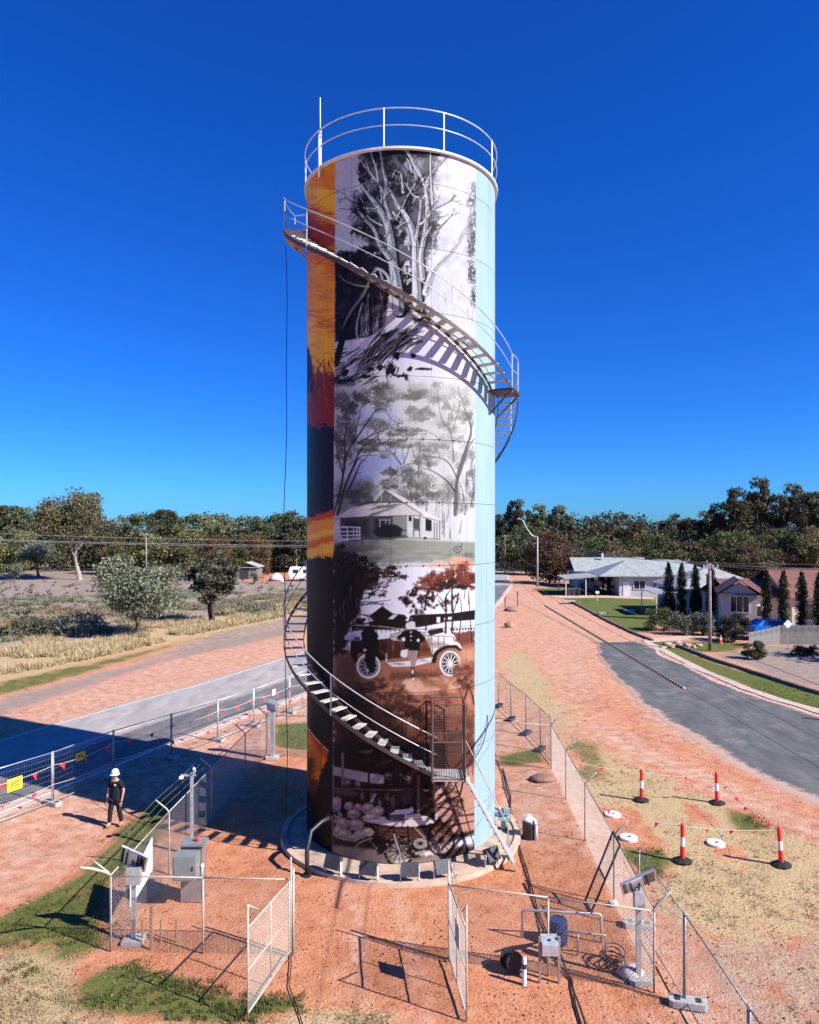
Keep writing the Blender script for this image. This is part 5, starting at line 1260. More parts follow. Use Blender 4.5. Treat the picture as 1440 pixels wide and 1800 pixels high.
FL = [(-6.72, 16.5), (-6.62, 20.2), (-6.45, 23.9), (-6.25, 27.9), (-5.95, 30.6)]
fr_l = fence_run('chain_fence', 'chain-link fence with cranked posts along the left of the tower compound', FL, arm=(-.85, -.25))
FB = [(-5.95, 30.6), (-2.0, 30.4), (2.0, 29.8), (5.62, 29.1)]
fence_run('chain_fence', 'chain-link fence run closing the far side of the compound behind the tower', FB, arm=(0, .9), m_post=M_GALVD)
FR = [(5.62, 29.1), (5.50, 25.8), (5.36, 22.4), (5.20, 18.65), (5.02, 15.06)]
fence_run('chain_fence', 'chain-link fence with dark cranked posts along the right of the compound', FR, arm=(.9, 0), m_post=M_GALVD)
fence_run('chain_fence', 'chain-link fence panel between the left corner and the open left gate', [(-6.72, 16.5), (-4.62, 16.42), (-2.68, 16.34)], z=1.70, barbs=False)
fence_run('chain_fence', 'chain-link fence panel between the right gate and the right corner post', [(.90, 16.15), (2.95, 15.62), (5.02, 15.06)], z=1.66, barbs=False)
# thick knotted outrigger at the left corner
mb = MB(); mb.path([(-6.72, 16.5, 1.70), (-6.80, 16.42, 1.82), (-7.0, 16.2, 2.0), (-7.2, 16.0, 2.12)], [.022, .03, .034, .026], 8)
obj('corner_arm', mb, M_POSTL, fr_l, True, True)
# star pickets and rail stubs inside the front fence
for i, (px, py, h) in enumerate(((266, 1668, .95), (250, 1655, .5), (283, 1655, .5), (310, 1655, .5))):
    x, y, _ = G(px, py)
    t = MB(); t.tube((0, 0, -.05), (0, 0, h), .02 if i else .035, n=6)
    o = obj('picket', t, mat('rusty_picket', (.30, .17, .11), .8, 0, .25, 8)); o.location = (x, y, 0)
    tag(o, ['thick rusty picket standing behind the left front fence mesh', 'short rusty picket left of the thick one by the front fence', 'short rusty picket just right of the thick one by the front fence', 'short rusty picket furthest right behind the left front fence'][i], 'picket', 'rusty pickets inside the front fence')

# gates, swung open towards the camera
def gate(hinge, end, label):
    t = thing('chain_gate', label, 'gate', (hinge[0], hinge[1], 0))
    a = Vector((*hinge, 0)); b = Vector((*end, 0)); up = Vector((0, 0, 1))
    def bar(nm, p, q, r=.019): 
        mb = MB(); mb.tube(p, q, r, n=8); return obj(nm, mb, M_POSTL, t, True, True)
    bar('stile', a + up * .02, a + up * 2.22); bar('stile', b + up * .02, b + up * 2.24)
    bar('rail', a + up * .16, b + up * .12); bar('rail', a + up * 1.73, b + up * 1.78); bar('rail', a + up * .92, b + up * .96, .015)
    m = a.lerp(b, .5); bar('mid_stile', m + up * .14, m + up * 1.75, .015)
    bar('brace', b + up * 2.22, b.lerp(a, .25) + up * 1.86, .016)
    stuff(obj('chain_mesh', diamond_mesh(hinge, end, .14, 1.74), M_WIRE, t, world=True))
    for z in (2.0, 2.2):
        mb = MB(); mb.tube(a + up * z, b + up * z, .003, n=4); obj('barbed_wire', mb, M_GALVD, t, world=True)
    return t
gate((-2.63, 16.28), (-3.13, 14.2), 'left chain-link gate leaf swung open towards the viewer')
gr_ = gate((.86, 16.1), (1.10, 14.15), 'right chain-link gate leaf swung open, seen nearly edge on')
mb = MB(); mb.slab([(.955, 15.35, .95), (.955, 15.35, 1.40), (1.01, 14.90, 1.40), (1.01, 14.90, .95)], .01); obj('sign_plate', mb, M_WHITE, gr_, world=True)
for (x, y, lab) in ((-2.60, 16.40, 'pale gate post beside the left gate hinge'), (.88, 16.24, 'pale gate post beside the right gate hinge')):
    mb = MB(); mb.tube((0, 0, -.05), (0, 0, 1.9), .03, n=10); mb.lathe([(.031, 1.9), (.03, 1.93), (.0, 1.95)], n=10)
    o = obj('gate_post', mb, M_POSTL, None, True); o.location = (x, y, 0); tag(o, lab, 'post', 'gate posts')

# leaning mesh gate frame inside the right fence
lg = thing('leaning_gate', 'dark mesh frame leaning against the right fence', 'gate', (4.5, 18.5, 0))
bl, br = Vector((4.5, 18.75, .03)), Vector((4.5, 18.15, .03))
tl, tr = Vector((5.17, 18.62, 1.82)), Vector((5.17, 18.02, 1.74))
fr = [(bl, tl), (br, tr), (bl, br), (tl, tr), (bl.lerp(tl, .48), br.lerp(tr, .48))]
for i, (a, b) in enumerate(fr):
    mb = MB(); mb.tube(a, b, .028, n=8); obj('frame_bar', mb, M_DARK, lg, True, True)
mb = MB()
for k in range(1, 8): mb.tube(bl.lerp(br, k / 8), tl.lerp(tr, k / 8), .002, n=3, cap=False)
for k in range(1, 40): mb.tube(bl.lerp(tl, k / 40), br.lerp(tr, k / 40), .002, n=3, cap=False)
stuff(obj('mesh_infill', mb, M_GALVD, lg, world=True))

# ================================================================== TEMPORARY FENCE
def temp_panel(A, B, label, group, dark=False, flags=(), foot=True):
    A = Vector((A[0], A[1], 0)); B = Vector((B[0], B[1], 0)); d = (B - A); L = d.length; u = d / L
    t = thing('temporary_fence_panel', label, 'fence panel', tuple(A), 0, group)
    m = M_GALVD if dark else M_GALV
    z0, z1 = .10, 1.80
    for p in (A + u * .03, B - u * .03):
        mb = MB(); mb.tube(p + Vector((0, 0, .04)), p + Vector((0, 0, z1 + .04)), .021, n=8); obj('upright', mb, m, t, True, True)
    for z in (z0, z1):
        mb = MB(); mb.tube(A + u * .03 + Vector((0, 0, z)), B - u * .03 + Vector((0, 0, z)), .017, n=6); obj('rail', mb, m, t, True, True)
    mb = MB(); n = int(L / .085)
    for k in range(1, n):
        p = A.lerp(B, k / n); mb.tube(p + Vector((0, 0, z0)), p + Vector((0, 0, z1)), .0018, n=3, cap=False)
    for k in range(1, 9):
        z = z0 + (z1 - z0) * k / 9; mb.tube(A + Vector((0, 0, z)), B + Vector((0, 0, z)), .0022, n=3, cap=False)
    stuff(obj('mesh_infill', mb, m, t, world=True))
    return t
def foot_block(p, rz, lab, group, m=M_CONCG):
    t = thing('fence_foot', lab, 'fence foot', (p[0], p[1], .0), rz, group)
    mb = MB(); mb.prism([(-.36, -.11), (-.30, -.14), (.30, -.14), (.36, -.11), (.36, .11), (.30, .14), (-.30, .14), (-.36, .11)], 0, .13); obj('block', mb, m, t)
    for x in (-.2, .2):
        q = MB(); q.box((x, 0, .137), (.1, .14, .012)); obj('socket', q, M_DARK, t)
    return t
TL = [(-14.9, 20.2), (-13.65, 22.75), (-12.3, 25.3), (-11.3, 28.0), (-9.9, 30.5), (-8.6, 32.9), (-7.5, 35.3), (-6.2, 37.9), (-4.9, 40.5)]
ordn = ['first', 'second', 'third', 'fourth', 'fifth', 'sixth', 'seventh', 'eighth', 'ninth']
GT = 'temporary fence panels along the main road'
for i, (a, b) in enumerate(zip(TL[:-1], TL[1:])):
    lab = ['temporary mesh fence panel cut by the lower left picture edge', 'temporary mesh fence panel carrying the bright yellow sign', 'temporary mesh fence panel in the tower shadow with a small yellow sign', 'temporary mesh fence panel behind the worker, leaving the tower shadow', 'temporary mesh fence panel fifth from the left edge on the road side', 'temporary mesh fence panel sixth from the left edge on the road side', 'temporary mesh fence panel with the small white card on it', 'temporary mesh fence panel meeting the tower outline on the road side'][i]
    temp_panel(a, b, lab, GT, dark=i in (2, 3, 4))  # panels inside the tower shadow take the darker steel, shade put into the colour
for i, p in enumerate(TL[1:]):
    foot_block(p, math.atan2(2.5, 1.2) + 1.5, 'grey concrete fence foot, %s from the left along the road fence' % ordn[i], 'feet of the road fence')
TRR = [(5.47, 17.5), (5.50, 14.68), (5.46, 11.8), (5.45, 9.2)]
for i, (a, b) in enumerate(zip(TRR[:-1], TRR[1:])):
    temp_panel(a, b, ['temporary fence panel outside the right compound corner post', 'temporary fence panel at lower right running towards the viewer', 'temporary fence panel cut by the bottom picture edge at right'][i], 'temporary fence panels at lower right', dark=True)
bw = foot_block((5.55, 14.62), R(-14), 'pale concrete double fence foot with slots at lower right', 'feet of the right fence', M_CONCG)
foot_block((5.46, 11.9), R(-14), 'concrete fence foot at the bottom right picture edge', 'feet of the right fence')
foot_block((5.47, 17.5), R(-14), 'concrete fence foot outside the solar post at right', 'feet of the right fence')
TF = [(4.75, 39.2), (5.05, 36.5), (5.4, 34.0), (5.62, 31.5), (5.75, 29.6)]
for i, (a, b) in enumerate(zip(TF[:-1], TF[1:])):
    temp_panel(a, b, ['temporary fence panel furthest off, right beside the tower outline', 'temporary fence panel second furthest right of the tower', 'temporary fence panel third furthest right of the tower', 'temporary fence panel meeting the far right corner of the chain fence'][i], 'temporary fence panels right of the tower', dark=True)
for i, p in enumerate(TF[:-1]):
    foot_block(p, R(60), 'small fence foot right of the tower, %s from the far end' % ordn[i], 'feet of the far right fence', M_DARK)
# a low pipe rail behind the tower on the right, from chain fence corner
mb = MB(); mb.tube((1.5, 29.35, 1.72), (5.6, 29.1, 1.75), .02); 

# yellow signs
def sign(c, w_, h_, yaw, m, lab, txt=None):
    t = thing('warning_sign' if m is M_YEL else 'white_card', lab, 'sign', c, yaw)
    mb = MB(); mb.box((0, 0, 0), (w_, .008, h_)); obj('board', mb, m, t)
    if txt:
        mb = MB()
        for k in range(3): mb.box((0, -.006, h_ * (.18 - .14 * k)), (w_ * (.62 - .1 * (k % 2)), .003, h_ * .06))
        stuff(obj('printed_lines', mb, M_DARK, t))
    return t
def on_fence(f, i, z, off=.04):
    a, b = TL[i], TL[i + 1]; x = a[0] * (1 - f) + b[0] * f; y = a[1] * (1 - f) + b[1] * f
    return (x + off * .9, y - off * .45, z)
yaw = math.atan2(2.6, 1.2)
sign(on_fence(.51, 1, 1.15), .55, .42, yaw, M_YEL, 'bright yellow warning sign tied to the left temporary fence', True)
sign(on_fence(.42, 2, 1.32), .42, .3, yaw, M_YEL, 'small yellow sign on the shadowed temporary fence panel', True)
sign(on_fence(.53, 6, 1.35), .26, .3, yaw, M_WHITE, 'small white card tied to the temporary fence left of the tower')
# red pennant bunting on the road fence
fl = MB(); fl.slab([(-.10, 0, 0), (.10, 0, 0), (0.01, .0, -.24)], .004); fl_me = mesh_of('flag', fl, M_FLAG)
rng = random.Random(5)
for ln, z in (('upper', 1.32), ('lower', .66)):
    t = thing('pennant_bunting', '%s string of red pennant flags along the road fence' % ln, 'bunting', (TL[0][0], TL[0][1], 0))
    pts = []
    for i in range(len(TL) - 1):
        for f in np.linspace(0, 1, 9)[:-1]:
            p = on_fence(f, i, z + .10 * (1 - 4 * f * (1 - f)) - .05, .06); pts.append(p)
    mb = MB(); mb.path(pts, .006, 4); obj('cord', mb, M_WHITE, t, world=True)
    for k in range(2, len(pts), 3):
        if ln == 'lower' and k % 4 == 1: continue
        p = pts[k]; o = link('flag', fl_me, t, (p[0] - t.location.x, p[1] - t.location.y, p[2]))
        o.rotation_euler = (rng.uniform(-.5, .5), rng.uniform(-.3, .3), yaw + rng.uniform(-.7, .7))

# ================================================================== BOLLARDS
def bollard(px, py, lean, lab):
    x, y, _ = G(px, py)
    t = thing('bollard', lab, 'bollard', (x, y, 0), rng.uniform(0, 3), 'red bollards round the white pit lids')
    mb = MB(); mb.lathe([(.0, .0), (.27, .0), (.28, .03), (.20, .07), (.10, .10), (.0, .10)], n=8); obj('base', mb, M_RUBBER, t)
    mb = MB(); mb.lathe([(.07, .08), (.065, .42), (.063, .44)], n=14); mb.lathe([(.063, .70), (.06, .74), (.06, 1.0), (.05, 1.06), (.03, 1.09), (.0, 1.09)], n=14)
    p = obj('post', mb, M_RED, t, True)
    mb = MB(); mb.lathe([(.063, .44), (.062, .70)], n=14); obj('reflective_band', mb, M_WHITE, t, True)
    mb = MB(); mb.lathe([(.068, .12), (.0675, .2)], n=14); obj('collar', mb, M_RED, t, True)
    mb = MB(); mb.box((0, .06, 1.0), (.03, .05, .1)); obj('hook', mb, M_RED, t)
    t.rotation_euler = (lean[0], lean[1], 0)
    return (x, y)
B1 = bollard(1128, 1407, (0, 0), 'red bollard furthest left of the back pair beyond the fence')
B2 = bollard(1261, 1412, (0, -.03), 'red bollard on the right of the back pair near the street')
B3 = bollard(1200, 1514, (0, 0), 'red bollard at front left beside the right fence')
B4 = bollard(1374, 1521, (0, -.07), 'leaning red bollard at front right near the picture edge')
def bunting(a, b, za, zb, lab, n=7, sag=.12):
    t = thing('flag_line', lab, 'bunting', (a[0], a[1], 0))
    pts = [(a[0] + (b[0] - a[0]) * f, a[1] + (b[1] - a[1]) * f, za + (zb - za) * f - sag * 4 * f * (1 - f)) for f in np.linspace(0, 1, 13)]
    mb = MB(); mb.path(pts, .007, 4); obj('cord', mb, mat('pale_cord', (.72, .55, .5), .7), t, world=True)
    for k in range(1, n + 1):
        f = k / (n + 1); i = int(f * 12); p = pts[i]
        o = link('flag', fl_me, t, (p[0] - t.location.x, p[1] - t.location.y, p[2] - .01))
        o.rotation_euler = (rng.uniform(-.8, .8), rng.uniform(-.5, .5), rng.uniform(-1, 1) + .3); o.scale = (.7, .7, .7)
bunting((5.55, 26.6), B1, 1.25, 1.0, 'flagged cord from the chain fence to the back left bollard', 3)
bunting(B1, B2, 1.0, 1.0, 'flagged cord between the two back bollards', 4)
bunting(B2, B4, 1.0, 1.0, 'flagged cord between the two right bollards', 5, .25)
bunting(B3, B4, 1.0, 1.0, 'flagged cord between the two front bollards', 3, .06)
bunting((5.42, 22.6), B3, 1.15, 1.0, 'flagged cord from the chain fence to the front left bollard', 3)
for i, (px, py) in enumerate(((1077, 1433), (1105, 1474), (1259, 1484))):
    x, y, _ = G(px, py)
    t = thing('pit_lid', ['white round pit lid nearest the chain fence', 'white round pit lid in the middle, by the red soil', 'white round pit lid furthest right between the bollards'][i], 'manhole lid', (x, y, .01), i, 'white pit lids')
    mb = MB(); mb.lathe([(.26, -.04), (.27, .045), (.25, .06), (.075, .06), (.07, .0)], n=28); obj('ring', mb, M_WHITE, t)
    mb = MB(); mb.lathe([(.0, .03), (.072, .03)], n=16); obj('centre_plug', mb, M_DARK, t)

# ================================================================== SITE EQUIPMENT
def solar(loc, h, w_, d_, rot, lab, mast_w=.1):
    t = thing('solar_post', lab, 'solar panel', loc)
    mb = MB(); mb.box((0, 0, h / 2), (mast_w, mast_w * .6, h)); obj('mast', mb, M_GALV, t)
    mb = MB(); mb.box((0, 0, .04), (.45, .4, .1)); obj('footing', mb, M_CONCG, t)
    Mx = rot
    c = Vector((0, 0, h + .12))
    mb = MB(); mb.box(c, (w_, d_, .03), M=Mx); p = obj('panel', mb, M_SOLAR, t)
    mb = MB()
    for s in (-1, 1):
        mb.box(c + Mx @ Vector((s * w_ / 2, 0, 0)), (.035, d_ + .03, .045), M=Mx); mb.box(c + Mx @ Vector((0, s * d_ / 2, 0)), (w_, .035, .045), M=Mx)
    obj('panel_frame', mb, M_ALU, t)
    mb = MB()
    for s in (-.25, .25):
        mb.box(c + Mx @ Vector((s * w_, 0, -.045)), (.04, d_ * .9, .04), M=Mx)
    mb.tube((0, 0, h - .1), c + Mx @ Vector((0, 0, -.04)), .03)
    obj('panel_bracket', mb, M_DARK, t)
    mb = MB(); mb.box(c + Mx @ Vector((-w_ * .12, 0, -.022)), (w_ * .5, d_ * .92, .01), M=Mx); obj('back_sheet', mb, M_WHITE, t)
    return t
rotL = Matrix.Rotation(R(24), 3, 'Y') @ Matrix.Rotation(R(-52), 3, 'X')
sL = solar((-6.35, 16.9, 0), 1.78, .62, .75, rotL, 'solar panel on a galvanised post in the left compound corner')
mb = MB(); mb.box((.02, -.02, 1.55), (.3, .2, .4)); obj('control_box', mb, M_GALV, sL)
rotR = Matrix.Rotation(R(-24), 3, 'Y') @ Matrix.Rotation(R(-46), 3, 'X')
sR = solar((4.82, 15.45, 0), 1.95, .75, .62, rotR, 'solar panel on a galvanised post in the right compound corner')
mb = MB(); mb.box((0, -.02, 1.7), (.2, .16, .36)); obj('control_box', mb, M_GALV, sR)
# white board on the left fence
t = thing('white_board', 'blank white board tied inside the left chain fence', 'board', (-6.6, 17.9, 0))
mb = MB(); mb.slab([(-6.60, 17.35, .55), (-6.60, 17.35, 1.20), (-6.57, 18.75, 1.62), (-6.57, 18.75, .75)], .012); obj('board', mb, M_WHITE, t, world=True)
# electrical cabinet
cb = thing('electrical_cabinet', 'brown-grey electrical cabinet with a grey box on its front inside the left fence', 'cabinet', (-5.55, 18.75, 0))
mb = MB(); mb.box((0, .1, .72), (.55, .36, 1.44)); obj('body', mb, M_CABP, cb)
mb = MB(); mb.box((.02, .1, 1.46), (.62, .46, .05)); obj('cap', mb, M_CABG, cb)
mb = MB(); mb.box((-.05, -.34, 1.06), (.58, .42, .60)); fb = obj('front_box', mb, M_CABG, cb)
mb = MB(); mb.box((-.05, -.556, 1.06), (.50, .012, .52)); obj('front_door', mb, M_CABG, fb)
mb = MB(); mb.box((.17, -.57, 1.08), (.03, .02, .09)); obj('door_latch', mb, M_DARK, fb)
mb = MB(); mb.lathe([(.0, .12), (.05, .1), (.06, .0)], (.12, .1, 1.49), 12); obj('red_beacon', mb, M_RED, cb, True)
mb = MB(); mb.lathe([(0, .09), (.04, .06), (.05, 0)], (.30, -.16, .95), 10); mb.tube((.30, -.16, .95), (.30, -.16, .7), .02); obj('white_sensor', mb, M_WHITE, cb, True)
# camera mast beside the left fence
x, y = -6.35, 21.4
cm = thing('camera_mast', 'slim galvanised camera mast with a cross arm behind the cabinet', 'mast', (x, y, 0))
mb = MB(); mb.box((0, 0, 1.2), (.08, .08, 2.4)); obj('mast', mb, M_GALV, cm)
mb = MB(); mb.box((-.1, 0, 2.32), (.42, .05, .05)); mb.box((.08, 0, 2.42), (.05, .2, .05)); obj('arm', mb, M_GALV, cm)
mb = MB(); mb.box((-.29, -.02, 2.27), (.1, .16, .07)); obj('camera_head', mb, M_WHITE, cm)
mb = MB(); mb.lathe([(0, .06), (.04, .03), (.045, -.02), (0, -.03)], (.06, 0, 2.5), 10); obj('dome', mb, M_WHITE, cm, True)
# lamp box on post at far left corner
x, y, _ = G(479, 1334)
lp = thing('flood_mast', 'square white floodlight on a short post left of the tower', 'floodlight', (x, y, 0))
mb = MB(); mb.box((0, 0, 1.0), (.16, .12, 2.0)); obj('mast', mb, M_GALV, lp)
mb = MB(); mb.box((-.2, 0, .95), (.05, .05, 1.9)); obj('side_pole', mb, M_GALV, lp)
mb = MB(); mb.box((0, 0, .06), (.5, .4, .12)); obj('footing', mb, M_CONCG, lp)
Mx = Matrix.Rotation(R(35), 3, 'X') @ Matrix.Rotation(R(-20), 3, 'Z')
mb = MB(); mb.box((0, -.02, 2.22), (.42, .22, .46), M=Mx); obj('lamp_head', mb, M_CABG, lp)
mb = MB(); mb.box(Vector((0, -.02, 2.22)) + Mx @ Vector((0, -.115, 0)), (.38, .015, .42), M=Mx); obj('lamp_face', mb, M_WHITE, lp)
# steel sampling box on two legs, right front
x, y, _ = G(966, 1727)
sb = thing('sample_box', 'steel box on two legs standing outside the right front fence', 'meter box', (x, y, 0))
M_BROWN = mat('brown_steel', (.30, .22, .18), .5, .2, .15, 6)
for s in (-1, 1):
    mb = MB(); mb.box((s * .2, 0, .48), (.055, .05, .96)); obj('leg', mb, M_BROWN, sb)
mb = MB(); mb.add([(-.17, -.13, .62), (.17, -.13, .62), (.17, .13, .62), (-.17, .13, .62), (-.17, -.13, .84), (.17, -.13, .84), (.17, .13, .95), (-.17, .13, .95)], [(3, 2, 1, 0), (4, 5, 6, 7), (0, 1, 5, 4), (1, 2, 6, 5), (2, 3, 7, 6), (3, 0, 4, 7)]); obj('box', mb, M_GALV, sb)
mb = MB(); mb.box((0, -.02, .905), (.05, .05, .02)); obj('lock', mb, M_DARK, sb)
# white and blue marker post
x, y, _ = G(922, 1731)
mk = thing('marker_post', 'short white marker post with a blue band near the right gate', 'post', (x, y, 0))
mb = MB(); mb.lathe([(.045, -.05), (.045, .46)], n=14); obj('post', mb, M_WHITE, mk, True)
mb = MB(); mb.lathe([(.047, .34), (.047, .44)], n=14); obj('blue_band', mb, M_BLUE, mk, True)
mb = MB(); mb.lathe([(.045, .46), (.045, .54), (.03, .58), (0, .59)], n=14); obj('cap', mb, M_WHITE, mk, True)
# black spool
x, y, _ = G(899, 1706)
sp = thing('cable_spool', 'black cable spool lying on the dirt by the white marker post', 'spool', (x, y, .22), .5)
Mx = Matrix.Rotation(R(80), 3, 'X')
mb = MB()
for z in (-.13, .10): mb.lathe([(0, z), (.21, z), (.21, z + .03), (0, z + .03)], n=20, M=Mx)
obj('flange', mb, M_BLACK, sp)
mb = MB(); mb.lathe([(.13, -.1), (.15, 0), (.13, .1)], n=18, M=Mx); obj('wound_cable', mb, M_CABLE, sp)
# galvanised hoop barrier with blue drum
x, y, _ = G(988, 1672)
hb = thing('pipe_barrier', 'galvanised pipe hoop barrier inside the right front fence', 'barrier', (3.35, 16.75, 0))
mb = MB(); mb.path([(2.62, 17.05, 0), (2.62, 17.05, .62), (2.66, 17.03, .66), (4.36, 16.85, .66), (4.40, 16.84, .62), (4.40, 16.84, 0)], .028, 8); obj('hoop', mb, M_GALV, hb, True, True)
mb = MB(); mb.path([(3.3, 16.45, .0), (3.3, 16.45, .50), (4.34, 16.25, .50), (4.34, 16.25, 0)], .025, 8); mb.tube((3.75, 16.36, 0), (3.75, 16.36, .5), .02); obj('inner_hoop', mb, M_GALVD, hb, True, True)
bd = thing('blue_drum', 'dark blue plastic drum beside the pipe hoop barrier', 'drum', (3.42, 16.85, 0))
mb = MB(); mb.lathe([(0, 0), (.2, 0), (.215, .15), (.21, .17), (.215, .32), (.2, .5), (.19, .52), (0, .52)], n=20); obj('drum', mb, M_BLUE, bd)
mb = MB(); mb.lathe([(0, .54), (.195, .54), (.2, .5)], n=20); obj('lid', mb, M_BLUE, bd)
# coil of dark hose at the right corner
hc = MB(); q = random.Random(3)
for k in range(7):
    r_ = q.uniform(.16, .27); n_ = 22; ax_ = Matrix.Rotation(q.uniform(-.25, .25), 3, 'X') @ Matrix.Rotation(q.uniform(-.25, .25), 3, 'Y')
    c_ = Vector((q.uniform(-.04, .04), q.uniform(-.04, .04), .10 + k * .035))
    hc.path([ax_ @ Vector((r_ * math.cos(6.283 * i / n_), r_ * 1.1 * math.sin(6.283 * i / n_), 0)) + c_ for i in range(n_)], .016, 5, True)
o = obj('hose_coil', hc, mat('brown_hose', (.12, .06, .05), .6), None, True); o.location = (4.42, 15.95, 0); tag(o, 'coiled dark brown hose beside the right solar post', 'hose')
# cut-off drum pump with white pipe at right
x, y, _ = G(938, 1477)
wp_ = thing('well_pump', 'black drum with a white capped pipe standing right of the tower', 'pump', (x, y, 0))
mb = MB(); mb.lathe([(0, .0), (.19, .0), (.2, .5), (.17, .55), (0, .56)], (-.12, .15, 0), 18); obj('drum', mb, M_BLACK, wp_)
mb = MB(); mb.lathe([(.17, .5), (.16, .6), (.05, .72), (0, .73)], (-.12, .15, 0), 18); obj('cap', mb, M_WHITE, wp_)
mb = MB(); mb.path([(.08, 0, 0), (.08, 0, .48), (.04, .03, .6), (-.1, .12, .66)], .05, 10); obj('pipe', mb, M_WHITE, wp_, True)
# concrete pieces, rocks
def rock(px, py, s, m, lab, seed, group=None, z=0):
    x, y, _ = G(px, py); mb = MB(); rg = random.Random(seed)
    ring_ = [(0, 0, -.3)]
    vs = []; n1, n2 = 9, 6
    for i in range(n2 + 1):
        for k in range(n1):
            th = math.pi * i / n2; ph = 2 * math.pi * k / n1
            d = Vector((math.sin(th) * math.cos(ph), math.sin(th) * math.sin(ph), math.cos(th)))
            rr = 1 + .35 * mnoise.noise(d * 1.7 + Vector((seed * 3.1, 0, 0)))
            vs.append((d.x * s[0] * rr, d.y * s[1] * rr, d.z * s[2] * rr + s[2] * .4))
    fs = [(i * n1 + k, i * n1 + (k + 1) % n1, (i + 1) * n1 + (k + 1) % n1, (i + 1) * n1 + k) for i in range(n2) for k in range(n1)]
    mb.add(vs, fs); o = obj('rock', mb, m, None, True); o.location = (x, y, z); tag(o, lab, 'rock', group); return o
M_ROCKW = mat('pale_stone', (.55, .48, .42), .9, 0, .2, 5, .6, 20)
M_MOUND = mat('soil_mound', (.27, .15, .11), .95, 0, .25, 3, .8, 12)
rock(1078, 1592, (.14, .1, .1), M_ROCKW, 'pale stone at the foot of the leaning mesh frame', 2)
rock(1110, 1716, (.3, .22, .16), M_ROCKW, 'pale broken concrete lump at the right solar post foot', 4)
rock(955, 1372, (.5, .35, .16), M_MOUND, 'low dark heap of soil and twigs by the right fence', 5)
rock(899, 1074, (.9, .7, .35), M_MOUND, 'small dark dirt mound beside the far road bend', 6)
rock(896, 1103, (.5, .4, .4), mat('dry_tuft_soil', (.33, .22, .13), .95, 0, .25, 3, .8, 12), 'small dry clump on the red verge right of the tower', 7)
# cables lying over the dirt
def lay(name, lab, pts, r=.022, z=.03):
    q = [G(a, b) for a, b in pts]
    fine = []
    for i in range(len(q) - 1):
        for f in np.linspace(0, 1, 6)[:-1]:
            p = Vector(q[i]).lerp(Vector(q[i + 1]), f); fine.append((p.x, p.y, z))
    fine.append((q[-1][0], q[-1][1], z))
    mb = MB(); mb.path(fine, r, 6); return tag(obj(name, mb, M_CABLE, None, True), lab, 'hose')
lay('ground_hose', 'long dark hose on the dirt running along the right of the tower', [(884, 1352), (898, 1400), (897, 1440), (908, 1475), (926, 1530), (945, 1600), (968, 1660), (985, 1700), (1005, 1725), (1012, 1770), (1030, 1830)], .02)
lay('ground_cable', 'thin dark cable on the dirt in the gate opening', [(512, 1650), (512, 1700), (508, 1735), (528, 1790), (545, 1850)], .012)
# tower junction stub bollard behind, small dark steel posts
for i, (px, py, h) in enumerate(((888, 1068, 1.3), (910, 1066, 1.9))):
    x, y, _ = G(px, py); mb = MB(); mb.box((0, 0, h / 2), (.1, .05, h)); mb.box((0, -.03, h - .3), (.14, .02, .5))
    o = obj('road_marker', mb, M_DARK); o.location = (x, y, 0); tag(o, ['short dark road marker left of its taller neighbour by the far bend', 'taller dark road marker by the far road bend'][i], 'marker')
# ================================================================== VEGETATION
def leaf_material(name, dark, light, hue=0.06):
    m, n, l, b = newmat(name)
    at = n.new('ShaderNodeAttribute'); at.attribute_name = 'tone'
    oi = n.new('ShaderNodeObjectInfo')
    r = ramp(n, [(0.0, dark), (.55, [a * .5 + c * .5 for a, c in zip(dark, light)]), (1.0, light)])
    l.new(at.outputs['Fac'], r.inputs['Fac'])
    h = n.new('ShaderNodeHueSaturation')
    mr = n.new('ShaderNodeMapRange'); mr.inputs['To Min'].default_value = .5 - hue * .5; mr.inputs['To Max'].default_value = .5 + hue * .35
    mv = n.new('ShaderNodeMapRange'); mv.inputs['To Min'].default_value = .65; mv.inputs['To Max'].default_value = 1.45
    l.new(oi.outputs['Random'], mr.inputs['Value']); l.new(mr.outputs[0], h.inputs['Hue'])
    l.new(oi.outputs['Random'], mv.inputs['Value']); l.new(mv.outputs[0], h.inputs['Value'])
    l.new(r.outputs[0], h.inputs['Color']); l.new(h.outputs[0], b.inputs['Base Color'])
    b.inputs['Roughness'].default_value = .7; b.inputs['Specular IOR Level'].default_value = .25
    tr = n.new('ShaderNodeBsdfTranslucent'); l.new(h.outputs[0], tr.inputs['Color'])
    mx = n.new('ShaderNodeMixShader'); mx.inputs[0].default_value = .18
    l.new(b.outputs[0], mx.inputs[1]); l.new(tr.outputs[0], mx.inputs[2]); l.new(mx.outputs[0], n['Material Output'].inputs['Surface'])
    return m
L_GUM = leaf_material('gum_leaves', (.036, .045, .022), (.15, .16, .085))
L_GREY = leaf_material('grey_green_leaves', (.07, .08, .05), (.25, .26, .165))
L_OLIVE = leaf_material('olive_leaves', (.055, .055, .022), (.21, .185, .09))
L_SILV = leaf_material('silver_leaves', (.09, .11, .08), (.30, .34, .27))
L_GRN = leaf_material('green_leaves', (.030, .042, .014), (.13, .155, .055))
L_RUST = leaf_material('rust_leaves', (.06, .042, .020), (.22, .145, .07))
L_MAR = leaf_material('maroon_leaves', (.035, .010, .012), (.11, .035, .035), .02)
L_CYP = leaf_material('cypress_leaves', (.012, .020, .010), (.040, .055, .022))
L_DARK = leaf_material('dark_shrub_leaves', (.012, .018, .010), (.045, .055, .03))
L_STRAW = leaf_material('straw_blades', (.20, .14, .075), (.52, .40, .24), .03)
L_GRASS = leaf_material('grass_blades', (.045, .06, .014), (.17, .19, .055), .05)
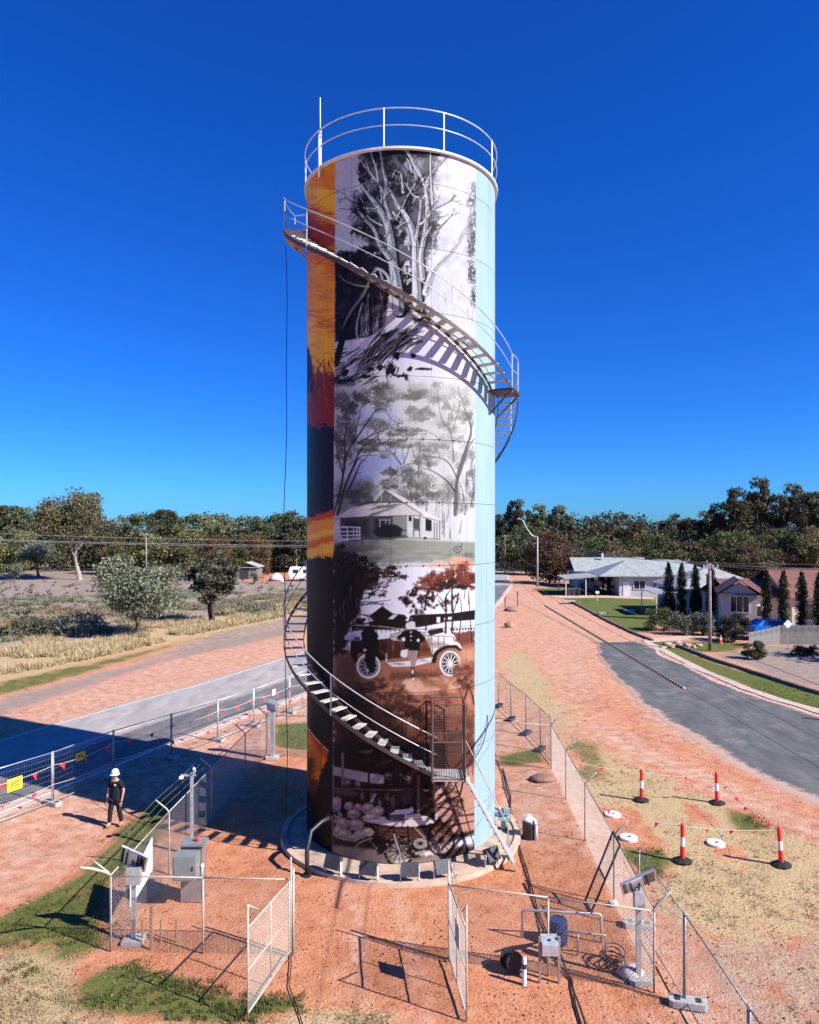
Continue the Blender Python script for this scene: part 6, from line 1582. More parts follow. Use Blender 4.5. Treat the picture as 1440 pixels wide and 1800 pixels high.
M_BARK = mat('gum_bark', (.30, .25, .21), .9, 0, .35, 2.5, .6, 12, .1)
M_BARKD = mat('dark_bark', (.09, .065, .05), .9, 0, .35, 2.5, .6, 12, .1)
M_BARKW = mat('pale_gum_bark', (.48, .43, .38), .85, 0, .3, 1.5, .5, 10, .1)

def leaves_mesh(name, C, S, nper, size, m, seed, droop=.5, tone_spread=.35, aspect=.45):
    """leaf-sized quads scattered in ellipsoidal clumps; C centres, S radii (n,3)"""
    rg = np.random.default_rng(seed)
    C = np.asarray(C, float); S = np.asarray(S, float); k = len(C)
    nper = np.maximum(6, np.asarray(nper if hasattr(nper, '__len__') else [nper] * k)).astype(int)
    ids = np.repeat(np.arange(k), nper); n = len(ids)
    d = rg.normal(size=(n, 3)); d /= np.linalg.norm(d, axis=1)[:, None]
    rad = rg.uniform(0, 1, n) ** .45
    ctr = C[ids] + d * rad[:, None] * S[ids]
    a = rg.normal(size=(n, 3)); a[:, 2] -= droop * 1.2; a /= np.linalg.norm(a, axis=1)[:, None]
    b = rg.normal(size=(n, 3)); b -= a * (a * b).sum(1)[:, None]; b /= np.linalg.norm(b, axis=1)[:, None]
    sz = size * rg.uniform(.6, 1.4, n)
    u = a * sz[:, None]; v = b * (sz * aspect)[:, None]
    V = np.stack([ctr - u * .5, ctr + v * .5 + u * .05, ctr + u * .5, ctr - v * .5 + u * .05], 1).reshape(-1, 3)
    F = np.arange(n * 4).reshape(n, 4)
    me = np_mesh(name, V, F, m)
    tone = np.clip(.5 + rg.normal(size=k)[ids] * tone_spread * .5 + rg.normal(size=n) * tone_spread * .6, 0, 1)
    at = me.attributes.new('tone', 'FLOAT', 'POINT')
    at.data.foreach_set('value', np.repeat(tone, 4).astype(np.float32))
    return me

def tree_meshes(seed, h, rad, base, leafm, barkm, clumps=60, nper=45, leaf=.32, trunk_r=.3, shape='gum', forks=4, stems=1):
    """skeleton of limbs with leaf clumps at their ends -> (limb mesh, crown mesh)"""
    rg = random.Random(seed); tb = MB(); tips = []
    def limb(p, d, L, r, depth):
        n = 4; pts = [p]; rr = [r]
        for i in range(n):
            d = (d + Vector((rg.uniform(-.2, .2), rg.uniform(-.2, .2), rg.uniform(-.05, .18)))).normalized()
            p = p + d * (L / n); pts.append(p); rr.append(r * (1 - .45 * (i + 1) / n))
        tb.path(pts, rr, 6 if depth < 2 else 4, cap=False)
        if depth >= 3 or L < h * .08:
            tips.append(p); return
        k = rg.choice((2, 3, 3)) if depth else forks
        a0 = rg.uniform(0, 6.28)
        for j in range(k):
            a = a0 + 6.283 * j / k + rg.uniform(-.5, .5)
            sp = rg.uniform(.35, .95) if shape != 'round' else rg.uniform(.6, 1.2)
            nd = (d * 1.0 + Vector((math.cos(a) * sp, math.sin(a) * sp, rg.uniform(.0, .35)))).normalized()
            q = pts[-1] if rg.random() < .7 else pts[-2]
            limb(q, nd, L * rg.uniform(.55, .8), rr[-1] * .8, depth + 1)
        tips.append(p)
    for s in range(stems):
        d0 = Vector((rg.uniform(-.15, .15), rg.uniform(-.15, .15), 1)).normalized()
        off = Vector((rg.uniform(-.3, .3), rg.uniform(-.3, .3), 0)) * (stems - 1)
        limb(Vector((0, 0, -.1)) + off, d0, base + h * .12, trunk_r, 0)
    tb_max = max(v[2] for v in tb.v)
    # fill the envelope
    C = []; S = []
    tips = [t for t in tips if t.z > base * .8]
    for i in range(clumps):
        if tips and i < len(tips) * 2:
            c = tips[i % len(tips)] + Vector((rg.gauss(0, .1) * rad, rg.gauss(0, .1) * rad, rg.gauss(.05, .08) * h))
        else:
            th = rg.uniform(0, 6.283); zz = rg.uniform(0, 1); prof = math.sin(math.pi * (zz * .8 + .16)) ** .7
            q = rg.uniform(.25, 1) ** .5 * prof
            c = Vector((math.cos(th) * q * rad, math.sin(th) * q * rad, base + zz * (h - base)))
        s = rg.uniform(.55, 1.25) * rad * {'gum': .27, 'clump': .24, 'loose': .25}.get(shape, .33)
        zz = min(max((c.z - base) / max(.1, h - base), 0), 1)
        lim = rad * (math.sin(math.pi * (zz * .8 + .16)) ** .6)
        hr = math.hypot(c.x, c.y)
        if hr > lim: c.x *= lim / hr; c.y *= lim / hr
        c.z = min(c.z, h - s * .4)
        C.append(c); S.append((s, s, s * .72))
    lm = mesh_of('limbs', tb, barkm, True)
    cm_ = leaves_mesh('foliage', C, S, nper, leaf, leafm, seed + 7)
    return lm, cm_

def place_tree(name, lab, meshes, loc, scale=(1, 1, 1), rz=0, group=None, cat='tree', part='trunk'):
    t = thing(name, lab, cat, loc, rz, group)
    a = link(part, meshes[0], t); b = link('crown', meshes[1], t)
    t.scale = scale
    return t

# ---- the two nearer roadside trees and the big gum on the left
t1 = tree_meshes(11, 8.0, 4.4, 1.0, L_GREY, M_BARKD, 120, 170, .24, .24, 'loose', 5)
place_tree('roadside_tree', 'wide grey-green tree alone in dry grass left of the tower', t1, G(243, 1119), (1.28, 1.28, 1.08))
t2 = tree_meshes(12, 7.1, 2.2, 1.2, L_GREY, M_BARKD, 75, 130, .26, .17, 'gum', 3, 2)
place_tree('roadside_tree', 'narrow upright grey-green tree right of the wide one', t2, G(376, 1094), (1.45, 1.45, 1.06))
t3 = tree_meshes(13, 17.2, 7.2, 3.6, L_OLIVE, M_BARK, 150, 110, .5, .42, 'gum', 4, 2)
place_tree('gum_tree', 'tallest gum with pale forked trunk on the left skyline', t3, G(140, 1019))
t4 = tree_meshes(14, 7.5, 4.2, 1.2, L_SILV, M_BARKD, 45, 80, .4, .25, 'round', 4)
place_tree('silver_tree', 'silvery bushy tree at the far left before the forest', t4, G(68, 1012), (1.35, 1.35, 1.2))
t5 = tree_meshes(15, 4.5, 2.6, .6, L_GREY, M_BARKD, 30, 70, .3, .15, 'round', 4)
place_tree('bushy_tree', 'small olive bush-tree at the left picture edge', t5, G(24, 1020), (1, 1, 1))
# shared tree kinds for the treeline
KIND = {
    'gum': tree_meshes(21, 15, 5.5, 2.6, L_GUM, M_BARK, 120, 80, .6, .22, 'gum', 4),
    'tall': tree_meshes(22, 19, 5.0, 5.0, L_GUM, M_BARK, 110, 80, .62, .25, 'gum', 3, 2),
    'olive': tree_meshes(23, 13, 6.0, 1.2, L_OLIVE, M_BARK, 120, 80, .6, .22, 'round', 4),
    'dome': tree_meshes(24, 12, 6.0, .8, L_GRN, M_BARKD, 120, 80, .58, .22, 'round', 5),
    'rust': tree_meshes(25, 11, 5.6, .8, L_RUST, M_BARKD, 120, 80, .52, .22, 'round', 5),
    'maroon': tree_meshes(26, 12, 5.0, 1.2, L_MAR, M_BARKD, 90, 80, .52, .22, 'round', 5),
    'clumpy': tree_meshes(27, 20, 5.6, 3.5, L_GUM, M_BARK, 64, 150, .6, .3, 'clump', 4),
}
HK = {'gum': 15, 'tall': 19, 'olive': 13, 'dome': 12, 'rust': 11, 'maroon': 12, 'clumpy': 20}
RK = {'gum': 5.5, 'tall': 5.0, 'olive': 6.0, 'dome': 6.0, 'rust': 5.6, 'maroon': 5.0, 'clumpy': 6.2}
ADJ = {'gum': 'dark green gum', 'tall': 'tall slender gum', 'olive': 'olive-green tree', 'dome': 'rounded green tree', 'rust': 'rusty brown tree', 'maroon': 'dark maroon tree', 'clumpy': 'tall gum with separate dark leaf clumps'}
rt = random.Random(8)
def skyline(px, top, Y, kind, lab, wpx=None, group=None):
    X = (px - 720) / FPX * Y; H = CAM_H + (HOR - top) * Y / FPX
    H *= 1.10 if kind == 'clumpy' else 1.0
    s = H / HK[kind]; sw = s if wpx is None else (wpx * 1.12 / 2 / FPX * Y) / RK[kind]
    return place_tree('tree', lab, KIND[kind], (X, Y, 0), (sw, sw, s), rt.uniform(0, 6.28), group)
LEFT = [
 (12, 890, 190, 'tall', 'tall dark gum at the left picture edge on the skyline', 70), (48, 893, 182, 'gum', 'dark gum between the left edge and the tallest gum', 70),
 (100, 905, 200, 'gum', 'dark gum just behind the tallest left gum', 70),
 (222, 908, 178, 'olive', 'olive tree right of the tallest left gum', 80), (250, 905, 165, 'dome', 'rounded green tree behind the wide roadside tree', 80),
 (285, 897, 190, 'tall', 'dark dense gum top standing above the left treeline', 60), (305, 925, 150, 'olive', 'broad olive tree behind the roadside pair', 110),
 (345, 906, 185, 'dome', 'green rounded tree mid left skyline', 90), (392, 905, 180, 'olive', 'olive tree above the grey shed', 85),
 (380, 945, 142, 'rust', 'brownish bushy tree just behind the grey shed', 70), (440, 908, 175, 'gum', 'dark gum on the skyline right of the grey shed', 85),
 (448, 940, 150, 'rust', 'rusty leafed tree right of the grey shed', 70), (490, 905, 165, 'dome', 'dark domed tree beside the tower left edge', 75),
 (520, 900, 158, 'gum', 'dark gum touching the tower left edge', 85), (560, 905, 170, 'gum', 'dark gum mostly hidden behind the tower on the left', 80),
 (170, 915, 205, 'gum', 'dim gum seen through the tallest gum', 90), (20, 930, 160, 'olive', 'low olive tree at the left edge below the tall gum', 80),
 (420, 962, 146, 'dome', 'low dark green tree behind the shed roof', 50), (200, 940, 155, 'olive', 'low olive tree right of the tallest gum trunk', 70),
]
for (px, top, Y, k, lab, wpx) in LEFT: skyline(px, top, Y, k, lab, wpx, 'treeline on the left')
RIGHT = [
 (885, 905, 190, 'gum', 'dark gum beside the tower right edge', 70), (922, 870, 185, 'clumpy', 'clumpy gum top right of the tower', 62), (962, 878, 190, 'clumpy', 'clumpy gum second right of the tower', 60),
 (1005, 880, 180, 'clumpy', 'clumpy gum above the rusty round tree', 70), (975, 920, 150, 'maroon', 'maroon tree behind the rusty round tree', 75), (966, 938, 128, 'rust', 'large round rusty tree behind the pale street pole', 92),
 (925, 925, 155, 'dome', 'green tree left of the maroon tree', 70), (1040, 945, 140, 'dome', 'fresh green tree left behind the green roofed house', 70), (1100, 902, 175, 'olive', 'olive tree mid right skyline behind the green roof', 105),
 (1088, 948, 138, 'olive', 'round olive tree behind the solar panel roof', 75), (1150, 908, 185, 'clumpy', 'clumpy gum behind the solar panel roof', 70), (1150, 940, 145, 'dome', 'dark green tree behind the row of cypresses', 90),
 (1195, 905, 190, 'gum', 'dark gum above the grey hip roof', 70), (1235, 890, 180, 'clumpy', 'clumpy gum left of the tall dark gum', 70), (1275, 848, 172, 'clumpy', 'tall clumpy gum on the right skyline', 76),
 (1310, 880, 180, 'gum', 'dark gum between the two tallest right gums', 70), (1355, 826, 170, 'clumpy', 'tallest clumpy gum on the right skyline', 80), (1395, 838, 176, 'clumpy', 'tall gum right of the tallest on the right skyline', 66),
 (1430, 866, 165, 'tall', 'tall gum at the right picture edge', 60), (1210, 950, 140, 'olive', 'dark olive tree behind the grey hip roof', 90), (1290, 935, 138, 'dome', 'broad dark tree behind the red tiled roof', 100),
 (1370, 930, 135, 'gum', 'dark gum rising behind the red tiled roof ridge', 90), (1430, 925, 132, 'olive', 'olive tree at the right edge behind the red roof', 80), (1050, 915, 195, 'tall', 'thin sparse gum between rusty tree and olive tree', 40),
 (1330, 950, 128, 'olive', 'low olive tree just over the red roof', 80), (1460, 880, 170, 'clumpy', 'clumpy gum cut by the right picture edge', 70),
]
for (px, top, Y, k, lab, wpx) in RIGHT: skyline(px, top, Y, k, lab, wpx, 'treeline on the right')
place_tree('tree', 'shade tree just outside the right edge casting shadow over the garden', KIND['dome'], (39.0, 50.5, 0), (.75, .75, .7), 1.0)
# far wood that closes the skyline behind the single trees
C = []; S = []; rgn = np.random.default_rng(4)
for px in np.arange(-260, 1720, 6.5):
    for row in range(3):
        Y = (172, 215, 250)[row] + rgn.uniform(-8, 8)
        top = (942, 924, 920)[row] - 8 * math.sin(px * .02) - rgn.uniform(-12, 12) + (0 if px < 700 else -4)
        H = CAM_H + (HOR - top) * Y / FPX
        for z in np.linspace(1.5, H - 1.2, 5):
            C.append(((px - 720) / FPX * Y + rgn.uniform(-1, 1), Y + rgn.uniform(-2, 2), z)); s = rgn.uniform(1.4, 2.6); S.append((s, s, s * .8))
fw = link('far_wood', leaves_mesh('far_wood', C, S, 26, .95, L_GUM, 5, .2, .4, .6)); stuff(fw)
fw['label'] = 'far dark gum forest closing the skyline'; fw['category'] = 'forest'
# scrub under the trees
def shrub(name, lab, px, py, wpx, hpx, m, seed, n=26, per=90, leaf=.14, group=None, cat='shrub', z=0.0):
    x, y, _ = G(px, py); w_ = wpx / FPX * y; h_ = hpx / FPX * y
    rg = random.Random(seed); C = []; S = []
    for i in range(n):
        th = rg.uniform(0, 6.283); q = rg.uniform(0, 1) ** .5; zz = rg.uniform(.15, .8)
        pr = math.sqrt(max(0, 1 - (zz - .3) ** 2 * 1.6))
        C.append((math.cos(th) * q * w_ * .40 * pr, math.sin(th) * q * w_ * .34 * pr, zz * h_)); s = rg.uniform(.6, 1.2) * w_ * .16
        S.append((s, s, min(s * .9, h_ * .25)))
    t = thing(name, lab, cat, (x, y, z), 0, group)
    tb = MB()
    for i in range(7):
        c = C[i]; tb.tube((c[0] * .1, c[1] * .1, -.03), (c[0] * .8, c[1] * .8, c[2]), .03 * h_ / 1.5, .012 * h_ / 1.5, 5)
    link('stem', mesh_of('stem', tb, M_BARKD, True), t)
    link('crown', leaves_mesh('crown', C, S, per, leaf, m, seed), t)
    return t
shrub('shrub', 'dark grey-green scrub heap left of the wide roadside tree', 140, 1115, 110, 42, L_SILV, 31, 30, 60, .25)
shrub('shrub', 'dark low scrub at the left edge in dry grass', 60, 1118, 90, 38, L_GREY, 32, 30, 60, .25)
shrub('shrub', 'low green scrub at the left picture edge by the grass strip', 0, 1122, 30, 30, L_GRN, 33, 18, 60, .2)
shrub('shrub', 'dead brown branchy scrub behind the left scrub heap', 45, 1092, 40, 22, L_DARK, 34, 8, 20, .2)
shrub('shrub', 'low scrub patch right of the narrow roadside tree', 455, 1080, 90, 20, L_GREY, 35, 26, 50, .22)
shrub('shrub', 'small round clipped tree on the lawn right of the grey shed', 447, 1025, 18, 20, L_OLIVE, 36, 14, 50, .25)
# low scrub scattered over the left field
rs_ = np.random.default_rng(91); C = []; S = []
for i in range(420):
    px = rs_.uniform(-40, 545); py = rs_.uniform(1024, 1092) - px * .02; x, y, _ = G(px, py); s = rs_.uniform(.25, .8)
    if poly_sd(np.array([x]), np.array([y]), low + upp[::-1])[0] > -3: continue
    C.append((x, y, s * .35)); S.append((s, s, s * .5))
fs = stuff(link('field_scrub', leaves_mesh('field_scrub', C, S, 26, .26, L_OLIVE, 92, -.3, .5, .4))); fs['label'] = 'low olive and brown scrub scattered over the left field'; fs['category'] = 'scrub'
HEDG = [(1165, 1108, 70, 44, 'leafy shrub at the left end of the front garden hedge'), (1205, 1115, 60, 42, 'middle leafy shrub of the front garden hedge'), (1235, 1117, 50, 45, 'leafy shrub just left of the timber power pole')]
for i, (px, py, w_, h_, lab) in enumerate(HEDG): shrub('shrub', lab, px, py, w_, h_, L_GREY if i else L_GRN, 40 + i, 36, 120, .16, 'garden hedge shrubs')
shrub('shrub', 'dark dense bush right of the timber power pole', 1290, 1128, 66, 55, L_DARK, 44, 40, 130, .16)
shrub('shrub', 'yellow-green round bush on the verge by the paling fence', 1325, 1158, 44, 36, L_GRN, 45, 30, 130, .13)
shrub('shrub', 'dark garden tree before the green roofed house', 1093, 1044, 42, 38, L_DARK, 46, 30, 90, .22)
shrub('shrub', 'small dark bush right of the garden tree', 1117, 1045, 18, 22, L_DARK, 47, 14, 70, .2)
shrub('shrub', 'small light bush left of the garden tree', 1072, 1046, 16, 12, L_GRN, 48, 12, 60, .2)
shrub('shrub', 'round young tree beside the grey bins', 1026, 1046, 16, 24, L_GRN, 49, 16, 70, .2)
shrub('shrub', 'dark bush in shadow before the paling fence', 1415, 1152, 50, 20, L_DARK, 50, 24, 80, .14)
shrub('shrub', 'tall dark bush shading the carport of the solar roof house', 1062, 1041, 34, 40, L_DARK, 51, 30, 100, .2)
shrub('shrub', 'dark rounded bush before the wall right of the garden tree', 1150, 1047, 44, 30, L_DARK, 52, 30, 100, .2)
shrub('shrub', 'dark leafy bush at the foot of the first cypresses', 1180, 1078, 60, 34, L_DARK, 53, 30, 100, .18)
# columnar cypresses
cy = MB(); cy.tube((0, 0, -.05), (0, 0, 5.0), .09, .03, 6); cym = mesh_of('trunk', cy, M_BARKD, True)
C = []; S = []; rg = random.Random(77)
for i in range(90):
    z = .5 + i / 90 * 6.1; r_ = .42 * min(1, (6.9 - z) / 1.6) * (.65 + .35 * min(1, z / 1.5)); a = rg.uniform(0, 6.28)
    C.append((math.cos(a) * r_ * .5, math.sin(a) * r_ * .5, z)); S.append((r_ * .75, r_ * .75, .42))
cyl = leaves_mesh('crown', C, S, 60, .17, L_CYP, 9, -.6, .35, .4)
CY = [(1175, 985, 77, 'leftmost'), (1199, 986, 76.5, 'second'), (1222, 988, 76, 'third'), (1250, 990, 75, 'fourth'), (1347, 997, 66, 'fifth'), (1378, 998, 63.5, 'sixth'), (1409, 1000, 62, 'seventh'), (1441, 1000, 61, 'last')]
for px, top, Y, o_ in CY:
    H = CAM_H - (top - HOR) * Y / FPX
    t = thing('cypress', '%s dark pencil cypress from the left in the row before the houses' % o_, 'cypress', ((px - 720) / FPX * Y, Y, 0), px * .7, 'row of pencil cypresses')
    link('trunk', cym, t); link('crown', cyl, t); t.scale = (1.15 if px < 1300 else 1.05,) * 2 + (H / 7.0,)

# ---- grass and straw blades on the near ground
def blades(name, m, n_try, chan, lo, hmin, hmax, area, seed, wid=.012, lab=None, dens=1.0):
    rg = np.random.default_rng(seed)
    # area-uniform in the picture: more blades near the camera
    Y = 1 / rg.uniform(1 / area[3], 1 / area[2], n_try); X = rg.uniform(area[0], area[1], n_try) * Y / area[4]
    zz = zone_at(X, Y)[:, chan]
    nz = fbm(X * 1.7, Y * 1.7, 41 + chan, 4) * .6 + fbm(X * 7, Y * 7, 51 + chan, 2) * .4
    keep = (zz + (nz - .5) * 1.9 > lo) & ((X - TC[0]) ** 2 + (Y - TC[1]) ** 2 > 4.4 ** 2)
    keep &= (poly_sd(X, Y, sl + sr[::-1]) < -.1)
    keep &= (poly_sd(X, Y, low + upp[::-1]) < -.1)
    X = X[keep]; Y = Y[keep]; n = len(X)
    h = rg.uniform(hmin, hmax, n); a = rg.uniform(0, 6.283, n); ln = rg.uniform(.2, .9, n) * h; la = rg.uniform(0, 6.283, n)
    w_ = wid * np.maximum(1, Y / 20)
    dx = np.cos(a) * w_; dy = np.sin(a) * w_
    z0 = np.full(n, -.03)
    V = np.stack([np.stack([X - dx, Y - dy, z0], 1), np.stack([X + dx, Y + dy, z0], 1), np.stack([X + np.cos(la) * ln, Y + np.sin(la) * ln, h], 1)], 1).reshape(-1, 3)
    me = np_mesh(name, V, np.arange(n * 3).reshape(n, 3), m)
    at = me.attributes.new('tone', 'FLOAT', 'POINT'); at.data.foreach_set('value', np.repeat(rg.uniform(0, 1, n), 3).astype(np.float32))
    o = stuff(link(name, me)); o['label'] = lab; o['category'] = 'grass'
    return o
blades('green_grass', L_GRASS, 230000, 0, .72, .03, .11, (-.62, .62, 13.2, 46, 1.0), 5, .010, 'short green grass patches round the tower compound')
blades('dry_grass', L_STRAW, 150000, 1, .82, .02, .08, (-.62, .62, 13.2, 46, 1.0), 6, .009, 'dry straw grass on the bare ground round the compound')
def litter(name, n, size, col, seed, lab, stick=False):
    rg = np.random.default_rng(seed)
    Y = 1 / rg.uniform(1 / 40., 1 / 13.2, n); X = rg.uniform(-.6, .6, n) * Y
    k = ((X - TC[0]) ** 2 + (Y - TC[1]) ** 2 > 4.3 ** 2) & (poly_sd(X, Y, low + upp[::-1]) < 0) & (fbm(X * .5, Y * .5, seed, 3) > .42)
    X = X[k]; Y = Y[k]; n = len(X); s = rg.uniform(.4, 1, n) ** 2 * size * np.maximum(1, Y / 22)
    if stick:
        a = rg.uniform(0, 6.283, n); dx = np.cos(a) * s; dy = np.sin(a) * s; w_ = .006 * np.maximum(1, Y / 18)
        base = np.stack([X, Y, X * 0 + .005], 1); d = np.stack([dx, dy, rg.uniform(-.02, .06, n)], 1); e = np.stack([-np.sin(a) * w_, np.cos(a) * w_, w_ * 0 + .004], 1)
        V = np.stack([base - d - e, base - d + e, base + d], 1).reshape(-1, 3); F = np.arange(n * 3).reshape(n, 3)
    else:
        o8 = np.array([(1, 0, 0), (0, 1, 0), (-1, 0, 0), (0, -1, 0), (0, 0, .8), (0, 0, -.5)], float)
        j = rg.uniform(.6, 1.3, (n, 6, 1)); V = (np.stack([X, Y, X * 0 - .005], 1)[:, None, :] + o8[None] * j * s[:, None, None]).reshape(-1, 3)
        f8 = np.array([(0, 1, 4), (1, 2, 4), (2, 3, 4), (3, 0, 4), (1, 0, 5), (2, 1, 5), (3, 2, 5), (0, 3, 5)]); F = (f8[None] + (np.arange(n) * 6)[:, None, None]).reshape(-1, 3)
    o = stuff(link(name, np_mesh(name, V, F, col))); o['label'] = lab; o['category'] = 'litter'
litter('pebbles', 5200, .035, mat('clod_soil', (.34, .18, .12), .95, 0, .5, 2.5), 71, 'small clods and stones scattered over the dirt')
litter('dark_pebbles', 1800, .03, mat('dark_clod', (.10, .07, .06), .95, 0, .5, 2.5), 72, 'small dark stones scattered over the dirt')
litter('twig_litter', 4200, .11, mat('twig_wood', (.09, .065, .05), .95, 0, .4, 2.5), 73, 'dark twigs and dry stalks littering the dirt', True)
def tussocks(name, poly, n, hmin, hmax, m, seed, lab, r=.35, per=26):
    rg = np.random.default_rng(seed); q = np.array(wp(poly))
    X = rg.uniform(q[:, 0].min(), q[:, 0].max(), n * 6); Y = rg.uniform(q[:, 1].min(), q[:, 1].max(), n * 6)
    k = (poly_sd(X, Y, [tuple(p) for p in q]) > 0) & (fbm(X * .25, Y * .25, seed, 3) > .47); X = X[k][:n]; Y = Y[k][:n]; n = len(X)
    H = rg.uniform(hmin, hmax, n)
    ids = np.repeat(np.arange(n), per); N = len(ids)
    a = rg.uniform(0, 6.283, N); rr = rg.uniform(0, 1, N) ** .5 * r
    bx = X[ids] + np.cos(a) * rr * .5; by = Y[ids] + np.sin(a) * rr * .5
    h = H[ids] * rg.uniform(.5, 1.1, N); ww = .035
    t = rg.uniform(0, 6.283, N)
    V = np.stack([np.stack([bx - np.cos(t) * ww, by - np.sin(t) * ww, h * 0 - .04], 1), np.stack([bx + np.cos(t) * ww, by + np.sin(t) * ww, h * 0 - .04], 1), np.stack([bx + np.cos(a) * rr * 1.2, by + np.sin(a) * rr * 1.2, h], 1)], 1).reshape(-1, 3)
    me = np_mesh(name, V, np.arange(N * 3).reshape(N, 3), m)
    at = me.attributes.new('tone', 'FLOAT', 'POINT'); at.data.foreach_set('value', np.repeat(rg.uniform(0, 1, N), 3).astype(np.float32))
    o = stuff(link(name, me)); o['label'] = lab; o['category'] = 'grass'
tussocks('straw_tussocks', [(-60, 1205), (0, 1190), (200, 1150), (390, 1105), (530, 1080), (530, 1060), (390, 1078), (200, 1105), (0, 1135), (-60, 1140)], 1500, .25, .7, L_STRAW, 61, 'tall yellow dry grass along the left roadside')
tussocks('scrub_tussocks', [(-60, 1135), (0, 1130), (200, 1105), (540, 1060), (540, 1035), (300, 1040), (0, 1055), (-60, 1060)], 1600, .2, .55, L_GREY, 62, 'low grey scrubby tufts over the left field', .6, 22)
tussocks('pale_tussocks', [(-60, 1135), (0, 1130), (200, 1105), (540, 1060), (540, 1045), (300, 1050), (0, 1070), (-60, 1070)], 1300, .2, .5, L_STRAW, 63, 'pale dry tufts over the left field', .6, 20)

# ================================================================== HOUSES
def wallmat(name, c): return mat(name, c, .8, 0, .06, 1.5, .15, 20, .2)
def roofmat(name, c, pitch, tile=False):
    m, n, l, b = newmat(name)
    tc = n.new('ShaderNodeTexCoord')
    nz = n.new('ShaderNodeTexNoise'); nz.inputs['Scale'].default_value = 1.6; nz.inputs['Detail'].default_value = 6
    l.new(tc.outputs['Object'], nz.inputs['Vector'])
    r = ramp(n, [(.3, [x * .78 for x in c]), (.7, [min(1, x * 1.15) for x in c])]); l.new(nz.outputs['Fac'], r.inputs['Fac'])
    last = r.outputs[0]
    if tile:
        bk = n.new('ShaderNodeTexBrick'); bk.inputs['Scale'].default_value = 3.2; bk.inputs['Mortar Size'].default_value = .03
        bk.inputs['Color1'].default_value = (.75, .75, .75, 1); bk.inputs['Color2'].default_value = (1.2, 1.15, 1.1, 1); bk.inputs['Mortar'].default_value = (.45, .4, .4, 1)
        l.new(tc.outputs['Object'], bk.inputs['Vector'])
        mu = n.new('ShaderNodeMix'); mu.data_type = 'RGBA'; mu.blend_type = 'MULTIPLY'; mu.inputs['Factor'].default_value = .85
        l.new(last, mu.inputs[6]); l.new(bk.outputs['Color'], mu.inputs[7]); last = mu.outputs[2]
    else:
        wv = n.new('ShaderNodeTexWave'); wv.inputs['Scale'].default_value = 3.0; wv.inputs['Distortion'].default_value = 0
        l.new(tc.outputs['Object'], wv.inputs['Vector'])
        bp = n.new('ShaderNodeBump'); bp.inputs['Strength'].default_value = .4; bp.inputs['Distance'].default_value = .03
        l.new(wv.outputs['Fac'], bp.inputs['Height']); l.new(bp.outputs[0], b.inputs['Normal'])
    l.new(last, b.inputs['Base Color']); b.inputs['Roughness'].default_value = .6
    return m
W_CREAM = wallmat('cream_render', (.55, .50, .43)); W_WHITE = wallmat('white_weatherboard', (.72, .71, .68)); W_GREYB = wallmat('grey_blue_wall', (.42, .45, .47))
R_GREEN = roofmat('green_iron_roof', (.31, .345, .33), 1); R_GREY = roofmat('grey_iron_roof', (.34, .345, .345), 1); R_TILE = roofmat('red_tile_roof', (.23, .10, .075), 1, True); R_SHED = roofmat('shed_iron_roof', (.38, .38, .36), 1)
M_GLASS = mat('window_glass', (.025, .03, .035), .08, 0, .3, 2, spec=.7)
M_FRAME = mat('window_frame', (.65, .64, .60), .5)
M_FASCIA = mat('fascia', (.60, .60, .57), .6)
M_FASCD = mat('dark_fascia', (.05, .02, .018), .6)
def hip_roof(mb, x0, x1, y0, y1, z, h, o=.5, ridge='x', gable=False, th=.12):
    x0 -= o; x1 += o; y0 -= o; y1 += o
    if ridge == 'x':
        ins = 0 if gable else (y1 - y0) / 2 * .95
        a, b = (x0 + ins, (y0 + y1) / 2, z + h), (x1 - ins, (y0 + y1) / 2, z + h)
        base = [(x0, y0, z), (x1, y0, z), (x1, y1, z), (x0, y1, z)]
        low_ = [(x, y, zz - th) for x, y, zz in base]
        mb.add(base + [a, b] + low_, [(0, 1, 5, 4), (2, 3, 4, 5)] + ([] if gable else [(1, 2, 5), (3, 0, 4)]) + [(6, 7, 1, 0), (7, 8, 2, 1), (8, 9, 3, 2), (9, 6, 0, 3), (9, 8, 7, 6)])
    else:
        ins = 0 if gable else (x1 - x0) / 2 * .95
        a, b = ((x0 + x1) / 2, y0 + ins, z + h), ((x0 + x1) / 2, y1 - ins, z + h)
        base = [(x0, y0, z), (x1, y0, z), (x1, y1, z), (x0, y1, z)]
        low_ = [(x, y, zz - th) for x, y, zz in base]
        mb.add(base + [a, b] + low_, [(1, 2, 5, 4), (3, 0, 4, 5)] + ([] if gable else [(0, 1, 4), (2, 3, 5)]) + [(6, 7, 1, 0), (7, 8, 2, 1), (8, 9, 3, 2), (9, 6, 0, 3), (9, 8, 7, 6)])
def window(t, x, y, z, w_, h_, side='y', panes=2):
    """window on a wall facing -y (side 'y') or -x (side 'x')"""
    f = MB()
    def bx(mb, cx, cz, ww, hh, d, off):
        if side == 'y': mb.box((x + cx, y - off, z + cz), (ww, d, hh))
        else: mb.box((x - off, y + cx, z + cz), (d, ww, hh))
    for s in (-1, 1):
        bx(f, s * (w_ / 2), 0, .09, h_ + .09, .10, .04); bx(f, 0, s * (h_ / 2), w_ - .09, .09, .10, .04)
    for k in range(1, panes): bx(f, -w_ / 2 + w_ * k / panes, 0, .06, h_ - .09, .09, .035)
    o = obj('window', f, M_FRAME, t)
    g = MB(); bx(g, 0, 0, w_ - .05, h_ - .05, .03, .01); obj('pane', g, M_GLASS, o)
    return o
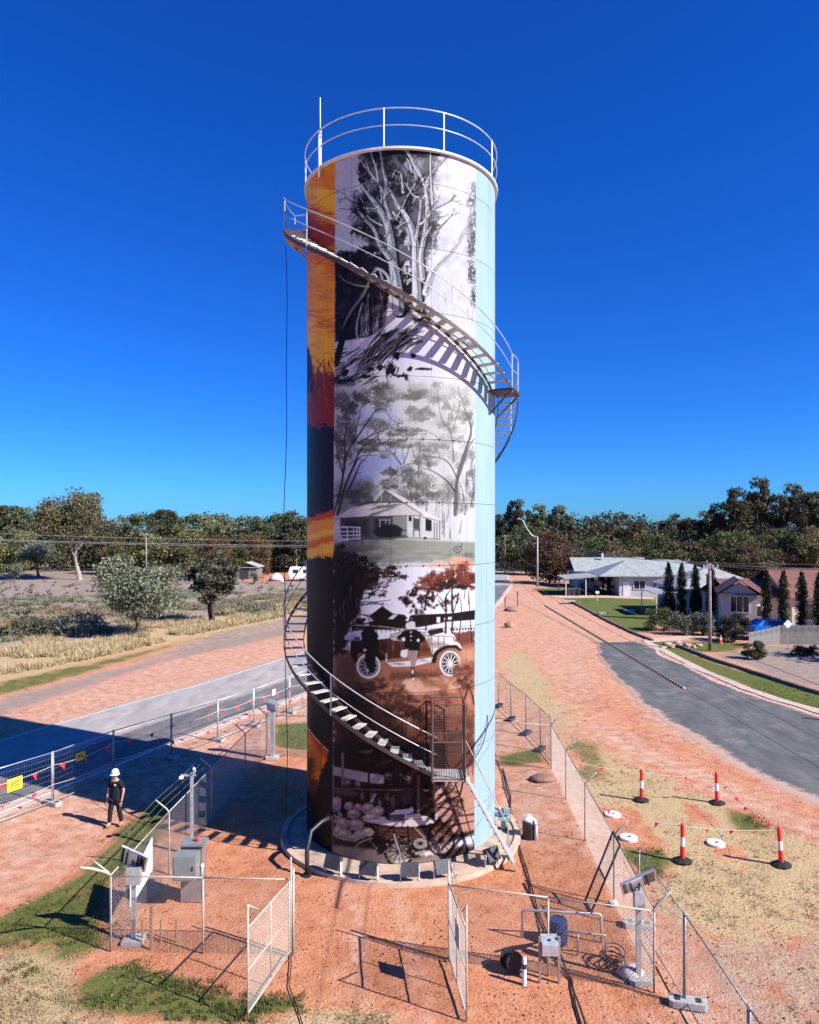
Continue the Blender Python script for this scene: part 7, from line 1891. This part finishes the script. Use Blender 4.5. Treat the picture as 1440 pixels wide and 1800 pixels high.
def box_walls(t, x0, x1, y0, y1, h, m, name='wall'):
    mb = MB(); mb.box(((x0 + x1) / 2, (y0 + y1) / 2, h / 2 - .1), (x1 - x0, y1 - y0, h + .2)); return obj(name, mb, m, t)
# red tiled house at the right
h1 = thing('tiled_house', 'cream house with red tiled roof and gabled wing at right', 'house', (33.2, 70, 0))
box_walls(h1, 3.3, 17, 0, 9, 3.0, W_CREAM)
box_walls(h1, -1.7, 3.3, 1.5, 9, 2.95, W_CREAM, 'side_wall')
mb = MB(); hip_roof(mb, 3.3, 17, 0, 9, 3.0, 2.4, .5, 'x', True); rf = obj('roof', mb, R_TILE, h1)
mb = MB(); hip_roof(mb, -1.5, 3.0, 1.5, 9, 2.95, 1.5, .4, 'x', True); obj('link_roof', mb, R_TILE, h1)
mb = MB(); mb.add([(3.297, .0, 3.0), (3.297, 9.0, 3.0), (3.297, 4.5, 5.15)], [(0, 2, 1)]); obj('gable_wall', mb, W_CREAM, h1)
mb = MB(); mb.box((10.15, 4.5, 5.42), (14.6, .3, .12)); obj('ridge_cap', mb, R_TILE, rf)
mb = MB()
for s in (1, -1):
    a = Vector((2.78, 4.5 - s * 5.0, 2.95)); b = Vector((2.78, 4.5, 5.38)); d = b - a; mb.box((a + b) / 2, (.06, .24, d.length), M=d.to_track_quat('Z', 'X').to_matrix())
obj('barge_board', mb, M_FASCD, rf)
wing = []
wing.append(box_walls(h1, -1.5, 1.5, 0, 6, 3.6, W_CREAM, 'wing_wall'))
mb = MB(); mb.add([(-1.5, -.003, 3.6), (1.5, -.003, 3.6), (0, -.003, 4.6)], [(0, 1, 2)]); wing.append(obj('wing_gable', mb, W_CREAM, h1))
mb = MB(); hip_roof(mb, -1.5, 1.5, 0, 6, 3.55, 1.25, .4, 'y', True); rf2 = obj('wing_roof', mb, R_TILE, h1); wing.append(rf2)
mb = MB()
for s in (1, -1):
    a = Vector((s * 1.95, -.43, 3.5)); b = Vector((0, -.43, 4.82)); d = b - a; mb.box((a + b) / 2, (.2, .06, d.length), M=d.to_track_quat('Z', 'Y').to_matrix())
obj('barge_board', mb, M_FASCD, rf2)
wing.append(window(h1, 0.05, 0, 2.55, 1.6, 1.5, 'y', 3))
for o in wing:
    o.location = (-2.75, -2.2, 0); o.rotation_euler = (0, 0, R(-20))
window(h1, .6, 1.5, 1.5, 1.0, 1.1, 'y', 2); window(h1, 5.0, 0, 1.6, .9, 1.6, 'y', 1); window(h1, 3.3, 3.4, 1.7, .9, 1.3, 'x', 1)
mb = MB(); mb.box((8.6, -1.2, 2.45), (4.8, 2.6, .08)); obj('awning', mb, R_GREY, h1)
for x in (6.6, 10.6):
    q = MB(); q.box((x, -2.3, 1.2), (.1, .1, 2.4)); obj('awning_post', q, M_FRAME, h1)
mb = MB(); mb.box((6.9, -.03, 1.05), (.95, .06, 2.1)); d = obj('door', mb, mat('blue_door', (.03, .05, .16), .5), h1)
mb = MB(); mb.box((7.25, -.08, 1.05), (.05, .06, .12)); obj('handle', mb, M_ALU, d)
# grey hip-roofed house
h2 = thing('hip_roof_house', 'white house with grey iron hip roof behind the cypress row', 'house', (29.6, 80, 0), R(-3))
box_walls(h2, 0, 9, 0, 9, 3.1, W_WHITE)
mb = MB(); hip_roof(mb, 0, 9, 0, 9, 3.1, 2.1, .6, 'x'); rf = obj('roof', mb, R_GREY, h2)
mb = MB(); mb.tube((4.5, 5, 5.0), (4.5, 5, 5.9), .05); obj('flue', mb, M_GALV, rf)
mb = MB(); mb.add([(-2.8, -.5, 2.5), (0, -.5, 2.75), (0, 6, 2.75), (-2.8, 6, 2.5), (-2.8, -.5, 2.42), (0, -.5, 2.67), (0, 6, 2.67), (-2.8, 6, 2.42)], [(0, 1, 2, 3), (7, 6, 5, 4), (0, 4, 5, 1), (3, 2, 6, 7), (0, 3, 7, 4)]); obj('verandah_roof', mb, R_GREY, h2)
for x, y in ((-2.7, -.3), (-2.7, 5.8), (-1.4, -.3)):
    q = MB(); q.box((x, y, 1.1), (.1, .1, 2.25)); obj('verandah_post', q, M_FRAME, h2)
window(h2, 1.6, 0, 1.5, 1.5, 1.3, 'y', 2); window(h2, 4.6, 0, 1.45, 2.4, 1.2, 'y', 3); window(h2, 7.6, 0, 1.5, 1.2, 1.2, 'y', 2)
# green-roofed house with solar panels
h3 = thing('green_roof_house', 'pale house with green iron roof carrying solar panels', 'house', (27.5, 104, 0), R(-4))
box_walls(h3, 2.2, 16, 0, 9, 2.9, W_GREYB)
mb = MB(); hip_roof(mb, 0, 16, 0, 9, 2.9, 2.1, .7, 'x'); rf = obj('roof', mb, R_GREEN, h3)
mb = MB(); mb.add([(-5.5, -.5, 2.45), (0, -.5, 2.9), (0, 8, 2.9), (-5.5, 8, 2.45), (-5.5, -.5, 2.35), (0, -.5, 2.8), (0, 8, 2.8), (-5.5, 8, 2.35)], [(0, 1, 2, 3), (7, 6, 5, 4), (0, 4, 5, 1), (3, 2, 6, 7), (0, 3, 7, 4)]); obj('carport_roof', mb, R_GREEN, h3)
for x, y in ((-5.3, -.3), (-2.5, -.3), (-5.3, 7.8)):
    q = MB(); q.box((x, y, 1.2), (.12, .12, 2.4)); obj('carport_post', q, M_FRAME, h3)
for k in range(4):
    x = 7.0 + k * 1.75; a = math.atan2(2.1, 5.2)
    q = MB(); q.box((x, 2.0, 3.95), (1.6, 2.6, .05), M=Matrix.Rotation(a, 3, 'X')); s_ = obj('solar_panel', q, M_SOLAR, rf)
window(h3, 5.0, 0, 1.6, 1.6, 1.2, 'y', 2); window(h3, 9.5, 0, 1.6, 1.6, 1.2, 'y', 2)
mb = MB(); mb.box((3.2, -.03, 1.05), (.95, .06, 2.1)); obj('door', mb, M_FRAME, h3)
# second green-roofed house further off
h4 = thing('long_green_house', 'low house with long green roof furthest up the side street', 'house', (27.0, 118, 0), R(-3))
box_walls(h4, 0, 11, 0, 8, 2.8, W_GREYB)
mb = MB(); hip_roof(mb, 0, 11, 0, 8, 2.8, 2.0, .6, 'x', True); rf = obj('roof', mb, R_GREEN, h4)
mb = MB(); mb.box((4.6, 3, 5.1), (.35, .35, .9)); obj('chimney', mb, M_FASCIA, rf)
mb = MB(); mb.box((3.6, -2.2, 2.2), (5.2, 3.6, .08)); obj('shade_awning', mb, M_WHITE, h4)
for x in (1.2, 6.0):
    q = MB(); q.box((x, -3.8, 1.1), (.1, .1, 2.2)); obj('awning_post', q, M_FRAME, h4)
window(h4, 8.5, 0, 1.6, 1.6, 1.2, 'y', 2); window(h4, 2.0, 0, 1.6, 1.4, 1.2, 'y', 2)
# bins
for i, x in enumerate((1000, 1008, 1016)):
    p = G(x, 1047); q = MB(); q.add([(-.24, -.26, 0), (.24, -.26, 0), (.24, .26, 0), (-.24, .26, 0), (-.3, -.36, 1.0), (.3, -.36, 1.0), (.3, .36, 1.0), (-.3, .36, 1.0)], [(3, 2, 1, 0), (4, 5, 6, 7), (0, 1, 5, 4), (1, 2, 6, 5), (2, 3, 7, 6), (3, 0, 4, 7)])
    t = thing('wheelie_bin', ['left', 'middle', 'right'][i] + ' dark wheelie bin of the three beside the round young tree', 'bin', p, 0, 'wheelie bins'); obj('body', q, M_DARK, t)
    q = MB(); q.box((0, 0, 1.04), (.62, .74, .07)); obj('lid', q, M_CABG, t)
    for s in (-1, 1):
        q = MB(); q.tube((s * .28, .3, .1), (s * .34, .3, .1), .1, n=10); obj('wheel', q, M_RUBBER, t)
# shed, caravan, tent and parked vans on the left
s1 = thing('grey_shed', 'grey iron shed behind the narrow roadside tree', 'shed', G(411, 1018))
box_walls(s1, 0, 4.4, 0, 5, 2.3, wallmat('shed_wall', (.16, .17, .16)))
mb = MB(); hip_roof(mb, 0, 4.4, 0, 5, 2.3, .9, .35, 'y', True); obj('roof', mb, R_SHED, s1)
mb = MB(); mb.box((2.0, -.04, 1.0), (1.6, .06, 2.0)); obj('door', mb, M_DARK, s1)
s2 = thing('pale_shed', 'pale long shed half hidden behind the wide roadside tree', 'shed', G(333, 1021))
box_walls(s2, 0, 6, 0, 4, 2.2, W_GREYB)
mb = MB(); hip_roof(mb, 0, 6, 0, 4, 2.2, .8, .3, 'x', True); obj('roof', mb, R_SHED, s2)
window(s2, 2, 0, 1.3, 1.2, .9, 'y', 2); window(s2, 4.4, 0, 1.3, 1.2, .9, 'y', 2)
def caravan(px, py, L, lab, m=M_WHITE, rz=0):
    t = thing('caravan', lab, 'caravan', G(px, py), rz, 'caravans on the left'); 
    mb = MB(); prof = [(-L / 2, .5), (L / 2, .5), (L / 2 + .15, 1.5), (L / 2 - .1, 2.5), (-L / 2 + .1, 2.6), (-L / 2 - .25, 1.6)]
    vs = [(x, -1.1, z) for x, z in prof] + [(x, 1.1, z) for x, z in prof]; n = len(prof)
    mb.add(vs, [tuple(range(n)), tuple(range(2 * n - 1, n - 1, -1))] + [(k, n + k, n + (k + 1) % n, (k + 1) % n) for k in range(n)]); obj('body', mb, m, t)
    for x in (-L * .25, L * .2):
        q = MB(); q.box((x, -1.11, 1.8), (.9, .04, .6)); obj('window', q, M_GLASS, t)
    for y in (-1.0, 1.0):
        q = MB(); q.tube((0, y - .08, .33), (0, y + .08, .33), .33, n=14); obj('wheel', q, M_RUBBER, t)
caravan(531, 1021, 4.2, 'white caravan beside the tower left edge')
caravan(470, 1003, 5.5, 'white caravan furthest back among the left trees')
tn = thing('dome_tent', 'small pale green and red dome tent on the left red ground', 'tent', G(487, 1021))
mb = MB(); mb.lathe([(1.5, 0), (1.35, .6), (.9, 1.1), (.3, 1.35), (0, 1.4)], n=12); obj('flysheet', mb, mat('tent_pale', (.62, .72, .70), .6), tn, True)
mb = MB(); mb.lathe([(1.53, 0), (1.47, .35)], n=12, a0=3.4, a1=5.4); obj('red_skirt', mb, mat('tent_red', (.45, .05, .06), .6), tn, True)
# ---- paling fence and garden sign
pf = thing('paling_fence', 'weathered grey paling fence before the red tiled house', 'fence', (25, 58, 0))
pa = G(1318, 1136); pb = G(1372, 1132); pc = G(1520, 1134)
pal = MB(); pal.prism([(-.072, -.01), (.072, -.01), (.072, .01), (-.072, .01)], 0, 1.45); 
M_PAL = mat('paling_timber', (.24, .23, .215), .9, 0, .35, 1.3, .5, 20, .1)
pal = mesh_of('paling', pal, M_PAL)
def palings(a, b, h0, h1):
    L = math.dist(a[:2], b[:2]); n = int(L / .155); az = math.atan2(b[1] - a[1], b[0] - a[0])
    for k in range(n):
        f = k / n; o = link('paling', pal, pf, (a[0] + (b[0] - a[0]) * f - 25, a[1] + (b[1] - a[1]) * f - 58, 0), az)
        o.scale = (1, 1, (h0 + (h1 - h0) * f) * (1 + .03 * math.sin(k * 2.3))); o.rotation_euler[1] = .012 * math.sin(k * 1.7)
    mb = MB()
    for z in (.35, 1.1): mb.tube((a[0], a[1] + .05, z), (b[0], b[1] + .05, z * 1.0), .04, n=4)
    obj('fence_rail', mb, M_PAL, pf, world=True)
palings(pa, pb, .75, 1.05); palings(pb, pc, 1.05, 1.15)
t = thing('diamond_sign', 'white diamond sign above the paling fence', 'sign', G(1385, 1140))
mb = MB(); mb.tube((0, 0, 0), (0, 0, 1.9), .03); obj('post', mb, M_GALV, t)
mb = MB(); mb.box((0, -.03, 1.95), (.5, .02, .5), M=Matrix.Rotation(R(45), 3, 'Y')); obj('board', mb, M_WHITE, t)
# traffic cone
t = thing('traffic_cone', 'orange traffic cone on the verge beside the timber pole', 'traffic cone', G(1267, 1131))
mb = MB(); mb.box((0, 0, .02), (.36, .36, .04)); obj('base', mb, M_RED, t)
mb = MB(); mb.lathe([(.14, .04), (.1, .3)], n=12); mb.lathe([(.065, .5), (.03, .7), (0, .71)], n=12); obj('cone', mb, mat('cone_orange', (.85, .12, .02), .5), t, True)
mb = MB(); mb.lathe([(.1, .3), (.065, .5)], n=12); obj('reflective_band', mb, M_WHITE, t, True)
# blue car behind the fence
bc = thing('blue_car', 'bright blue car parked behind the cypresses and paling fence', 'car', (31.3, 63.2, .25), R(4))
M_CARB = mat('blue_car_paint', (.015, .16, .62), .2, .1, .05, 3, spec=.6)
prof = [(-2.1, .35), (2.05, .35), (2.12, .75), (2.0, .95), (1.1, 1.05), (.45, 1.48), (-1.2, 1.5), (-1.85, 1.05), (-2.1, .95)]
mb = MB(); n = len(prof)
vs = [(x, -.85 if z < 1.1 else -.68, z) for x, z in prof] + [(x, .85 if z < 1.1 else .68, z) for x, z in prof]
mb.add(vs, [tuple(range(n)), tuple(range(2 * n - 1, n - 1, -1))] + [(k, n + k, n + (k + 1) % n, (k + 1) % n) for k in range(n)]); obj('body', mb, M_CARB, bc)
mb = MB(); mb.slab([(-1.35, -.855, 1.10), (.95, -.855, 1.08), (.45, -.725, 1.42), (-1.1, -.725, 1.44)], .02); obj('side_window', mb, M_GLASS, bc)
mb = MB(); mb.slab([(1.13, -.62, 1.08), (1.13, .62, 1.08), (.53, .58, 1.46), (.53, -.58, 1.46)], .02); obj('windscreen', mb, M_GLASS, bc)
for x in (-1.3, 1.3):
    for y in (-.8, .8):
        q = MB(); q.tube((x, y - .1, .32), (x, y + .1, .32), .32, n=18); wl = obj('wheel', q, M_RUBBER, bc)
        q = MB(); q.tube((x, y - .11, .32), (x, y + .11, .32), .19, n=14); obj('rim', q, M_ALU, wl)
for y in (-.6, .6):
    q = MB(); q.box((2.08, y, .78), (.08, .3, .14)); obj('headlight', q, M_WHITE, bc)
# letterbox, white kerb slabs
t = thing('letterbox', 'small white letterbox on the lawn by the driveway', 'letterbox', G(1050, 1056))
mb = MB(); mb.box((0, 0, .5), (.1, .1, 1.0)); obj('post', mb, M_FRAME, t); mb = MB(); mb.box((0, 0, 1.1), (.45, .35, .3)); obj('box', mb, M_WHITE, t)
for i, (px, py, w_) in enumerate(((1000, 1061, 1.6), (1060, 1083, .9), (1107, 1078, 1.0))):
    p = G(px, py); q = MB(); q.box((0, 0, .34), (w_, 1.1, .12)); o = obj('drain_slab', q, M_CONCG); o.location = p
    tag(o, ['pale concrete drain slab at the far lawn corner', 'pale concrete drain slab on the kerb below the lawn', 'pale concrete slab at the lawn edge by the hedge'][i], 'slab')
rq = random.Random(12)
M_RUB = mat('garden_rubble', (.36, .27, .22), .95, 0, .25, 3, .7, 10); M_RGR = mat('red_garden_rock', (.30, .16, .12), .95, 0, .25, 3, .7, 10)
ORD = ['leftmost', 'second', 'third', 'fourth', 'fifth', 'sixth', 'seventh', 'eighth', 'rightmost']
for i in range(9):
    rock(1165 + i * 8 + rq.uniform(-2, 2), rq.uniform(1130, 1143), (rq.uniform(.2, .42), rq.uniform(.2, .35), rq.uniform(.10, .2)), M_RUB, ORD[i] + ' lump of the low rubble heap on the green verge', 60 + i, 'rubble heap on the verge')
for i in range(8):
    rock(1112 + i * 6 + rq.uniform(-2, 2), rq.uniform(1044, 1048), (rq.uniform(.4, .7), .5, rq.uniform(.25, .5)), M_RGR, ORD[i if i < 7 else 8] + ' reddish rock of the garden bed before the solar roof house', 80 + i, 'garden bed rocks')

# ================================================================== POWER POLES AND WIRES
M_PALEP = mat('pale_pole', (.45, .42, .38), .8, 0, .2, 2)
def pole(px, py, top, lab, arm=None, lamp=False, Y=None):
    if Y is None: x, y, _ = G(px, py)
    else: y = Y; x = (px - 720) / FPX * Y
    h = CAM_H - (top - HOR) * y / FPX
    t = thing('power_pole', lab, 'power pole', (x, y, 0))
    mb = MB(); mb.tube((0, 0, -.1), (0, 0, h), .15, .11, 10); obj('pole', mb, M_WOOD if not lamp else M_PALEP, t, True)
    if arm:
        mb = MB(); mb.box((0, -.14, h - .35), (arm, .1, .12)); a = obj('cross_arm', mb, M_WOOD, t)
        for s in (-.45, -.15, .15, .45):
            q = MB(); q.lathe([(.03, 0), (.06, .05), (.03, .1), (.05, .14), (0, .16)], (s * arm, -.14, h - .28), 8); obj('insulator', q, M_WHITE, a, True)
    if lamp:
        mb = MB(); mb.path([(0, 0, h - .2), (-.9, 0, h + .2), (-1.7, 0, h + 1.2), (-2.3, 0, h + 2.5), (-2.7, 0, h + 2.85)], .06, 8); a = obj('lamp_arm', mb, M_GALV, t, True)
        q = MB(); q.box((-2.95, 0, h + 2.88), (.7, .28, .16)); obj('lamp_head', q, M_GALV, a)
    return Vector((x, y, h))
pA = pole(888, 1009, 940, 'thin far power pole right beside the tower', 1.4)
pB = pole(945, 1032, 943, 'pale street pole with a long curved lamp arm', None, True)
pC = pole(1248, 1143, 990, 'timber power pole on the green verge at right', 1.2)
pD = pole(257, 0, 937, 'far power pole among the left trees', 2.2, False, 128)
pE = Vector((34, 22, 8.2))
WIRES = []
def wire(a, b, sag, lab, r=.011, n=16):
    a = Vector(a); b = Vector(b)
    pts = [a.lerp(b, f) - Vector((0, 0, sag * 4 * f * (1 - f))) for f in np.linspace(0, 1, n)]
    mb = MB(); mb.path(pts, r, 5)
    o = obj('power_line', mb, M_CABLEG); tag(o, lab, 'power line'); return o
M_CABLEG = mat('aged_conductor', (.34, .32, .30), .6, .2)
for k, (dz, nm) in enumerate(((0, 'upper'), (-.35, 'lower'))):
    wire(pB + Vector((0, 0, dz - .2)), pC + Vector((0, 0, dz * .5)), .5, '%s power line from the lamp pole to the timber pole' % nm, .02)
    wire(pC + Vector((0, 0, dz * .5)), pE + Vector((0, 0, dz)), .4, '%s power line from the timber pole out of the right edge' % nm, .012)
wire(P(1000, 968, 118), P(1480, 1000, 80), .6, 'long power line crossing in front of the right treeline, highest', .02)
wire(P(905, 962, 130), P(1480, 992, 84), .8, 'long power line crossing in front of the right treeline, lower', .02)
wire(pA, pB, .5, 'power line between the far pole and the lamp pole', .018)
for k, (ya, yb, nm) in enumerate(((936, 950, 'topmost'), (947, 957, 'middle'), (949, 960, 'lowest'))):
    wire(P(-120, ya - 3, 78), P(640, yb + 2, 92), .25, '%s of the three power lines crossing the left trees' % nm, .016 + .006 * (k == 1))
# service lines that pass overhead along the right of the site, one sleeved in striped covers
def high(px, py, z=6.3):
    return Vector(G(px, py, z))
wl = [(5.45, -25), (5.5, 14.7), (5.65, 30.6), (8.9, 78), (19, 150)]
def overhead(x_off, lab, r=.008, zz=6.3):
    ys = np.linspace(-25, 150, 60); xs = np.interp(ys, [q[1] for q in wl], [q[0] for q in wl]) + x_off
    zc = zz + np.clip((ys - 60) / 90, 0, 1) ** 2 * 1.6
    mb = MB(); mb.path([(x, y, z) for x, y, z in zip(xs, ys, zc)], r, 5)
    return tag(obj('power_line', mb, M_CABLEG), lab, 'power line')
overhead(0, 'service line carrying the striped cover over the right street')
overhead(.75, 'bare service line just right of the striped cover', .008)
overhead(2.9, 'bare service line above the green verge at right', .009)
def stripes():
    m, n, l, b = newmat('black_yellow_sleeve')
    tc = n.new('ShaderNodeTexCoord'); sp_ = n.new('ShaderNodeSeparateXYZ'); l.new(tc.outputs['Object'], sp_.inputs[0])
    a = n.new('ShaderNodeMath'); a.operation = 'MULTIPLY'; a.inputs[1].default_value = 6.6; l.new(sp_.outputs['Y'], a.inputs[0])
    f = n.new('ShaderNodeMath'); f.operation = 'FRACT'; l.new(a.outputs[0], f.inputs[0])
    g = n.new('ShaderNodeMath'); g.operation = 'GREATER_THAN'; g.inputs[1].default_value = .45; l.new(f.outputs[0], g.inputs[0])
    mx = n.new('ShaderNodeMix'); mx.data_type = 'RGBA'; l.new(g.outputs[0], mx.inputs['Factor']); mx.inputs[6].default_value = (.50, .36, .22, 1); mx.inputs[7].default_value = (.02, .015, .015, 1)
    l.new(mx.outputs[2], b.inputs['Base Color']); b.inputs['Roughness'].default_value = .5
    return m
M_STRIPE = stripes()
mb = MB(); mb.path([(np.interp(y, [14.7, 30.6], [5.5, 5.65]), y, 6.3) for y in np.linspace(14.7, 30.6, 12)], .034, 8)
tag(obj('line_cover', mb, M_STRIPE, None, True), 'black and tan striped safety cover on the service line over the street', 'line cover')
a, b = P(482, 996, 60), P(560, 983, 60)
mb = MB(); mb.path([a, Vector(a).lerp(Vector(b), .5) - Vector((0, 0, .08)), b], .06, 8); 
tag(obj('line_cover', mb, M_STRIPE, None, True), 'striped safety cover on the line left of the tower', 'line cover')
# tall pole out of frame on the right whose shadow crosses the side street
ox = MB(); ox.tube((0, 0, 0), (0, 0, 9), .16, .1, 10)
o = obj('power_pole', ox, M_WOOD, None, True); o.location = (30.2, 31.5, 0); tag(o, 'timber pole just outside the right edge casting the long street shadow', 'power pole')
# ================================================================== WORKER
def skin_mesh(name, verts, edges, radii, m, parent, levels=2, root=0):
    me = bpy.data.meshes.new(name); me.from_pydata(verts, edges, []); me.materials.append(m)
    o = link(name, me, parent)
    md = o.modifiers.new('skin', 'SKIN'); md.use_smooth_shade = True
    if not me.skin_vertices: me.attributes  # layer is made by the modifier
    sv = me.skin_vertices[0].data if me.skin_vertices else None
    if sv is None:
        return o
    for i, r_ in enumerate(radii):
        sv[i].radius = r_ if hasattr(r_, '__len__') else (r_, r_)
        sv[i].use_root = (i == root)
    sb = o.modifiers.new('sub', 'SUBSURF'); sb.levels = levels; sb.render_levels = levels
    return o
px_, py_, _ = G(203, 1452)
wk = thing('person', 'person in black work clothes and white hard hat standing by the left fence', 'person', (px_, py_, 0), R(-12))
M_SKIN = mat('skin', (.50, .27, .18), .55, 0, .08, 12)
M_CLOTH = mat('black_work_cloth', (.018, .018, .022), .9, 0, .3, 10, .4, 60, .1)
M_TROU = mat('dark_trousers', (.022, .022, .028), .9, 0, .3, 10, .4, 60, .1)
M_BOOT = mat('tan_boots', (.30, .19, .12), .7, 0, .2, 10)
def chain(name, pts, rad, m, par, lv=2):
    return skin_mesh(name, pts, [(i, i + 1) for i in range(len(pts) - 1)], rad, m, par, lv)
# body: pelvis root, spine, head, arms, legs -- one continuous mesh, facing -y, left foot forward
V_ = [(0, 0, .93), (0, .01, 1.12), (0, .01, 1.32), (0, .0, 1.46), (0, -.02, 1.54), (0, -.035, 1.62), (0, -.03, 1.70),
      (-.17, .0, 1.41), (-.25, .02, 1.15), (-.24, -.08, .90), (-.24, -.11, .80),
      (.17, .0, 1.41), (.27, .04, 1.16), (.25, -.02, .91), (.24, -.05, .81),
      (-.10, 0, .88), (-.14, -.06, .50), (-.17, -.07, .10), (-.18, -.21, .05),
      (.10, 0, .88), (.12, .03, .50), (.14, .12, .10), (.15, .0, .05)]
E_ = [(0, 1), (1, 2), (2, 3), (3, 4), (4, 5), (5, 6), (3, 7), (7, 8), (8, 9), (9, 10), (3, 11), (11, 12), (12, 13), (13, 14), (0, 15), (15, 16), (16, 17), (17, 18), (0, 19), (19, 20), (20, 21), (21, 22)]
R_ = [(.11, .08), (.11, .08), (.16, .11), (.10, .08), (.055, .055), (.085, .10), (.075, .09), .06, .045, .034, .03, .06, .045, .034, .03, .085, .06, .045, .04, .085, .06, .045, .04]
bd_ = skin_mesh('body', V_, E_, R_, M_SKIN, wk)
# clothing
shV = [(0, 0, .80), (0, .01, 1.12), (0, .01, 1.32), (0, .0, 1.45), (-.17, .0, 1.42), (-.235, .015, 1.20), (.17, .0, 1.42), (.25, .035, 1.20)]
shE = [(0, 1), (1, 2), (2, 3), (3, 4), (4, 5), (3, 6), (6, 7)]
skin_mesh('shirt', shV, shE, [(.185, .145), (.175, .135), (.185, .135), (.11, .09), .085, .068, .085, .068], M_CLOTH, wk)
trV = [(0, 0, 1.02), (-.10, 0, .87), (-.14, -.06, .50), (-.17, -.07, .11), (.10, 0, .87), (.12, .03, .50), (.14, .12, .11)]
skin_mesh('trousers', trV, [(0, 1), (1, 2), (2, 3), (0, 4), (4, 5), (5, 6)], [(.165, .13), .105, .082, .07, .105, .082, .07], M_TROU, wk)
for s, pts in ((-1, [(-.17, -.03, .10), (-.17, -.09, .06), (-.185, -.24, .045)]), (1, [(.14, .15, .10), (.145, .09, .06), (.155, -.05, .045)])):
    chain('boot', pts, [.06, .06, .045], M_BOOT, wk)
for sx, wpt in ((-1, Vector((-.24, -.11, .80))), (1, Vector((.24, -.05, .81)))):
    hd = chain('hand', [wpt, wpt + Vector((0, -.01, -.05)), wpt + Vector((0, -.02, -.09))], [(.03, .022), (.038, .02), (.034, .018)], M_SKIN, wk, 1)
    for k in range(4):
        b0 = wpt + Vector(((k - 1.5) * .018, -.02, -.085)); L = (.062, .075, .07, .055)[k]
        chain('finger', [b0, b0 + Vector((0, -.008, -L * .5)), b0 + Vector((-sx * .012, -.01, -L))], [.009, .0085, .007], M_SKIN, hd, 1)
    b0 = wpt + Vector((-sx * .03, -.015, -.035))
    chain('thumb', [b0, b0 + Vector((-sx * .018, -.015, -.03)), b0 + Vector((-sx * .012, -.02, -.06))], [.011, .010, .008], M_SKIN, hd, 1)
# head details
mb = MB(); mb.lathe([(.118, 1.675), (.121, 1.70), (.115, 1.76), (.09, 1.81), (.05, 1.835), (0, 1.842)], (0, -.02, 0), 20); ht = obj('hard_hat', mb, M_WHITE, wk, True)
mb = MB(); mb.lathe([(.118, 1.672), (.155, 1.664), (.155, 1.672), (.118, 1.684)], (0, -.04, 0), 20); obj('hat_brim', mb, M_WHITE, ht, True)
mb = MB(); mb.lathe([(.088, 1.60), (.10, 1.66), (.098, 1.69)], (0, .0, 0), 14, 0.3, 2.84); obj('hair', mb, M_DARK, wk, True)
mb = MB(); mb.add([(-.014, -.13, 1.60), (.014, -.13, 1.60), (0, -.155, 1.595), (0, -.128, 1.645)], [(0, 2, 3), (2, 1, 3), (0, 1, 2)]); obj('nose', mb, M_SKIN, wk)
mb = MB(); mb.box((-.036, -.122, 1.648), (.05, .03, .028)); mb.box((.036, -.122, 1.648), (.05, .03, .028)); mb.box((0, -.13, 1.652), (.03, .012, .008)); obj('sunglasses', mb, M_BLACK, wk)
mb = MB(); mb.box((0, -.124, 1.565), (.045, .012, .010)); obj('mouth', mb, mat('lips', (.35, .13, .10), .5), wk)
for s in (-1, 1):
    mb = MB(); mb.lathe([(0, -.012), (.02, -.008), (.022, .008), (0, .012)], (s * .092, -.02, 1.625), 8, M=Matrix.Rotation(R(90), 3, 'Y')); obj('ear', mb, M_SKIN, wk, True)
mb = MB(); mb.box((.075, -.135, 1.36), (.06, .012, .05)); obj('name_tag', mb, M_WHITE, wk)
